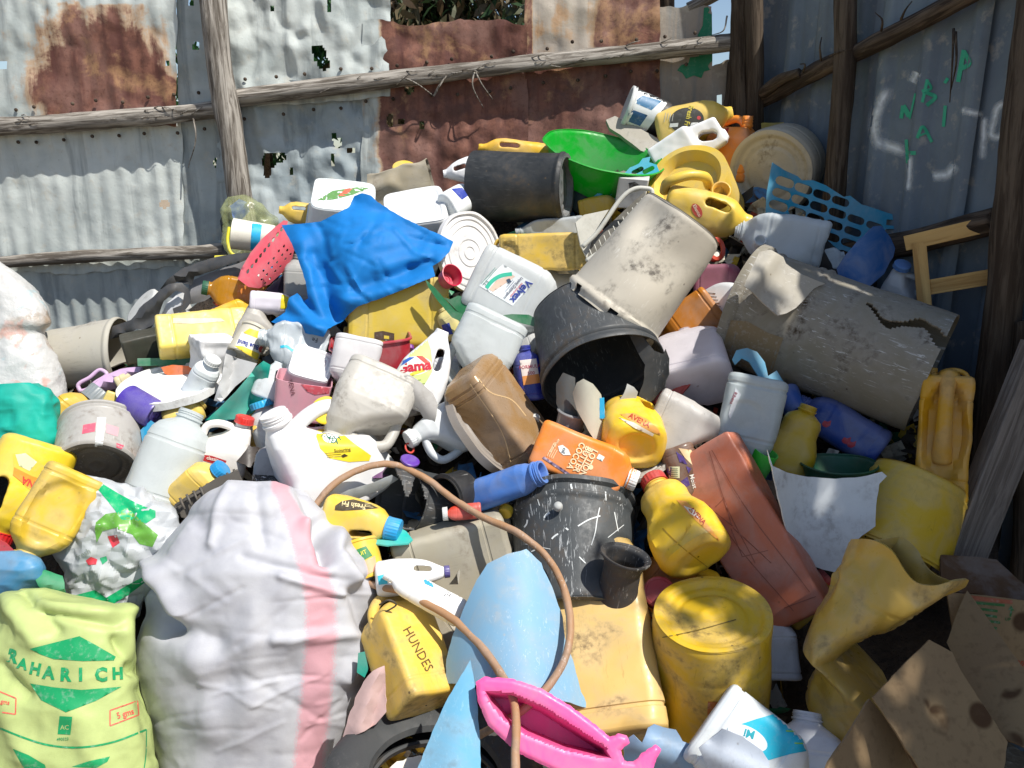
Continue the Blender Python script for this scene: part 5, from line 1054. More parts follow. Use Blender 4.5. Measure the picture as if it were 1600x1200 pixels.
# crushed yellow drum
def crush(V, L, rb, rt):
    V = V.copy(); z = V[:, 2] / L; R = np.interp(z, [0, 1], [rb, rt]); f = np.where(z > .36, 1.34 * (1 - (z - .36) / .60), 1.34 * (1 - (.36 - z) / .12)).clip(0, 2) * rb
    V[:, 0] = -R + (V[:, 0] + R) * (1 - f / (2 * R)); V[:, 1] *= 1 + .22 * f / rb; top = sstep(.62, 1, z); V[:, 1] *= 1 - .30 * top; an = np.arctan2(V[:, 1], V[:, 0]); V[:, 2] += top * .05 * L * np.cos(3 * an + .6)
    low = sstep(.36, .16, z); V[:, 0] += .42 * rb * low; V[:, 2] -= .10 * L * low * (V[:, 0] / rb); V[:, 0] += .02 * facet(np.stack([an * 2, z * 7], 1), 5) * .5; V[:, 1] += .012 * facet(np.stack([an * 2.2, z * 6], 1), 6); return V
bucket('crushed_drum', 'dull gold-yellow drum crushed and folded in the middle', 'drum', (1300, 1118), (1418, 878), 166, 158, plastic('#bd9c44', .32, .9), tilt=20, off=-.12, ribs=[(.12, -1.5, .01), (.76, -1.5, .01)], th=.005, deform=crush, recess=.015, nz=110, seg=96)

# cardboard
def card_mat():
    k = NB('cardboard'); co = k.coord(rnd=False); n1 = k.noise(co, 5, 4); n2 = k.noise(co, 60, 4); v = k.n('ShaderNodeTexVoronoi'); v.inputs['Scale'].default_value = 9; k.l(co, v.inputs['Vector'])
    c = k.mix(n1, '#7d6750', '#94805f'); c = k.mix(k.math('MULTIPLY', k.ramp(v.outputs['Distance'], .30, .22), k.ramp(n1, .5, .56)), c, '#4f3b2a'); c = k.mix(k.math('MULTIPLY', k.ramp(n2, .5, .7), .3), c, '#5d4a37'); k.l(c, k.b.inputs['Base Color']); k.b.inputs['Roughness'].default_value = .9; k.b.inputs['Specular IOR Level'].default_value = .15
    w_ = k.n('ShaderNodeTexWave', wave_type='BANDS'); w_.inputs['Scale'].default_value = 45; k.l(co, w_.inputs['Vector']); k.bump(k.math('ADD', n2, k.math('MULTIPLY', w_.outputs['Fac'], .12)), .2, .003); return k.m
CB = card_mat()
bx = root('cardboard_box', 'stained open cardboard box in the lower right corner', 'box', Matrix.Translation(Vector(P(1470, 1090, 1.7))))
panels = [([(1362, 1090), (1400, 1050), (1450, 1000), (1486, 1020), (1500, 1050), (1572, 1160), (1560, 1240), (1460, 1240)], 1.60, .0002, -.0006), ([(1356, 1092), (1400, 1146), (1452, 1240), (1270, 1240), (1292, 1190), (1320, 1150)], 1.60, .0008, -.0003), ([(1512, 924), (1550, 975), (1600, 1045), (1680, 1150), (1680, 1200), (1574, 1158), (1500, 1050), (1480, 1005), (1496, 960)], 1.70, -.0008, -.0008)]
for p, d_, gx_, gy_ in panels: sheet('panel', '', '', p, CB, d=d_, gx=gx_, gy=gy_, th=.005, part_of=bx, jag=.5)
sheet('tape', '', '', [(1372, 1090), (1386, 1082), (1470, 1240), (1448, 1240)], plastic('#8a6a48', .3, .4), d=1.585, gx=.0002, gy=-.0005, th=.001, part_of=bx)
b9r = root('cardboard_box', 'brown printed carton with green arrows behind the stained box', 'box', Matrix.Translation(Vector(P(1540, 960, 1.95))))
c1 = sheet('panel', '', '', [(1478, 925), (1540, 930), (1680, 948), (1680, 1180), (1540, 1080), (1490, 1000)], CB, d=1.86, th=.005, part_of=b9r); c2 = sheet('flap', '', '', [(1468, 868), (1520, 871), (1556, 876), (1610, 925), (1680, 950), (1600, 942), (1530, 930), (1470, 925)], plastic('#5d432c', .9, .4), d=1.98, gy=-.0012, th=.005, part_of=b9r, jag=.4)
bc = bvh_of(c1); GC = ink('#3b6a3a', .5, .9)
decal(b9r, bc, [(1515, 922 + 8), (1582, 938), (1582, 944), (1515, 937)], ink('#9a5a42', .5, .9), 'print', 6)
for i, l in enumerate((46, 32, 28, 30, 22)): decal(b9r, bc, [(1524 + i * 3, 940 + i * 9), (1524 + i * 3 + l, 944 + i * 9), (1524 + i * 3 + l, 948 + i * 9), (1524 + i * 3, 944 + i * 9)], GC, 'print', 5)
decal(b9r, bc, [(1580, 946), (1585, 954), (1582, 954), (1580, 964), (1577, 963), (1579, 953), (1575, 953)], GC, 'print', 3); text(b9r, bc, 'UP', 1575, 968, 6, GC, 8); text(b9r, bc, '20', 1594, 1037, 10, ink('#a8402a', .4, .9), 10)
# ------------------------------------------------------------------ things: middle of the heap
def tub(name, label, cat, pb, pt, Wb, Wt, col, tilt, off=.03, sq=7, L=None, dirt=.2, trans=.12, ribs=((.95, 3, .05),), recess=.03, roll=0, **k):
    return bucket(name, label, cat, pb, pt, Wb, Wt, plastic(col, .38, dirt, trans), tilt=tilt, off=off, sq=sq, L=L, ribs=ribs, recess=recess, roll=roll, **k)
# big buckets
def beige_tear(a, t): return False
def dentA(V, L, rb, rt):
    V = V.copy(); q = np.hypot((V[:, 0] + .35 * rb) / (.5 * rb), (V[:, 2] - .35 * L) / (.22 * L)); V[:, 1] += np.exp(-q ** 2) * .02 * (V[:, 1] < 0); q = np.hypot((V[:, 0] - .55 * rb) / (.3 * rb), (V[:, 2] - .2 * L) / (.2 * L)); V[:, 1] += np.exp(-q ** 2) * .03 * (V[:, 1] < 0); return V
BB = bucket('bucket', 'large dirty beige bucket lying with its base up the slope', 'bucket', (1066, 346), (952, 494), 138, 168, plastic('#c2bbac', .55, 1.0, 0, .5, '#e2dfd8', '#5a544d'), tilt=4, off=-.06, ribs=[(.93, 4, .05)], th=.004, deform=dentA, d=2.40, tear=lambda a, t: t > .93 and math.sin(a * 7) > .75)
BK = bucket('bucket', 'black bucket with its dark mouth facing the viewer', 'bucket', (904, 484), (942, 586), 152, 188, plastic('#3c3f41', .48, .5, 0, .5, '#9a9c9c'), tilt=36, off=-.02, d=2.42, ribs=[(.97, 3, .05), (.86, 4, .02), (.90, 0, .02)], th=.005, tear=lambda a, t: t > .84 and .62 < (a + .1 * math.sin(t * 30)) % 6.283 < .72)
sheet('bucket_flap', 'torn black bucket wall hanging right of the black mouth', 'shard', [(968, 490), (1000, 520), (1022, 548), (1036, 553), (1040, 545), (1046, 560), (1046, 585), (1040, 605), (1022, 625), (1004, 637), (990, 636), (1004, 600), (1008, 570), (992, 540)], plastic('#333536', .5, .5, 0, .5, '#8a8a88'), d=2.27, gx=-.0008, bend=folds([(1046, 550, 1010, 640, -.03, 20)]), th=.004, jag=.8)
GB_ = bucket('barrel', 'big torn grey-brown plastic barrel lying on its side', 'barrel', (1160, 478), (1438, 578), 194, 184, plastic('#837d6e', .6, 1.0, 0, .85, '#c9cac8', '#3f3122'), tilt=9, off=0, d=2.42, base=False, th=.006, ribs=[(.02, 8, .05), (.10, 3, .02), (.33, 3, .02), (.37, 4, .025)],
             tear=lambda a, t: (t > .62 and abs(((a - 4.08 + .12 * math.sin(t * 23)) + 3.14) % 6.283 - 3.14) < .03 + .34 * (t - .62) * (.5 + .5 * math.sin(t * 31) ** 2)), deform=lambda V, L, a, b: V * np.array([1, .92, 1]), seg=300, nz=64)
fl = sheet('flap', '', '', [(1186, 395), (1204, 392), (1222, 402), (1226, 412), (1252, 430), (1288, 444), (1270, 452), (1254, 470), (1242, 482), (1228, 490), (1214, 494), (1198, 480), (1172, 455), (1163, 448)], plastic('#a8a294', .6, .7, 0, .6), d=2.29, gx=.0004, gy=-.0004, bend=folds([(1172, 450, 1210, 400, .02, 12)]), th=.005, part_of=GB_[0], jag=.5)
decal(GB_[0], bv(GB_), [(1128, 545), (1142, 500), (1168, 502), (1200, 520), (1224, 528), (1200, 600), (1165, 598), (1135, 585), (1124, 560)], ink('#87765a', .5, .8), 'stain', 6)
bG_ = bv(GB_)
# gold can and grey lid
GOLD = plastic('#94744c', .26, 0, 0, 0, bump=.02).copy(); GOLD.node_tree.nodes['Principled BSDF'].inputs['Metallic'].default_value = .1
GO = bottle('jerrycan', 'glossy gold-brown flat jerrycan leaning in a grey lid', 'jerrycan', (824, 708), (728, 580), 72, 'can', '#9c7c52', Dp=104, off=-.02, roll=-32, tilt=12, dirt=.0, rough=.22, crum=.0012, mat=GOLD)
for pts in [[(735, 600), (790, 690), (798, 722)], [(748, 592), (765, 612), (800, 625), (822, 650)]]: decal(GO[0], bv(GO), [stroke(pts, 1.5)], ink('#c9ab80', .1, .3), 'moulded_line', 4)
disc('bucket_cover', 'large grey-brown lid standing on edge behind the gold jerrycan', 'lid', (756, 672), 172, 62, 54, LID, plastic('#8f877e', .5, .4), off=.05)
sb = bottle('bottle', 'small dark blue bottle with a white and orange label', 'bottle', (830, 626), (820, 540), 46, 'round', '#222f8f', off=-.02, dirt=.1, rough=.25)
decal(sb[0], bv(sb), [(812, 563), (838, 560), (844, 598), (818, 602)], ink('#e0d4cc', .2), 'label', 3); decal(sb[0], bv(sb), [(816, 588), (842, 584), (844, 598), (818, 602)], ink('#d8904a', .2), 'label', 3, .002); text(sb[0], bv(sb), 'FORMULA', 828, 573, 6, ink('#b04a5a'), -6); text(sb[0], bv(sb), '500', 830, 583, 6, ink('#b04a5a'), -6)
# velvex jug
VJ = bottle('detergent_jug', 'milky jug with a white label with green and blue print', 'jug', (742, 428), (880, 496), 106, 'plain', '#e6ecef', Dp=84, off=-.02, dirt=.1, trans=.4, tilt=4)
b = bv(VJ); decal(VJ[0], b, [(748, 446), (786, 413), (833, 442), (801, 478)], ink('#e8ecec', .1), 'label', 4); decal(VJ[0], b, [stroke([(760, 450), (768, 440), (782, 431), (800, 428)], 6)], ink('#3fc0a0', .1), 'print', 3, .002); decal(VJ[0], b, [(764, 452), (776, 438), (800, 429), (805, 432), (785, 446), (770, 456)], ink('#e6c9b4', .1), 'print', 3, .0018)
text(VJ[0], b, 'Velvex', 814, 455, 13, ink('#37479a', 0), 131, .95, .03, eps=.003); text(VJ[0], b, 'Liquid Detergent', 802, 450, 5, ink('#4a4f6a', 0), 131, eps=.003); text(VJ[0], b, 'multi purpose', 807, 453, 4, ink('#d05a6a', 0), 131, eps=.003); text(VJ[0], b, '5 L', 759, 442, 6, ink('#5a7a78', 0), 131, eps=.003)
fineprint(VJ[0], b, 806, 441, 131, 3, 30, 3, '#8a90a8'); fineprint(VJ[0], b, 776, 420, 131, 2, 34, 3, '#7aa89c'); decal(VJ[0], b, [(791, 437), (796, 435), (799, 440), (794, 443)], ink('#44546a', 0), 'print', 3, .003)
disc('basin_cover', 'round white basin lid behind the milky labelled jug', 'lid', (866, 446), 112, 66, 8, [(0, .02), (.78, .02), (.84, .10), (.9, .13), (1, .08), (1, 0), (.9, .08), (.83, .02), (.78, -.03), (0, -.03)], plastic('#dfe2e2', .35, .15), off=.12)
bottle('milk_jug', 'large empty frosted jug standing base up beside the black bucket', 'jug', (778, 496), (716, 628), 102, 'jug', '#e3e9e9', Dp=92, off=-.03, dirt=.15, trans=.45, tilt=8)
bottle('jug', 'white jug neck poking out left of the black bucket', 'jug', (785, 540), (846, 516), 62, 'plain', '#e8ecec', off=.10, trans=.35, cap='#dadcdc')
WJ = bottle('jug', 'white jug with a white cap tucked under the gold jerrycan lid', 'jug', (742, 648), (652, 704), 84, 'jug', '#e6eaec', off=.02, tilt=22, dirt=.15, trans=.15, cap='#e0e2e2', flip=True)
GJ = bottle('milk_jug', 'scuffed translucent gallon jug with its handle toward the viewer', 'jug', (600, 588), (545, 706), 118, 'jug', '#dbd8d0', Dp=100, off=-.07, tilt=24, dirt=.6, trans=.4, flip=True, cap='#c9c6be')
GM = bottle('detergent_bottle', 'white detergent bottle with a red and lime logo label', 'bottle', (640, 636), (692, 516), 84, 'det', '#f0f3ee', Dp=50, off=-.09, dirt=.1)
b = bv(GM); decal(GM[0], b, [(610, 590), (616, 572), (630, 555), (648, 538), (668, 530), (674, 548), (676, 580), (660, 606), (634, 618), (614, 612)], ink('#cfe08c', .1), 'label', 4); decal(GM[0], b, ell(645, 572, 30, 15, -6), ink('#eceee2', .1), 'label', 4, .0018); decal(GM[0], b, [(650, 556), (660, 556), (672, 566), (674, 574), (662, 566)], ink('#e0584a', .1), 'print', 3, .0024); decal(GM[0], b, [(625, 566), (640, 558), (648, 558), (634, 567), (622, 574)], ink('#3a6ac0', .1), 'print', 3, .0024); decal(GM[0], b, [(640, 584), (662, 574), (664, 580), (642, 588)], ink('#ecd84a', .1), 'print', 3, .0024)
text(GM[0], b, 'Gama', 647, 573, 17, ink('#c42a3c', 0), -6, 1.05, .04, eps=.003)
fineprint(GM[0], b, 632, 596, -6, 5, 34, 3.2, '#7a8a4a')
sheet('paper_scrap', 'wavy grey paper scrap beside the scuffed gallon jug', 'paper', [(622, 588), (640, 586), (658, 598), (676, 615), (684, 632), (680, 668), (668, 662), (655, 640), (636, 625), (626, 610)], plastic('#9b9893', .7, .3), off=-.10, bend=folds([(630, 590, 680, 650, .02, 14)]), th=.0015, jag=.6)
MB = bottle('jug', 'white jug with an off-white neck beside the frosted tub', 'jug', (562, 528), (545, 614), 72, 'plain', '#ebf0f4', Dp=60, off=-.02, tilt=6, trans=.35, dirt=.05, cap='#e3e4e3')
tub('tub', 'white food tub upside down with a ribbed base', 'tub', (490, 560), (470, 620), 64, 76, '#eaeff4', -48, off=.0, recess=.05, L=70)
tub('paper_carton', 'torn pink carton with a red corner', 'carton', (466, 648), (477, 590), 74, 84, '#dfa0ac', 14, off=-.06, sq=9, ribs=(), trans=.1)
pk = [n for n in BODY if n.startswith('paper_carton')][-1]; decal(bpy.data.objects[pk], bvh_of(BODY[pk]), [(470, 600), (515, 606), (514, 615), (492, 617), (480, 612)], ink('#c8505c', .6), 'print', 3); text(bpy.data.objects[pk], bvh_of(BODY[pk]), 'AVENA', 455, 602, 8, ink('#7a4a52'), 80)
YL = disc('yellow_cover', 'round bright yellow jar lid on the white jug', 'lid', (509, 641), 45, 43, -10, FLAT, plastic('#e3c61a', .4, .12), off=-.15); text(YL, bvh_of(YL), 'EXP 05/22', 508, 640, 6, ink('#a88c14', 0), -10)
MO = bottle('jug', 'big white jug with a yellow label left of the gallon jug', 'jug', (540, 782), (462, 628), 150, 'jug', '#f0f3f6', Dp=120, off=-.04, tilt=22, roll=12, dirt=.06, trans=.08)
b = bv(MO); decal(MO[0], b, [(497, 664), (524, 668), (550, 690), (580, 712), (577, 720), (545, 722), (515, 716), (500, 700), (494, 682)], ink('#ead22e', .08), 'label', 4); decal(MO[0], b, ell(516, 682, 12, 10), ink('#f0f0e8', .1), 'label', 3, .0019); text(MO[0], b, 'MOKA', 517, 681, 9, ink('#2a6a58', 0), 10, 1, .03, eps=.003); text(MO[0], b, 'TEA', 520, 689, 8, ink('#2a6a58', 0), 10, 1, .03, eps=.003); text(MO[0], b, 'Scouring', 535, 703, 6, ink('#6a5a1a', 0), -6, eps=.003); decal(MO[0], b, [(533, 712), (538, 709), (544, 712), (536, 715)], ink('#3a3018', 0), 'print', 3, .003)
fineprint(MO[0], b, 510, 708, -4, 3, 40, 3.2, '#8a7a1a')
bottle('bottle', 'frosted bottle with a blue cap behind the big white jug', 'bottle', (436, 712), (408, 630), 56, 'round', '#e6ecef', off=.05, cap='#1f9cc9', capk=1.6, trans=.4)
bottle('oil_bottle', 'orange-yellow bottle half hidden left of the blue-capped bottle', 'bottle', (392, 700), (404, 630), 42, 'plain', '#d9a52c', off=.08)
sheet('plastic_film', 'curved strip of clear plastic under the big white jug', 'film', [(530, 772), (545, 765), (580, 755), (612, 742), (622, 748), (600, 762), (560, 778), (535, 782)], plastic('#bfc4c6', .2, .1, .5), off=-.02, bend=folds([(530, 775, 615, 745, .02, 10)]))
bottle('bottle', 'grey plastic bottle leaning left of the big white jug', 'bottle', (418, 760), (428, 690), 50, 'plain', '#b5b8ba', off=.0, trans=.35)
disc('tin_cover', 'black tin lid with white flaking paint behind the white sack', 'lid', (428, 746), 62, 24, 5, FLAT, plastic('#2c2c2b', .5, .3, 0, .9, '#dadada'), off=.0)
disc('stopper', 'small purple bottle top on the black bucket pieces', 'lid', (641, 719), 30, 16, 20, FLAT, plastic('#5a2a9a', .35, .1), off=-.08)
disc('plastic_ring', 'thin red ring beside the gallon jug handle', 'ring', (640, 700), 18, 14, 60, [(.7, .1), (1, .1), (1, -.1), (.7, -.1), (.7, .1)], plastic('#c23a2a', .35, .1), off=.0)
# shards in front of the black mouth
sheet('plastic_shard', 'curved cream plastic shard standing in the black bucket mouth', 'shard', [(896, 615), (902, 598), (912, 592), (926, 600), (938, 616), (944, 640), (943, 680), (938, 692), (926, 684), (914, 662), (902, 640)], plastic('#c9c7b6', .45, .3, .2), off=-.12, bend=lambda p: .03 * (1 - ((p[:, 0] - 920) / 25) ** 2), th=.003, jag=.4)
sheet('plastic_shard', 'dark grey curved shard inside the black bucket mouth', 'shard', [(870, 600), (880, 582), (898, 590), (900, 640), (912, 672), (905, 682), (882, 680), (878, 650), (870, 630)], plastic('#4a4c4c', .5, .4), off=-.07, bend=lambda p: .03 * (1 - ((p[:, 0] - 888) / 25) ** 2), th=.003, jag=.4)
sheet('plastic_shard', 'white rim of a broken bowl in the black bucket mouth', 'shard', [(946, 640), (962, 632), (974, 615), (980, 600), (990, 605), (996, 612), (990, 632), (970, 642), (950, 646)], plastic('#a9aaa6', .5, .4), off=-.11, bend=folds([(946, 642, 985, 605, .02, 12)]), th=.003, jag=.5)
sheet('label_scrap', 'small bright blue label scrap by the yellow bottle', 'scrap', [(937, 622), (944, 621), (945, 654), (937, 654)], ink('#1fa0d0'), off=-.14, th=.001)
tub('pipe_piece', 'grey plastic cup lying in the shade below the black mouth', 'cup', (884, 690), (896, 642), 40, 44, '#77787a', 20, off=-.03, sq=2, trans=0)
disc('tin_cover', 'dirty white ring lid under the yellow oil bottle', 'lid', (1002, 728), 96, 40, -22, LID, plastic('#b9b6ae', .5, .7), off=.02)
# right of the middle
PJ = bottle('jug', 'white jug stained pink with its base to the viewer', 'jug', (1088, 598), (1072, 530), 108, 'plain', '#ebe4ea', Dp=92, tilt=-46, off=.04, L=120, trans=.35, dirt=.1, dents=[(0, 0, .32, .3, .02, 'b')])
bottle('red_jug', 'red liquid-stained jug bottom showing under the pink-stained jug', 'jug', (1062, 622), (1030, 596), 70, 'plain', '#b84a42', off=.08)
TJ = bottle('milk_jug', 'cloudy jug with a moulded handle above the brown bottle', 'jug', (1018, 652), (1128, 702), 100, 'jug', '#d9d5cf', Dp=86, off=-.02, trans=.35, dirt=.4, flip=False, cap='#b86a42')
TB = bottle('water_bottle', 'large clear-grey bottle leaning beside the cloudy jug', 'bottle', (1186, 590), (1152, 742), 88, 'plain', '#cdd6d6', Dp=74, off=-.05, trans=.35, dirt=.08, rough=.22, dents=[(.1, .42, .3, .16, .04, 'f')])
decal(TB[0], bv(TB), [(1149, 606), (1158, 616), (1141, 656), (1138, 648)], ink('#c9cdd0', .1), 'label', 3); text(TB[0], bv(TB), 'Ribena', 1146, 622, 6, ink('#8a4a52', 0), 112)
sheet('plastic_shard', 'pale blue crescent-shaped broken bucket rim beside the barrel', 'shard', [(1144, 562), (1150, 548), (1166, 544), (1182, 550), (1194, 566), (1199, 588), (1213, 579), (1226, 600), (1223, 640), (1214, 668), (1194, 698), (1200, 655), (1192, 620), (1184, 588), (1170, 566), (1158, 560), (1148, 570)], plastic('#68a3be', .45, .3), off=-.08, bend=folds([(1150, 555, 1215, 660, .02, 18)]), th=.004, jag=.4)
bucket('bowl', 'round blue bowl in shade below the barrel', 'bowl', (1242, 640), (1228, 622), 30, 52, plastic('#2f559f', .4, .2), tilt=-30, off=.02, L=40)
BC = bottle('flask', 'dark blue flask with red flowers under the barrel', 'flask', (1372, 702), (1250, 628), 64, 'round', '#233f86', off=.04, dirt=.15)
b = bv(BC)
for x, y in ((1291, 662), (1322, 688), (1330, 694)): decal(BC[0], b, [(x - 7, y), (x - 3, y - 5), (x + 2, y - 3), (x + 8, y - 5), (x + 6, y + 3), (x, y + 6), (x - 5, y + 4)], ink('#a02a3c', .2), 'print', 3)
bottle('gourd_bottle', 'yellow waisted bottle right of the clear-grey bottle', 'bottle', (1222, 742), (1264, 634), 78, 'pear', '#b8991c', off=.0, dirt=.3)
bucket('cup', 'bright green paper cup behind the white sheet', 'cup', (1172, 760), (1198, 706), 30, 40, plastic('#35c830', .4, .15), tilt=20, off=.0)
sheet('paper_scrap', 'brown torn cardboard scrap beside the green cup', 'scrap', [(1168, 760), (1190, 748), (1212, 752), (1215, 790), (1196, 800), (1180, 786)], plastic('#6b5a49', .8, .5), off=.06, jag=1.2, bend=folds([(1170, 770, 1210, 780, .02, 10)]))
bucket('basin', 'dark green basin behind the yellow bucket', 'basin', (1308, 775), (1310, 722), 80, 112, plastic('#17513a', .4, .3), tilt=16, off=.02, ribs=[(.96, 3, .06)])
sheet('plastic_sheet', 'curled dirty white plastic sheet beside the planter', 'sheet', [(1198, 703), (1206, 728), (1228, 738), (1262, 745), (1305, 748), (1345, 745), (1378, 737), (1386, 744), (1374, 756), (1369, 790), (1368, 822), (1345, 838), (1325, 860), (1310, 895), (1296, 892), (1275, 886), (1262, 890), (1266, 872), (1250, 862), (1238, 862), (1226, 822), (1214, 776)], plastic('#e2e7ec', .45, .35, .12), off=-.1, bend=lambda p: -.03 + .06 * np.exp(-((p[:, 0] - 1205) / 25) ** 2) + .05 * ((p[:, 0] - 1290) / 100) ** 2, th=.003, jag=.4)
bucket('bucket', 'yellow bucket lying base up in the right-hand shade', 'bucket', (1440, 748), (1388, 862), 142, 168, plastic('#cda91f', .42, .3), tilt=10, off=.02, ribs=[(.14, 1.5, .02), (.95, 3, .04)], recess=.02, d=2.17)
YJ = bottle('jerrycan', 'tall yellow jerrycan seen handle-on by the fence post', 'jerrycan', (1468, 780), (1482, 582), 72, 'block', '#c9951c', Dp=110, d=2.2, dirt=.25, dents=[(0, .52, .40, .40, .14, 'f')])
V, F = tube(smoothpath([P(1471, 720, 2.15), P(1473, 690, 2.13), P(1478, 630, 2.12), P(1481, 600, 2.13), P(1482, 590, 2.15)], 24), np.interp(np.linspace(0, 1, 24), [0, .3, .8, 1], [.028, .021, .018, .03]), 14); put('handle', V, F, plastic('#c9951c', .38, .25), YJ[0])
def plank(name, label, cat, p0, p1, W, Dp, mat, d, tilt=0, roll=0, parent=None):
    fr = Fr(p0, p1, tilt, roll, 0, None, d); h = W * fr.s / 2; t = Dp * fr.s / 2; V, F = loft([(0, h, t, 14), (fr.L * .25, h, t, 14), (fr.L * .5, h, t, 14), (fr.L * .75, h, t, 14), (fr.L, h, t, 14)], 40)
    if parent is None: return single(name, label, cat, V, F, mat, fr.M)
    o = link(name, sharp(mesh(V, F, True, mat)), parent); o.matrix_basis = parent.matrix_world.inverted() @ fr.M; return o
plank('plank', 'grey sawn plank leaning against the right fence', 'plank', (1488, 905), (1632, 545), 62, 34, wood('#857d76', '#645d56', contrast=.3), 2.12, 0, 38)
PINE = wood('#cfa96c', '#ab8450', contrast=.3, sc=.6); wf = root('pine_framework', 'unpainted pine frame nailed to the right fence', 'frame', Matrix.Translation(Vector(P(1500, 420, 2.5))))
plank('top_bar', '', '', (1424, 378), (1572, 344), 24, 12, PINE, 2.38, 10, 0, wf); plank('lower_bar', '', '', (1446, 450), (1562, 430), 24, 12, PINE, 2.40, 10, 0, wf); plank('upright', '', '', (1452, 560), (1436, 380), 20, 12, PINE, 2.46, 0, 0, wf); plank('upright', '', '', (1532, 640), (1528, 590), 18, 12, PINE, 2.42, 0, 0, wf)
BCJ = bottle('milk_jug', 'milky jug with a blue cap below the pine frame', 'jug', (1400, 468), (1418, 432), 54, 'jug', '#d8dade', Dp=48, tilt=34, L=78, d=2.55, cap='#1e6ab0', capk=1.7, trans=.35)
sheet('plastic_shard', 'dark blue rounded broken plastic piece by the lattice', 'shard', [(1308, 420), (1322, 398), (1342, 374), (1364, 354), (1376, 353), (1390, 372), (1397, 388), (1394, 402), (1380, 428), (1360, 446), (1338, 457), (1322, 456), (1314, 440)], plastic('#1a5391', .4, .25), d=2.52, bend=lambda p: .05 * (1 - ((p[:, 0] - 1355) / 50) ** 2), th=.004, jag=.4)
# blue lattice
u = np.array([29.0, 10.0]); v = np.array([-5.0, 18.5]); o_ = np.array([1226, 285.0]); outl = [(1206, 254), (1224, 266), (1246, 276), (1252, 282), (1270, 282), (1290, 290), (1318, 308), (1328, 306), (1346, 320), (1354, 322), (1384, 332), (1410, 340), (1408, 345), (1385, 343), (1384, 352), (1406, 354), (1406, 358), (1384, 358), (1378, 366), (1404, 364), (1402, 370), (1376, 374), (1372, 384), (1360, 400), (1340, 420), (1316, 415), (1290, 402), (1262, 385), (1238, 362), (1214, 345), (1196, 336), (1198, 300)]
hs = []
for i in range(7):
    for j in range(9):
        c = o_ + u * i + v * j
        if inpoly(np.array([c, c + (15, 8), c - (15, 8), c + (0, 9), c - (0, 9)]), outl).all(): hs.append([(x, y) for x, y in stadium(c - u * .26, c + u * .26, 7.2 - .3 * i, 5)])
sheet('slotted_crate', 'turquoise slotted crate panel leaning by the right fence', 'crate', outl, plastic('#1586a8', .4, .2), d=2.78, gx=-.0004, th=.004, step=8, holes=hs, bend=lambda p: .04 * np.exp(-((p[:, 0] - 1205) / 30) ** 2))
# right upper objects
CJ2 = bottle('jug', 'crumpled clear white jug with an open mouth above the barrel', 'jug', (1285, 384), (1150, 358), 72, 'plain', '#dfe6ea', Dp=60, off=-.06, trans=.45, crum=.003, dirt=.05)
V, F = lathe([(.0, -.012), (.014, -.012), (.0155, .014), (.019, .016), (.0195, .0), (.018, -.02), (.024, -.03)], 26); put('neck', tf(Fr((1186, 382), (1189, 372), 62, 0, 0, 4, CJ2[1].parent.matrix_world.translation.y * 0 + 2.68).M, V), F, plastic('#ccd0d2', .35, .1), CJ2[0])
bottle('jug', 'small white jug peeping out behind the lattice', 'jug', (1282, 410), (1318, 400), 36, 'plain', '#d0dae0', off=.02); bottle('jug', 'small grey-white jug in shade below the dark blue piece', 'jug', (1330, 480), (1368, 455), 44, 'plain', '#9aa4ac', off=.06)
bucket('bucket', 'black bucket behind the barrel flap', 'bucket', (1335, 475), (1235, 395), 92, 100, plastic('#1a1716', .5, .4), tilt=10, off=.16)
sheet('plastic_sheet', 'strip of terracotta plastic behind the barrel', 'sheet', [(1312, 458), (1345, 462), (1400, 478), (1395, 492), (1340, 484), (1310, 470)], plastic('#a8563e', .5, .3), off=.06)
WBo = disc('bowl', 'white tub with faint printed text beside the barrel', 'tub', (1112, 488), 118, 80, -52, [(0, .0), (.78, .0), (.86, -.02), (.96, -.12), (1, -.3), (1.02, -.8), (.98, -.8), (.95, -.3), (.8, -.06), (0, -.05)], plastic('#d9dcdc', .35, .15), off=.0); b = bvh_of(WBo)
for i in range(5): decal(WBo, b, [(1090 + i * 2, 455 + i * 5), (1118 + i * 2, 458 + i * 5), (1118 + i * 2, 460 + i * 5), (1090 + i * 2, 457 + i * 5)], ink('#8a8c8c', .5), 'print', 3)
text(WBo, b, '1.5 KG', 1106, 482, 6, ink('#4a4c50', 0), 8); decal(WBo, b, [(1098, 478), (1108, 480), (1104, 485)], ink('#4a8a6a'), 'print', 3)
bottle('bottle', 'dark pink bottle between the beige bucket and the barrel', 'bottle', (1085, 440), (1170, 438), 52, 'plain', '#8a3450', off=.02, dirt=.15); bottle('oil_jug', 'amber jug in shade under the beige bucket', 'jug', (1118, 478), (1034, 540), 76, 'plain', '#b87320', off=.06, dirt=.2)
bottle('jug', 'grey-white jug below the printed white tub', 'jug', (1090, 560), (1130, 530), 60, 'plain', '#c8ccd0', off=.06)
disc('plastic_ring', 'orange-red ring cap at the edge of the beige bucket', 'ring', (1118, 390), 38, 28, 80, [(.6, .2), (.9, .2), (1, .1), (1, -.2), (.85, -.2), (.8, .0), (.6, .0), (.6, .2)], plastic('#c8452a', .35, .1), off=-.02)
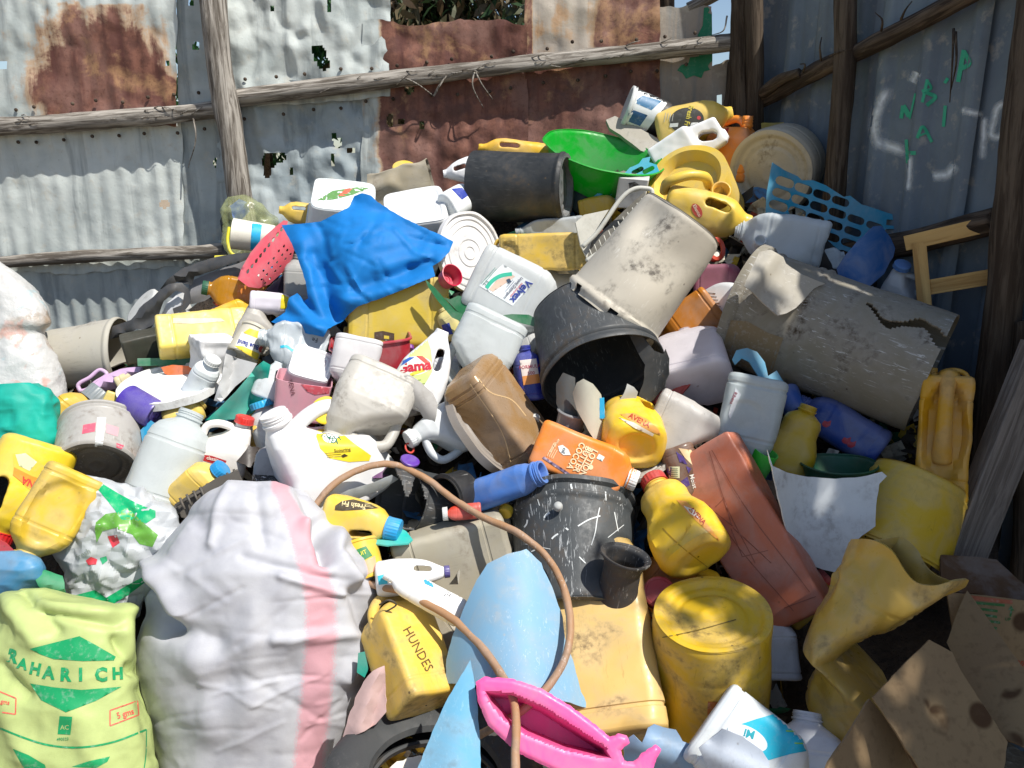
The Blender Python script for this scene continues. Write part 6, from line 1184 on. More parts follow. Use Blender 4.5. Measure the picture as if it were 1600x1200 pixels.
# ------------------------------------------------------------------ things: ridge of the heap
YB = bottle('oil_bottle', 'yellow oil bottle with a looped handle above the beige bucket', 'bottle', (1040, 322), (1172, 348), 70, 'oil', '#dcb943', Dp=56, off=-.07, dirt=.12, flip=True); decal(YB[0], bv(YB), ell(1089, 329, 12, 7, 60), ink('#c44a3a', .2), 'label', 3); text(YB[0], bv(YB), 'Elianto', 1089, 329, 6, ink('#f0e0c0', 0), 62)
YC = bucket('jerrycan', 'round yellow jerrycan with its open spout facing the viewer', 'jerrycan', (1096, 325), (1080, 292), 128, 122, plastic('#dcbb48', .4, .2), tilt=50, off=.06, L=100, openk=False, recess=0, toprec=.16)
q = Fr((1124, 304), (1130, 290), 60, 0, 0, 18, 2.79); V, F = lathe([(.0001, -.03), (.026, -.03), (.028, .02), (.034, .022), (.036, .016), (.036, -.02), (.044, -.04)], 30); put('spout', tf(q.M, V), F, plastic('#d9a52c', .4, .2), YC[0])
V, F = tube(smoothpath([P(1038, 298, 2.86), P(1045, 284, 2.78), P(1075, 274, 2.77), P(1100, 276, 2.79), P(1108, 290, 2.86)], 24), .018, 12); put('handle', V, F, plastic('#dcbb48', .4, .2), YC[0])
bucket('drum', 'pale grimy round drum lying with its base to the viewer', 'drum', (1208, 268), (1226, 258), 130, 134, plastic('#b5ac98', .5, .7), tilt=-68, off=.06, L=80, recess=.06, ribs=[(.4, -2, .03)], prof=[(0, .9), (.12, .98), (.3, 1), (.8, .95), (1, .7)])
OJ = bottle('jerrycan', 'orange jerrycan with a red opening on the ridge', 'jerrycan', (1138, 282), (1148, 184), 68, 'jerry', '#e0852c', Dp=56, off=.06, dirt=.15, roll=-20, flip=True); decal(OJ[0], bv(OJ), [(1126, 194), (1136, 193), (1139, 200), (1137, 208), (1128, 209), (1125, 201)], ink('#a82410', 0), 'opening', 3)
WS = bottle('jug', 'flat white can with a square handle hole on the ridge', 'can', (1030, 262), (1124, 200), 62, 'slab', '#eef2f4', Dp=40, off=-.02, dirt=.06, roll=-10)
FT = bottle('oil_bottle', 'yellow oil bottle with a black label at the top of the heap', 'bottle', (1028, 206), (1142, 178), 62, 'oil', '#dcba4a', Dp=56, off=.06, dirt=.1, d=3.2); b = bv(FT)
decal(FT[0], b, ell(1073, 188, 27, 20, -8), ink('#3f3d36', .2), 'label', 4); text(FT[0], b, 'Fresh Fri', 1076, 182, 9, ink('#c9b84a', 0), 105, .9, .02, eps=.003); decal(FT[0], b, [(1047, 193), (1060, 192), (1059, 198), (1046, 199)], ink('#d8d8d2', 0), 'print', 3, .002); decal(FT[0], b, [(1080, 192), (1091, 191), (1089, 200), (1078, 200)], ink('#d8d8d2', 0), 'print', 3, .002); decal(FT[0], b, ell(1092, 184, 3, 3), ink('#c84a4a', 0), 'print', 2, .002)
fineprint(FT[0], b, 1052, 178, 100, 4, 16, 4, '#a8a89c')
PL = bucket('paint_pail', 'black paint pail with a white and blue label at the top', 'bucket', (1040, 190), (980, 167), 54, 62, plastic('#202226', .45, .3), tilt=8, off=.05, d=3.25, ribs=[(.96, 2, .07)], th=.004); b = bv(PL)
V, F = lathe([(.0001, .004), (.6, .004), (.85, .006), (1.04, .006), (1.05, -.012), (1.0, -.014)], 40); V[:, :2] *= 31 * PL[2].s; link('lid', mesh(V + np.array([0, 0, PL[2].L]), F, True, plastic('#d0d2d0', .4, .3)), PL[0])
decal(PL[0], b, [(966, 166), (974, 148), (1000, 142), (1050, 158), (1042, 162), (1010, 205), (986, 198), (968, 186)], ink('#d6dadb', .3), 'label', 4); decal(PL[0], b, [(990, 160), (1004, 149), (1034, 158), (1018, 172)], ink('#2f6a92', .5), 'label', 3, .002); decal(PL[0], b, [(981, 178), (990, 172), (1012, 180), (1000, 197), (982, 190)], ink('#2a5a88', .5), 'label', 3, .002)
sheet('board', 'weathered grey board lying behind the green basin', 'board', [(946, 192), (960, 186), (1000, 206), (1052, 236), (1046, 252), (1000, 240), (968, 215), (952, 205)], plastic('#a09a8e', .8, .6), d=3.22, th=.02, gy=-.001, jag=.6)
bucket('basin', 'bright green plastic basin on the ridge', 'basin', (931, 290), (944, 240), 112, 190, plastic('#12b432', .35, .1, .35), tilt=17, off=.05, d=3.08, L=62, ribs=[(.97, 3, .04)], th=.003)
bucket('bucket', 'black plastic bucket lying on its side on the ridge', 'bucket', (884, 292), (744, 294), 100, 114, plastic('#232628', .5, .5, 0, .3, '#5a5c5c'), basemat=plastic('#55585a', .5, .5, 0, .3), tilt=-17, off=.0, d=2.92, recess=.06, ribs=[(.04, 2, .03)])
bottle('milk_jug', 'white milk jug with an open neck behind the black bucket', 'jug', (770, 262), (693, 272), 46, 'det', '#ecf0f0', off=.02, d=3.05, mouth=True, dirt=.1)
bottle('oil_bottle', 'yellow bottle with an orange label behind the black bucket', 'bottle', (862, 244), (748, 231), 38, 'oil', '#dcae34', d=3.2, dirt=.1)
bucket('sack_tub', 'crushed beige tub with a frayed edge on the ridge', 'tub', (582, 300), (672, 282), 52, 64, plastic('#988e78', .8, .8), d=3.1, tilt=10, th=.003, deform=lambda V, L, a, b: V * np.array([1, .6, 1]) + .012 * np.stack([vnoise(V / .05, i) for i in range(3)], 1)); disc('yellow_cover', 'yellow rim showing above the crushed beige tub', 'lid', (634, 262), 42, 22, 5, FLAT, plastic('#d9b53a'), d=3.2)
SBt = bottle('bottle', 'small white-based bottle lying beside the black bucket', 'bottle', (700, 324), (738, 300), 46, 'round', '#e6ecef', tilt=-46, off=-.06, L=70, dirt=.15); decal(SBt[0], bv(SBt), [(705, 295), (722, 293), (732, 305), (722, 312)], ink('#2a3f9a'), 'label', 3)
disc('bucket_cover', 'large white ribbed bucket lid beside the blue cloth', 'lid', (733, 394), 126, 96, 78, LID, plastic('#dcdbda', .45, .3), off=.0)
bucket('cup', 'small red plastic cup at the foot of the ribbed lid', 'cup', (696, 438), (706, 430), 28, 36, plastic('#c01840', .35, .08), tilt=50, off=-.12, L=22)
tub('tub', 'white square tub behind the blue cloth', 'tub', (648, 322), (660, 388), 92, 108, '#e8eff2', -36, off=.04, L=80)
TP = tub('tub', 'white tray with a green and red label behind the blue cloth', 'tub', (538, 304), (534, 350), 96, 104, '#e4edf2', -30, off=.05, L=50); b = bv(TP); decal(TP[0], b, [(495, 313), (520, 298), (560, 292), (576, 294), (552, 304), (520, 312)], ink('#5a8a4a', .3), 'label', 4); decal(TP[0], b, [(528, 306), (540, 295), (552, 293), (540, 306)], ink('#d0604a', .3), 'label', 3, .002)
bottle('oil_jug', 'yellow jug with an orange label left of the blue cloth peak', 'jug', (506, 340), (438, 328), 36, 'oil', '#d3b350', off=.08, d=3.05)
# blue cloth
BF = folds([(560, 305, 545, 480, .02, 40), (440, 352, 520, 345, .012, 20), (470, 380, 505, 520, .035, 16), (490, 400, 525, 505, -.022, 12), (505, 360, 515, 440, -.012, 10), (555, 320, 708, 380, -.03, 16), (600, 345, 690, 372, .018, 12), (540, 470, 680, 435, .03, 14), (560, 455, 640, 420, -.016, 14), (600, 420, 690, 400, .016, 14), (640, 345, 700, 380, .014, 10), (640, 420, 675, 408, -.02, 8), (455, 470, 490, 510, .03, 12), (470, 465, 500, 500, -.02, 8), (440, 500, 520, 515, .015, 9), (520, 480, 545, 490, -.02, 12), (575, 330, 600, 430, .008, 18), (530, 360, 560, 440, .006, 14), (590, 395, 650, 385, -.006, 9)])
_r = np.random.default_rng(8); BF2 = folds([(x, y, x + l * math.cos(t_), y + l * math.sin(t_), s * _r.uniform(.003, .007), _r.uniform(2.5, 5)) for x, y, l, t_, s in zip(_r.uniform(455, 680, 40), _r.uniform(330, 500, 40), _r.uniform(15, 60, 40), _r.normal(.2, .9, 40), _r.choice([-1, 1], 40))])
sheet('blue_cloth', 'bright blue cloth draped over the containers', 'cloth', [(440, 352), (470, 350), (502, 346), (545, 324), (554, 306), (566, 302), (580, 306), (590, 316), (622, 336), (658, 354), (690, 368), (708, 378), (702, 394), (686, 410), (676, 416), (680, 432), (640, 448), (600, 464), (560, 478), (546, 490), (536, 502), (512, 514), (506, 526), (480, 521), (452, 512), (424, 503), (446, 488), (452, 466), (464, 458), (476, 470), (482, 466), (478, 440), (466, 404), (456, 380)], cloth('#1b80cf', 600, .6, .2), off=-.10, gy=-.0006, bend=lambda p: BF(p) + BF2(p) + .07 * np.exp(-(((p[:, 0] - 575) / 90) ** 2 + ((p[:, 1] - 390) / 70) ** 2)) + .005 * facet(p / 46, 4) + .0015 * facet(p / 18, 5), th=.0015, step=4, jag=.25)
YK = bottle('jerrycan', 'square yellow jerrycan under the blue cloth', 'jerrycan', (700, 494), (545, 488), 108, 'block', '#c3a93c', Dp=96, off=.10, dirt=.35, roll=6, tilt=-4); b = bv(YK); decal(YK[0], b, [(585, 519), (598, 517), (616, 521), (616, 535), (585, 529)], ink('#4a3624', .2), 'label', 3); decal(YK[0], b, [(600, 524), (608, 525), (608, 530), (600, 529)], ink('#c9b23a', 0), 'label', 2, .002)
gh = root('moulded_bracket', 'green moulded plastic handle across the square yellow jerrycan', 'handle piece', Matrix.Translation(Vector(P(740, 490, 2.5)))); GH = plastic('#1f6b40', .45, .25)
for nm, pl_, o_ in [('rib', [(664, 436), (680, 450), (694, 466), (712, 486), (735, 496), (762, 492), (775, 494), (756, 504), (728, 506), (706, 496), (684, 470), (670, 450)], -.08), ('rib', [(694, 465), (704, 468), (716, 462), (722, 464), (740, 490), (730, 495), (714, 486)], -.05), ('arm', [(776, 494), (800, 491), (826, 492), (838, 498), (848, 500), (844, 509), (834, 510), (806, 503), (778, 502)], -.12)]: sheet(nm, '', '', pl_, GH, off=o_, th=.008, part_of=gh)
tub('crate', 'red plastic crate edge under the square yellow jerrycan', 'crate', (585, 575), (578, 528), 110, 120, '#a82834', 10, off=.06, trans=0)
# pink basket
def drop(cx, cy, r, a): return [(cx + r * .5 * math.sin(t) * (1 - .5 * math.cos(t)) * math.cos(a) + r * math.cos(t) * math.sin(a), cy - r * math.cos(t) * math.cos(a) + r * .5 * math.sin(t) * (1 - .5 * math.cos(t)) * math.sin(a)) for t in np.linspace(0, 2 * np.pi, 10, endpoint=False)]
po = [(372, 436), (378, 420), (392, 396), (410, 374), (430, 356), (444, 345), (450, 346), (448, 354), (456, 368), (460, 388), (456, 404), (440, 426), (420, 444), (404, 450), (388, 448)]; hs = []
for i in range(9):
    hs.append(drop(388 + i * 6.6, 424 - i * 8.2, 4.2, .5))
for i in range(6):
    for j in range(3): hs.append(drop(404 + i * 8 + j * 5, 430 - i * 9.5 + j * 6 + (i % 2) * 2, 2.6, .5))
hs = [h for h in hs if inpoly(np.array(h), po).all()]
sheet('basket', 'pink plastic basket with drop-shaped holes left of the blue cloth', 'basket', po, plastic('#e8606e', .4, .1, .1), off=-.06, holes=hs, step=5, th=.003, bend=lambda p: .07 * (1 - ((p[:, 0] + p[:, 1] - 825) / 60) ** 2) * (np.abs(p[:, 0] + p[:, 1] - 825) < 90))
CUP = bucket('cup', 'white and cyan plastic cup in the clear bag', 'cup', (428, 374), (366, 366), 44, 48, plastic('#d9d6c9', .4, .2), tilt=-6, off=.02); decal(CUP[0], bv(CUP), [(394, 346), (410, 348), (404, 392), (391, 390)], ink('#1fa6d8', .2), 'label', 4)
sack('clear_bag', 'clear plastic bag with a yellow drawstring at the fence', 'bag', [(308, 358, 380), (325, 352, 405), (345, 350, 430), (370, 352, 436), (390, 356, 425), (402, 362, 400)], film('#b9c088', .3), d=3.25, th=.5, wr=lambda W, U, V, X, Y: .014 * ridge(W * 9, 5, 3), nz=60, seg=80)
sheet('blue_bag', 'blue plastic scrap inside the clear bag', 'scrap', [(360, 322), (374, 311), (386, 316), (390, 330), (376, 345), (364, 342)], plastic('#3a64b0', .4, .1), d=3.28, bend=folds([(362, 340, 384, 316, .03, 8)]), th=.001)
sheet('black_bag', 'black plastic bag against the fence post', 'bag', [(344, 345), (352, 326), (362, 314), (368, 330), (360, 372), (352, 400), (346, 400), (348, 372)], plastic('#161618', .3, .2), d=3.34, bend=folds([(350, 330, 352, 395, .04, 8)]), th=.002)
V, F = tube(smoothpath([P(380, 402, 3.16), P(362, 396, 3.14), P(356, 380, 3.14), P(358, 355, 3.15)], 16), .006, 8); V2, F2 = tube(smoothpath([P(378, 398, 3.15), P(356, 401, 3.13), P(336, 402, 3.13)], 12), .007, 8); o0 = V.mean(0); V, F = cat_mesh([(V, F), (V2, F2)]); single('drawstring', 'yellow knotted drawstring of the clear bag', 'string', V - o0, F, plastic('#d8cc1a', .5), Matrix.Translation(Vector(o0)))
# black strips, left
BS = plastic('#3a3b3d', .5, .3)
sheet('black_film', 'long grey-black plastic strip above the green-capped bottle', 'film', [(250, 452), (262, 436), (288, 418), (330, 404), (372, 396), (402, 393), (398, 402), (372, 408), (330, 424), (304, 432), (300, 446), (292, 444), (276, 440), (262, 448)], BS, off=-.06, bend=folds([(262, 440, 400, 396, .03, 10), (270, 445, 330, 420, -.02, 6)]), th=.0015, jag=.7)
sheet('black_film', 'torn black plastic strip draped on the grey bucket', 'film', [(172, 530), (176, 510), (205, 500), (218, 482), (240, 464), (264, 444), (284, 442), (296, 452), (299, 472), (290, 484), (272, 490), (270, 482), (286, 476), (288, 458), (274, 454), (256, 470), (246, 500), (234, 516), (214, 514), (196, 524)], BS, off=-.08, bend=folds([(205, 505, 270, 450, .03, 10), (180, 520, 240, 510, .02, 6)]), th=.0015, jag=.7)
sheet('black_film', 'dark purple-black bag lying under the pink basket', 'bag', [(404, 462), (430, 440), (452, 420), (462, 400), (468, 430), (470, 466), (440, 470)], plastic('#241e33', .35, .2), off=.05, bend=folds([(410, 460, 460, 410, .03, 10)]), th=.002)
sheet('grey_film', 'sheet of grey film behind the green-capped bottle', 'film', [(296, 440), (330, 426), (372, 412), (400, 402), (392, 430), (350, 450), (320, 470), (296, 476)], plastic('#77777a', .5, .3), off=.04, bend=folds([(300, 460, 390, 410, .02, 12)]), th=.0015, jag=.6)
OI = bottle('oil_bottle', 'amber oil bottle with a dark green cap left of the basket', 'bottle', (412, 466), (322, 450), 50, 'plain', '#d2961c', off=.0, cap='#14573c', capk=1.15, trans=.45, rough=.2, dirt=.1); decal(OI[0], bv(OI), [(372, 444), (404, 448), (402, 474), (370, 468)], ink('#c8782a', .5), 'label', 3)
W3 = bottle('bottle', 'white bottle with a yellow band below the pink basket', 'bottle', (392, 470), (462, 476), 34, 'round', '#d4cfd8', off=-.05, dirt=.1); decal(W3[0], bv(W3), [(440, 458), (456, 460), (454, 484), (438, 482)], ink('#e0cc20'), 'label', 3)
bottle('milk_jug', 'cloudy grey jug under the tail of the blue cloth', 'jug', (392, 548), (422, 470), 64, 'jug', '#cbc7bf', off=.0, trans=.4, dirt=.2)
KJ = bottle('jug', 'crushed clear-grey jug below the blue cloth tail', 'jug', (508, 545), (408, 532), 66, 'plain', '#ced6da', off=-.01, trans=.35, crum=.007, rough=.2, dirt=.1); decal(KJ[0], bv(KJ), [stroke([(438, 542), (446, 541), (458, 548)], 4)], ink('#1fa8c4'), 'print', 3); text(KJ[0], bv(KJ), 'Fe', 492, 531, 8, ink('#3a3f4a'), 185)
bottle('bottle', 'grey-white upright bottle left of the blue cloth', 'bottle', (466, 470), (468, 398), 44, 'plain', '#a6a6a2', off=.05, trans=.1)
# left side
bucket('bucket', 'old grey plastic bucket lying at the foot of the left fence', 'bucket', (88, 560), (188, 552), 92, 108, plastic('#a8a498', .6, .6), tilt=26, off=.05, ribs=[(.95, 2, .04)])
disc('slim_cover', 'thin white lid standing on edge by the left fence', 'lid', (221, 478), 66, 17, -56, FLAT, plastic('#c4c5c2', .5, .3), off=.08)
sheet('white_film', 'white torn plastic between the black strips', 'film', [(252, 492), (262, 474), (276, 462), (286, 468), (288, 484), (310, 490), (300, 500), (262, 500)], plastic('#d6d8dc', .4, .2), off=.0, jag=.6, bend=folds([(255, 490, 285, 470, .02, 8)]))
YX = bottle('jerrycan', 'box-shaped yellow can in the left part of the heap', 'jerrycan', (252, 530), (392, 516), 58, 'block', '#d9c158', Dp=64, off=-.03, dirt=.25, roll=-24, tilt=-4); decal(YX[0], bv(YX), [(270, 497), (345, 497), (352, 502), (300, 506), (270, 505)], ink('#b9b79a', .6), 'label', 4)
bottle('oil_jug', 'orange-yellow jug behind the box-shaped yellow can', 'jug', (340, 505), (400, 480), 46, 'plain', '#d9a92c', off=.05)
bottle('container', 'black and olive flat container left of the yellow can', 'container', (196, 546), (266, 530), 40, 'tray', '#3a3a30', Dp=40, off=-.02, roll=20); 
plank('green_tray', 'thin green tray edge under the yellow can', 'tray', (220, 566), (304, 564), 12, 40, plastic('#1f6b48', .45, .2), 2.72)
FM = bottle('foam_block', 'chipped white foam block below the yellow can', 'foam', (330, 580), (334, 526), 58, 'tray', '#cfcfcf', Dp=56, off=-.06, roll=20, tilt=14, crum=.005, dirt=.5, rough=.8)
BBd = bucket('tub', 'margarine tub with a white and yellow label', 'tub', (378, 556), (402, 512), 50, 44, plastic('#c9c3b2', .45, .2), tilt=-14, off=-.06, recess=.05, ribs=[(.94, 2, .06)]); b = bv(BBd); decal(BBd[0], b, [(366, 543), (378, 518), (412, 530), (410, 560), (396, 556), (380, 546)], ink('#dcdad2', .1), 'label', 3); decal(BBd[0], b, [(380, 520), (390, 513), (412, 520), (412, 532)], ink('#e0c63a', .1), 'label', 3, .002); decal(BBd[0], b, [(366, 540), (380, 541), (404, 552), (410, 560), (400, 562), (380, 550)], ink('#e0c63a', .1), 'label', 3, .0019); text(BBd[0], b, 'Blue Band', 388, 538, 8, ink('#2a3a8a', 0), 198, .85, .03, eps=.003); decal(BBd[0], b, ell(408, 546, 4, 5), ink('#cc5a52', 0), 'print', 2, .002)
bottle('bottle', 'white bottle with its cap pointing at the viewer', 'bottle', (302, 618), (331, 566), 42, 'round', '#e4eaea', tilt=34, off=-.08, cap='#dcdedc', capk=1.5, dirt=.1, L=80)
sheet('orange_scrap', 'orange plastic scrap under the green tray edge', 'scrap', [(252, 574), (270, 570), (300, 572), (298, 590), (280, 592), (258, 584)], plastic('#d9692a', .45, .3), off=-.02, jag=.6)
lp = root('dustpan', 'lilac dustpan with a square hanging loop on the left', 'dustpan', Matrix.Translation(Vector(P(165, 595, 2.8)))); LI = plastic('#c9a6cc', .4, .12)
V, F = tube(smoothpath([P(126, 612, 2.74), P(122, 603, 2.74), P(140, 590, 2.75), P(158, 578, 2.76), P(167, 584, 2.76), P(150, 597, 2.75), P(132, 610, 2.74), P(124, 611, 2.74)], 40), .007, 10); put('loop', V, F, LI, lp); sheet('pan', '', '', [(150, 600), (166, 588), (190, 578), (222, 573), (226, 580), (205, 596), (180, 606), (150, 612)], LI, d=2.74, th=.006, part_of=lp, bend=folds([(150, 605, 220, 576, .03, 8)]))
PLd = disc('peeling_cover', 'white lid with peeling paper in the left part of the heap', 'lid', (268, 602), 158, 58, -14, [(0, .03), (.9, .03), (.93, .08), (1, .08), (1, -.08), (.96, -.08), (.95, 0), (0, 0)], plastic('#e4e5e3', .5, .6, 0, .3, '#a89a86'), off=-.04)
sheet('white_carton', 'folded white waxed sheet beside the teal wedge', 'sheet', [(335, 626), (346, 590), (352, 552), (372, 560), (402, 568), (392, 584), (368, 604), (346, 628)], plastic('#c3c3c2', .5, .2), off=-.07, bend=folds([(354, 552, 346, 626, .03, 10), (366, 560, 352, 620, -.02, 8)]), th=.002)
sheet('teal_piece', 'folded teal plastic piece left of the white tubs', 'shard', [(322, 656), (342, 638), (368, 612), (400, 574), (412, 564), (422, 570), (418, 598), (408, 632), (394, 646), (366, 655)], plastic('#16a08c', .4, .1), off=-.09, bend=folds([(326, 655, 410, 568, .035, 14), (396, 580, 392, 645, -.03, 10)]), th=.003)
bottle('jug', 'small grey-white handle jug between teal piece and food tub', 'jug', (412, 622), (436, 566), 46, 'det', '#d9e0e2', off=-.07, trans=.15)
# far left
def bag_mat():
    k = NB('white_bag_film'); co = k.coord(rnd=False); n1 = k.noise(co, 6, 4, .5, .8); n2 = k.noise(co, 9, 3, .5, 1.2); n3 = k.noise(co, 30, 4)
    c = k.mix(k.ramp(n1, .56, .72), '#bcbcba', '#9d8c7a'); c = k.mix(k.math('MULTIPLY', k.ramp(n2, .6, .68), .6), c, '#c98f7e'); c = k.mix(k.math('MULTIPLY', k.ramp(n2, .4, .32), .5), c, '#8fb4bc'); k.l(c, k.b.inputs['Base Color']); k.b.inputs['Roughness'].default_value = .32; k.bump(k.math('ADD', n3, n1), .5, .01); return k.m
sack('white_bag', 'large translucent white bag of rubbish at the left edge', 'bag', [(408, -90, 0), (425, -100, 26), (450, -100, 52), (480, -100, 74), (505, -100, 83), (518, -100, 70), (545, -100, 78), (580, -100, 92), (620, -100, 100), (660, -100, 98)], bag_mat(), d=2.75, th=.7, wr=lambda W, U, V, X, Y: .007 * ridge(W * 9, 41, 4) + .012 * fbm(W * 4, 42), nz=110, seg=130)
sack('net_bag', 'turquoise net bag at the left edge', 'bag', [(604, -90, 55), (614, -90, 78), (630, -90, 88), (660, -90, 88), (690, -90, 84), (715, -90, 70), (740, -90, 60)], cloth('#27b8a6', 420, .5, .25, 'turquoise_net'), d=2.42, th=.5, wr=lambda W, U, V, X, Y: .014 * ridge(W * 8, 51, 3), nz=90, seg=110)
bottle('oil_bottle', 'dull yellow bottle with a grey cap above the paint tin', 'bottle', (72, 700), (156, 620), 84, 'plain', '#c9a53a', off=-.03, cap='#7d8386', capk=1.5, caph=.2, dirt=.3)
bottle('oil_can', 'flat yellow can behind the paint tin', 'can', (162, 632), (228, 656), 44, 'tray', '#d9c05a', Dp=40, off=.0)
bucket('cup', 'shiny purple plastic cup near the paint tin', 'cup', (242, 648), (200, 626), 46, 52, plastic('#3d2296', .25, .08), tilt=-30, off=-.10, recess=.02)
PT = bucket('paint_tin', 'dented grey paint tin with faded pink lettering', 'tin', (150, 734), (161, 668), 116, 126, plastic('#a5a29c', .42, .7, 0, .3), tilt=-44, off=-.04, recess=.10, basemat=plastic('#6f6a61', .45, .8, 0, .4), ribs=[(.95, 3, .05), (.86, 2, .02), (.03, 3, .04)], th=.003); b = bv(PT)
PKI = ink('#d0566a', .6); decal(PT[0], b, [(130, 664), (150, 660), (148, 674), (128, 678)], PKI, 'print', 3); decal(PT[0], b, [(166, 662), (186, 668), (184, 682), (166, 676)], ink('#cf9aa0', .6), 'print', 3); decal(PT[0], b, [(182, 692), (194, 696), (190, 702), (182, 699)], PKI, 'print', 3); decal(PT[0], b, [(152, 652), (166, 652), (160, 700), (148, 698)], ink('#c9cccc', .3), 'print', 3, .001)
sheet('blue_card', 'bright blue square of plastic beside the white bottle', 'scrap', [(220, 672), (236, 657), (252, 668), (246, 680), (224, 698)], plastic('#1b96c4', .4, .1), off=-.03)
sheet('orange_scrap', 'orange label strip behind the frosted bottle', 'scrap', [(212, 720), (228, 694), (250, 674), (250, 690), (226, 716), (214, 730)], plastic('#d9763a', .5, .2), off=-.02)
bottle('water_bottle', 'tall frosted white bottle with broad shoulders beside the paint tin', 'bottle', (236, 786), (300, 644), 96, 'round', '#e3ecf4', Dp=92, off=-.06, trans=.45, dirt=.05, rough=.3)
RJ = bottle('milk_jug', 'white jug with a bright red cap and a red label', 'jug', (338, 742), (362, 650), 80, 'jug', '#e6e2dc', off=-.0, cap='#d2281c', capk=1.3, tilt=16, dirt=.25, flip=True); b = bv(RJ); decal(RJ[0], b, [(313, 710), (330, 712), (354, 720), (350, 728), (325, 722), (312, 718)], ink('#b02428', .2), 'label', 3); text(RJ[0], b, 'classic', 332, 717, 6, ink('#e8dcd4', 0), 12, 1, .02, eps=.003)
bottle('yellow_jar', 'knobbly pale yellow jar behind the frosted bottle', 'jar', (268, 668), (318, 632), 58, 'pear', '#d9bf5c', off=.03, crum=.004)
bottle('oil_bottle', 'yellow bottle with a blue cap half hidden by the grey grille', 'bottle', (290, 782), (340, 738), 66, 'plain', '#dcbc58', off=-.0, tilt=30, cap='#1f88c0', capk=1.2, L=90)
gr = root('grille', 'dark grey plastic grille fragment behind the white sack', 'grille', Matrix.Translation(Vector(P(325, 775, 2.3)))); GR = plastic('#57524b', .6, .5)
sheet('panel', '', '', [(272, 790), (288, 778), (340, 746), (372, 735), (380, 752), (340, 780), (298, 810), (284, 808)], GR, off=-.04, th=.004, part_of=gr)
for i in range(9):
    x = 284 + i * 10.5; y = 786 - i * 5.6; V, F = tube([P(x - 3, y - 8, D(x, y) - .055), P(x + 5, y + 10, D(x, y) - .06)], .004, 4); put('slat', V, F, GR, gr)
for (ax, ay, bx_, by_) in ((274, 790, 372, 735), (292, 808, 380, 752)): V, F = tube([P(ax, ay, D(ax, ay) - .055), P(bx_, by_, D(bx_, by_) - .055)], .005, 4); put('rail', V, F, GR, gr)
YF = bottle('oil_bottle', 'big yellow oil bottle with a red cap at the left edge', 'bottle', (66, 694), (-2, 838), 112, 'oil', '#e0c126', Dp=90, off=-.06, cap='#c01f22', capk=1.15, dirt=.1); b = bv(YF); decal(YF[0], b, [(20, 708), (44, 708), (70, 728), (80, 750), (62, 775), (40, 760), (22, 740)], ink('#dcb83a', .2), 'label', 4); decal(YF[0], b, [(22, 730), (50, 744), (76, 752), (64, 772), (40, 758), (20, 742)], ink('#e08a1c', .15), 'label', 3, .002); decal(YF[0], b, [(24, 710), (40, 708), (58, 722), (46, 736), (30, 728)], ink('#c9d0a0', .3), 'label', 3, .002); text(YF[0], b, 'RINA', 50, 756, 12, ink('#c4301c', 0), 205, 1, .03, eps=.003)
bottle('oil_jug', 'dusty yellow jug with an oval panel left of the crumpled bag', 'jug', (120, 742), (40, 872), 92, 'plain', '#cbaa30', Dp=76, off=-.10, dirt=.35, dents=[(0, .46, .36, .34, .13, 'f')])
sack('blue_bag', 'dull blue plastic bag at the lower left edge', 'bag', [(862, -60, 30), (872, -60, 58), (888, -60, 70), (905, -60, 72), (920, -60, 60), (932, -60, 40)], plastic('#4683ab', .4, .3), off=-.0, th=.5, wr=lambda W, U, V, X, Y: .006 * ridge(W * 9, 61), nz=50, seg=70)
sheet('green_film', 'green film scrap beside the dull blue bag', 'film', [(56, 905), (70, 890), (98, 900), (104, 930), (90, 940), (70, 925)], plastic('#1f8a58', .35, .2), off=.0, bend=folds([(60, 910, 100, 920, .02, 10)]), jag=.8)
sheet('red_card', 'red and white printed card under the red cap', 'card', [(-10, 838), (10, 848), (30, 866), (24, 874), (-10, 862)], plastic('#b8343a', .5, .3), off=-.04)
# ridge, middle
YR = bottle('jerrycan', 'scratched yellow jerrycan lying above the milky labelled jug', 'jerrycan', (922, 392), (776, 396), 56, 'block', '#d2ad3c', Dp=60, off=.02, dirt=.7, dents=[(.0, .86, .3, .1, .08, 'f')])
dr = root('dish_rack', 'white-grey plastic dish rack with slats behind the beige bucket', 'rack', Matrix.Translation(Vector(P(950, 350, 2.7)))); RK = plastic('#bfbeb4', .45, .3); Dk = 2.66
sheet('side_panel', '', '', [(898, 348), (912, 336), (950, 328), (926, 366), (916, 404), (906, 384)], RK, d=Dk + .03, gx=.001, th=.006, part_of=dr)
for pts in ([(910, 386), (925, 372), (1004, 294), (1018, 297), (1014, 318)], [(916, 408), (942, 390), (1010, 322)]): V, F = tube(smoothpath([P(x, y, Dk - .03) for x, y in pts], 40), .008, 10); put('rim', V, F, RK, dr)
for i_ in range(13): x = 918 + i_ * 7.4; y = 384 - i_ * 7.2; V, F = tube([P(x + 3, y + 5, Dk - .02), P(x + 9, y + 22, Dk - .015)], .002, 6); put('slat', V, F, RK, dr)
sheet('back_panel', '', '', [(912, 392), (930, 372), (1006, 300), (1014, 318), (940, 392), (918, 412)], plastic('#5c584c', .5, .4), d=Dk + .05, th=.004, part_of=dr)
hs = [[(x, y) for x, y in stadium((945 + i * 17 - 6, 306 - i * 13 + 3 + j * 12), (945 + i * 17 + 6, 306 - i * 13 - 3 + j * 12), 3.6, 5)] for i in range(5) for j in range(2)]; po = [(922, 312), (940, 296), (948, 300), (960, 284), (972, 276), (984, 262), (998, 256), (1004, 248), (1016, 245), (1014, 254), (1026, 258), (1030, 268), (1012, 284), (990, 296), (968, 310), (948, 322), (930, 320)]; hs = [h for h in hs if inpoly(np.array(h), po).all()]
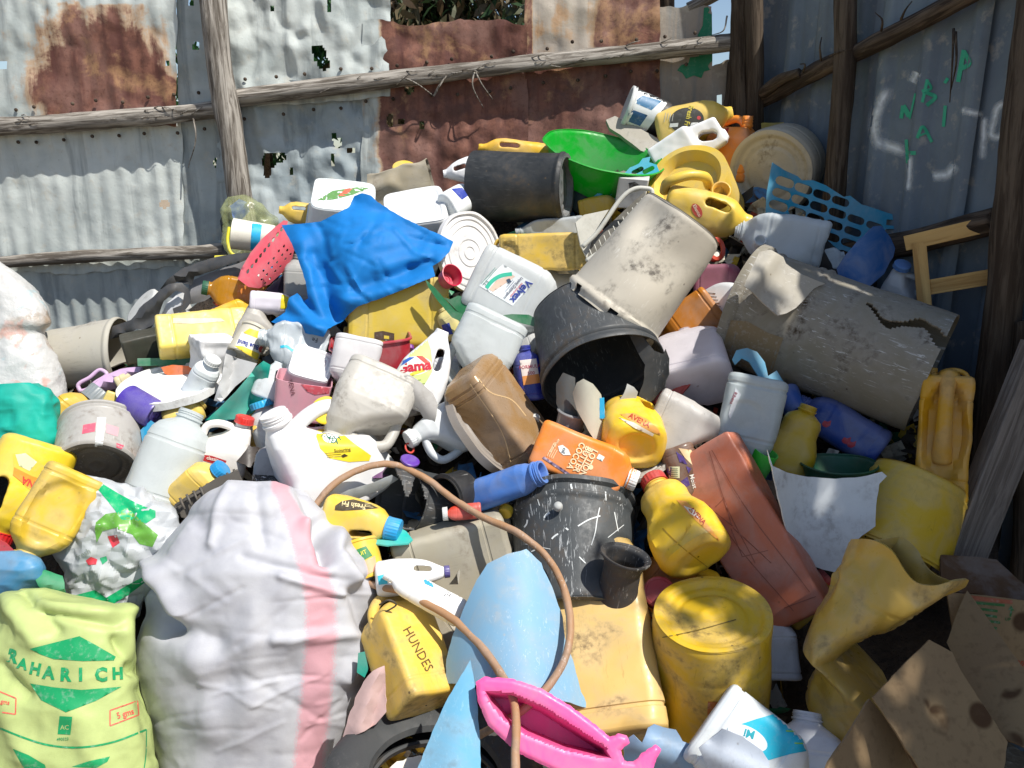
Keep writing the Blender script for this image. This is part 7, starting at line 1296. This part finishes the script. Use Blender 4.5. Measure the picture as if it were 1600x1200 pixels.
sheet('lattice_piece', 'torn turquoise lattice strip below the green basin', 'lattice', po, plastic('#1fa9c6', .4, .15), off=-.04, holes=hs, step=5, th=.004, jag=.3)
CN = bottle('carton', 'small white carton with black print on the lattice strip', 'carton', (984, 322), (990, 276), 46, 'tray', '#c9c9c6', Dp=34, off=-.06, tilt=14, dirt=.3); decal(CN[0], bv(CN), [(982, 286), (992, 284), (1000, 290), (998, 298), (990, 300), (984, 296)], ink('#3a3838', .6), 'print', 3)
bottle('oil_bottle', 'yellow bottle lying under the turquoise lattice strip', 'bottle', (905, 330), (972, 318), 34, 'plain', '#cfab3a', off=.06)
bucket('bucket', 'dark teal bucket in the gap below the green basin', 'bucket', (900, 330), (930, 285), 70, 80, plastic('#0f2e2c', .4, .2), off=.14, tilt=0)
bottle('oil_can', 'yellow can end behind the pale round drum', 'can', (1160, 208), (1226, 204), 26, 'tray', '#b9a23a', d=3.3)
disc('green_bowl', 'green bowl edge beside the ribbed white lid', 'bowl', (806, 380), 64, 40, -20, FLAT, plastic('#178a54', .4, .1), off=.06)
bottle('bottle', 'pale grey bottle lying under the black ridge bucket', 'bottle', (912, 352), (806, 362), 30, 'plain', '#b4babd', off=.03, trans=.2)
b = bottle('bottle', 'small bottle with a blue and yellow label by the frosted jug', 'bottle', (716, 526), (690, 482), 32, 'round', '#d0c27a', off=.02); decal(b[0], bv(b), [(690, 508), (702, 504), (708, 522), (694, 524)], ink('#26358c'), 'label', 3)

# ------------------------------------------------------------------ small caps, lids and bottles in the gaps
small = [('cap', '#d8d6cf', 705, 585, 18, 'white bottle cap below the frosted base-up jug'), ('cap', '#c93a2c', 668, 668, 16, 'red bottle cap beside the wavy grey paper'), ('cap', '#2a72b8', 1013, 770, 17, 'blue bottle cap by the red-capped yellow bottle'), ('cap', '#d8b52a', 790, 800, 22, 'yellow bottle cap left of the scratched black bucket'),
         ('cap', '#2f8a4a', 745, 560, 15, 'green bottle cap near the dark blue bottle'), ('cap', '#e0e0dc', 1225, 905, 20, 'white cap under the planter corner'), ('cap', '#cf7a2a', 300, 650, 16, 'orange cap above the red-capped jug'), ('cap', '#b8c4cc', 470, 690, 14, 'pale grey cap beside the yellow-labelled jug'), ('cap', '#7a3a8c', 640, 545, 14, 'violet cap by the red crate'),
         ('cap', '#dcdcd8', 395, 590, 15, 'white cap above the teal piece'), ('cap', '#b02a2a', 520, 480, 14, 'dark red cap under the blue cloth fold'), ('cap', '#d0cfc8', 1190, 830, 18, 'off-white cap beside the planter'), ('cap', '#2a8ac0', 130, 700, 15, 'blue cap beside the turquoise bag'), ('cap', '#d9c23a', 455, 560, 15, 'pale yellow cap by the crushed clear jug'),
         ('cap', '#c8c6be', 835, 655, 16, 'grey-white cap under the dark blue bottle'), ('cap', '#e3e1da', 1325, 620, 16, 'white cap in shade under the barrel'), ('cap', '#3f9a5a', 560, 870, 14, 'green cap beside the small yellow tub')]
for kd, col, x, y, w_, lb in small:
    a_ = rng.uniform(0, 6.28); v_ = (math.cos(a_) * 5, math.sin(a_) * 5); fr0 = Fr((x - v_[0], y - v_[1]), (x + v_[0], y + v_[1]), rng.uniform(25, 75), 0, .02, w_ * .6); V, F = capmesh(w_ * fr0.s / 2, w_ * fr0.s * .5); single('bottle_stopper', lb, 'bottle cap', V, F, plastic(col, .4, .3), fr0.M, 'loose bottle caps in the heap')
lost = [('plain', '#cfd4d6', (1040, 560), (1010, 640), 50, .12, 'white bottle lying deep behind the cloudy jug'), ('round', '#3a6ab0', (1180, 760), (1230, 700), 40, .14, 'blue bottle deep behind the planter'), ('oil', '#c9a23a', (860, 800), (780, 760), 56, .16, 'yellow bottle deep behind the scratched bucket'), ('plain', '#c7cccc', (460, 600), (400, 690), 52, .12, 'grey-white bottle deep behind the pink carton'), ('round', '#8c2f33', (300, 700), (270, 770), 40, .12, 'dark red bottle deep behind the frosted bottle'),
        ('plain', '#d6c9a0', (190, 610), (260, 580), 44, .10, 'cream bottle deep under the peeling lid'), ('oil', '#d0a92c', (110, 720), (60, 640), 60, .14, 'yellow bottle deep behind the paint tin'), ('plain', '#d4d8da', (660, 620), (720, 560), 54, .12, 'white bottle deep behind the gold jerrycan'), ('round', '#d9dcdc', (560, 690), (620, 760), 46, .10, 'white bottle deep under the hose'), ('plain', '#57a05a', (1090, 380), (1040, 440), 44, .2, 'green bottle deep behind the beige bucket'),
        ('oil', '#cda62c', (1220, 960), (1290, 900), 66, .12, 'yellow bottle deep behind the planter corner'), ('plain', '#c3c7cc', (1210, 1060), (1200, 960), 80, .10, 'grey jug in the gap between drum and crushed drum'), ('plain', '#d2d4d4', (640, 1010), (560, 960), 50, .12, 'white bottle deep behind the scratched jerrycan'), ('round', '#26608c', (470, 480), (430, 430), 40, .14, 'blue bottle deep under the basket'), ('plain', '#c2b89c', (760, 900), (820, 840), 70, .18, 'tan bottle deep behind the pale blue sheet')]
for st_, col, p0_, p1_, w_, of_, lb in lost: bottle('lost_bottle', lb, 'bottle', p0_, p1_, w_, st_, col, off=of_, dirt=.4, cap=('#d8d8d4' if st_ != 'oil' else '#b8322c'), trans=.1)

# torn scraps wedged between the containers
r5 = np.random.default_rng(21)
bits = [(118, 694, 24, '#2a8f6a', 'green scrap between turquoise bag and paint tin'), (188, 694, 16, '#d8c25a', 'yellow scrap behind the purple cup'), (262, 640, 18, '#d8d8d4', 'white scrap beside the purple cup'), (352, 640, 20, '#2b2b2d', 'black film scrap under the teal piece'), (398, 664, 18, '#d2a63a', 'amber scrap by the blue-capped bottle'), (386, 712, 26, '#332c28', 'dark brown strip behind the red-capped jug'), (446, 730, 22, '#b4b6b8', 'grey scrap left of the yellow-labelled jug'), (600, 742, 24, '#5a2a5c', 'plum film scrap in the broken dark bucket'), (505, 572, 16, '#2f6a8c', 'blue scrap by the food tub'), (346, 486, 22, '#4a3560', 'dark violet scrap behind the yellow can'), (252, 528, 18, '#c9c38a', 'olive-cream scrap by the flat container'), (150, 514, 24, '#8f8d86', 'grey scrap on the old grey bucket'), (424, 566, 16, '#3a4046', 'dark scrap under the crushed clear jug'), (640, 470, 14, '#d6d4cc', 'white scrap below the blue cloth edge'), (690, 640, 20, '#c9cbc9', 'white scrap beside the small white jug'), (560, 590, 14, '#b93a3a', 'red scrap beside the capped white jug'), (700, 460, 16, '#1f7a50', 'green scrap under the ribbed lid'), (800, 600, 18, '#c9a640', 'yellow scrap behind the dark blue bottle'), (290, 470, 20, '#c3c3c0', 'white film scrap among the black strips'), (60, 600, 22, '#d9dcd8', 'white scrap on the turquoise bag'), (770, 760, 18, '#d4b03a', 'yellow scrap under the light blue bottle'), (870, 690, 20, '#3a342f', 'dark scrap beside the orange bottle'), (1012, 690, 16, '#c4bfb4', 'pale scrap beside the brown printed bottle'), (330, 720, 16, '#bf5a2a', 'orange scrap under the red-capped jug'), (480, 545, 14, '#d9dde0', 'white scrap above the food tub')]
for x, y, q, col, lb in bits:
    an = np.sort(r5.uniform(0, 6.28, 7)); po = [(x + q * r5.uniform(.6, 1.15) * math.cos(t_), y + q * r5.uniform(.45, .9) * math.sin(t_)) for t_ in an]; w2 = r5.uniform(-.9, .9)
    sheet('torn_scrap', lb, 'scrap', po, plastic(col, .45, .5), off=r5.uniform(.0, .05), gy=-.001, gx=r5.normal(0, .0008), th=.002, step=5, jag=.8, bend=(lambda p, x=x, y=y, q=q, w2=w2: .02 * np.cos(((p[:, 0] - x) + (p[:, 1] - y) * w2) / q * 2)), seed=int(x))
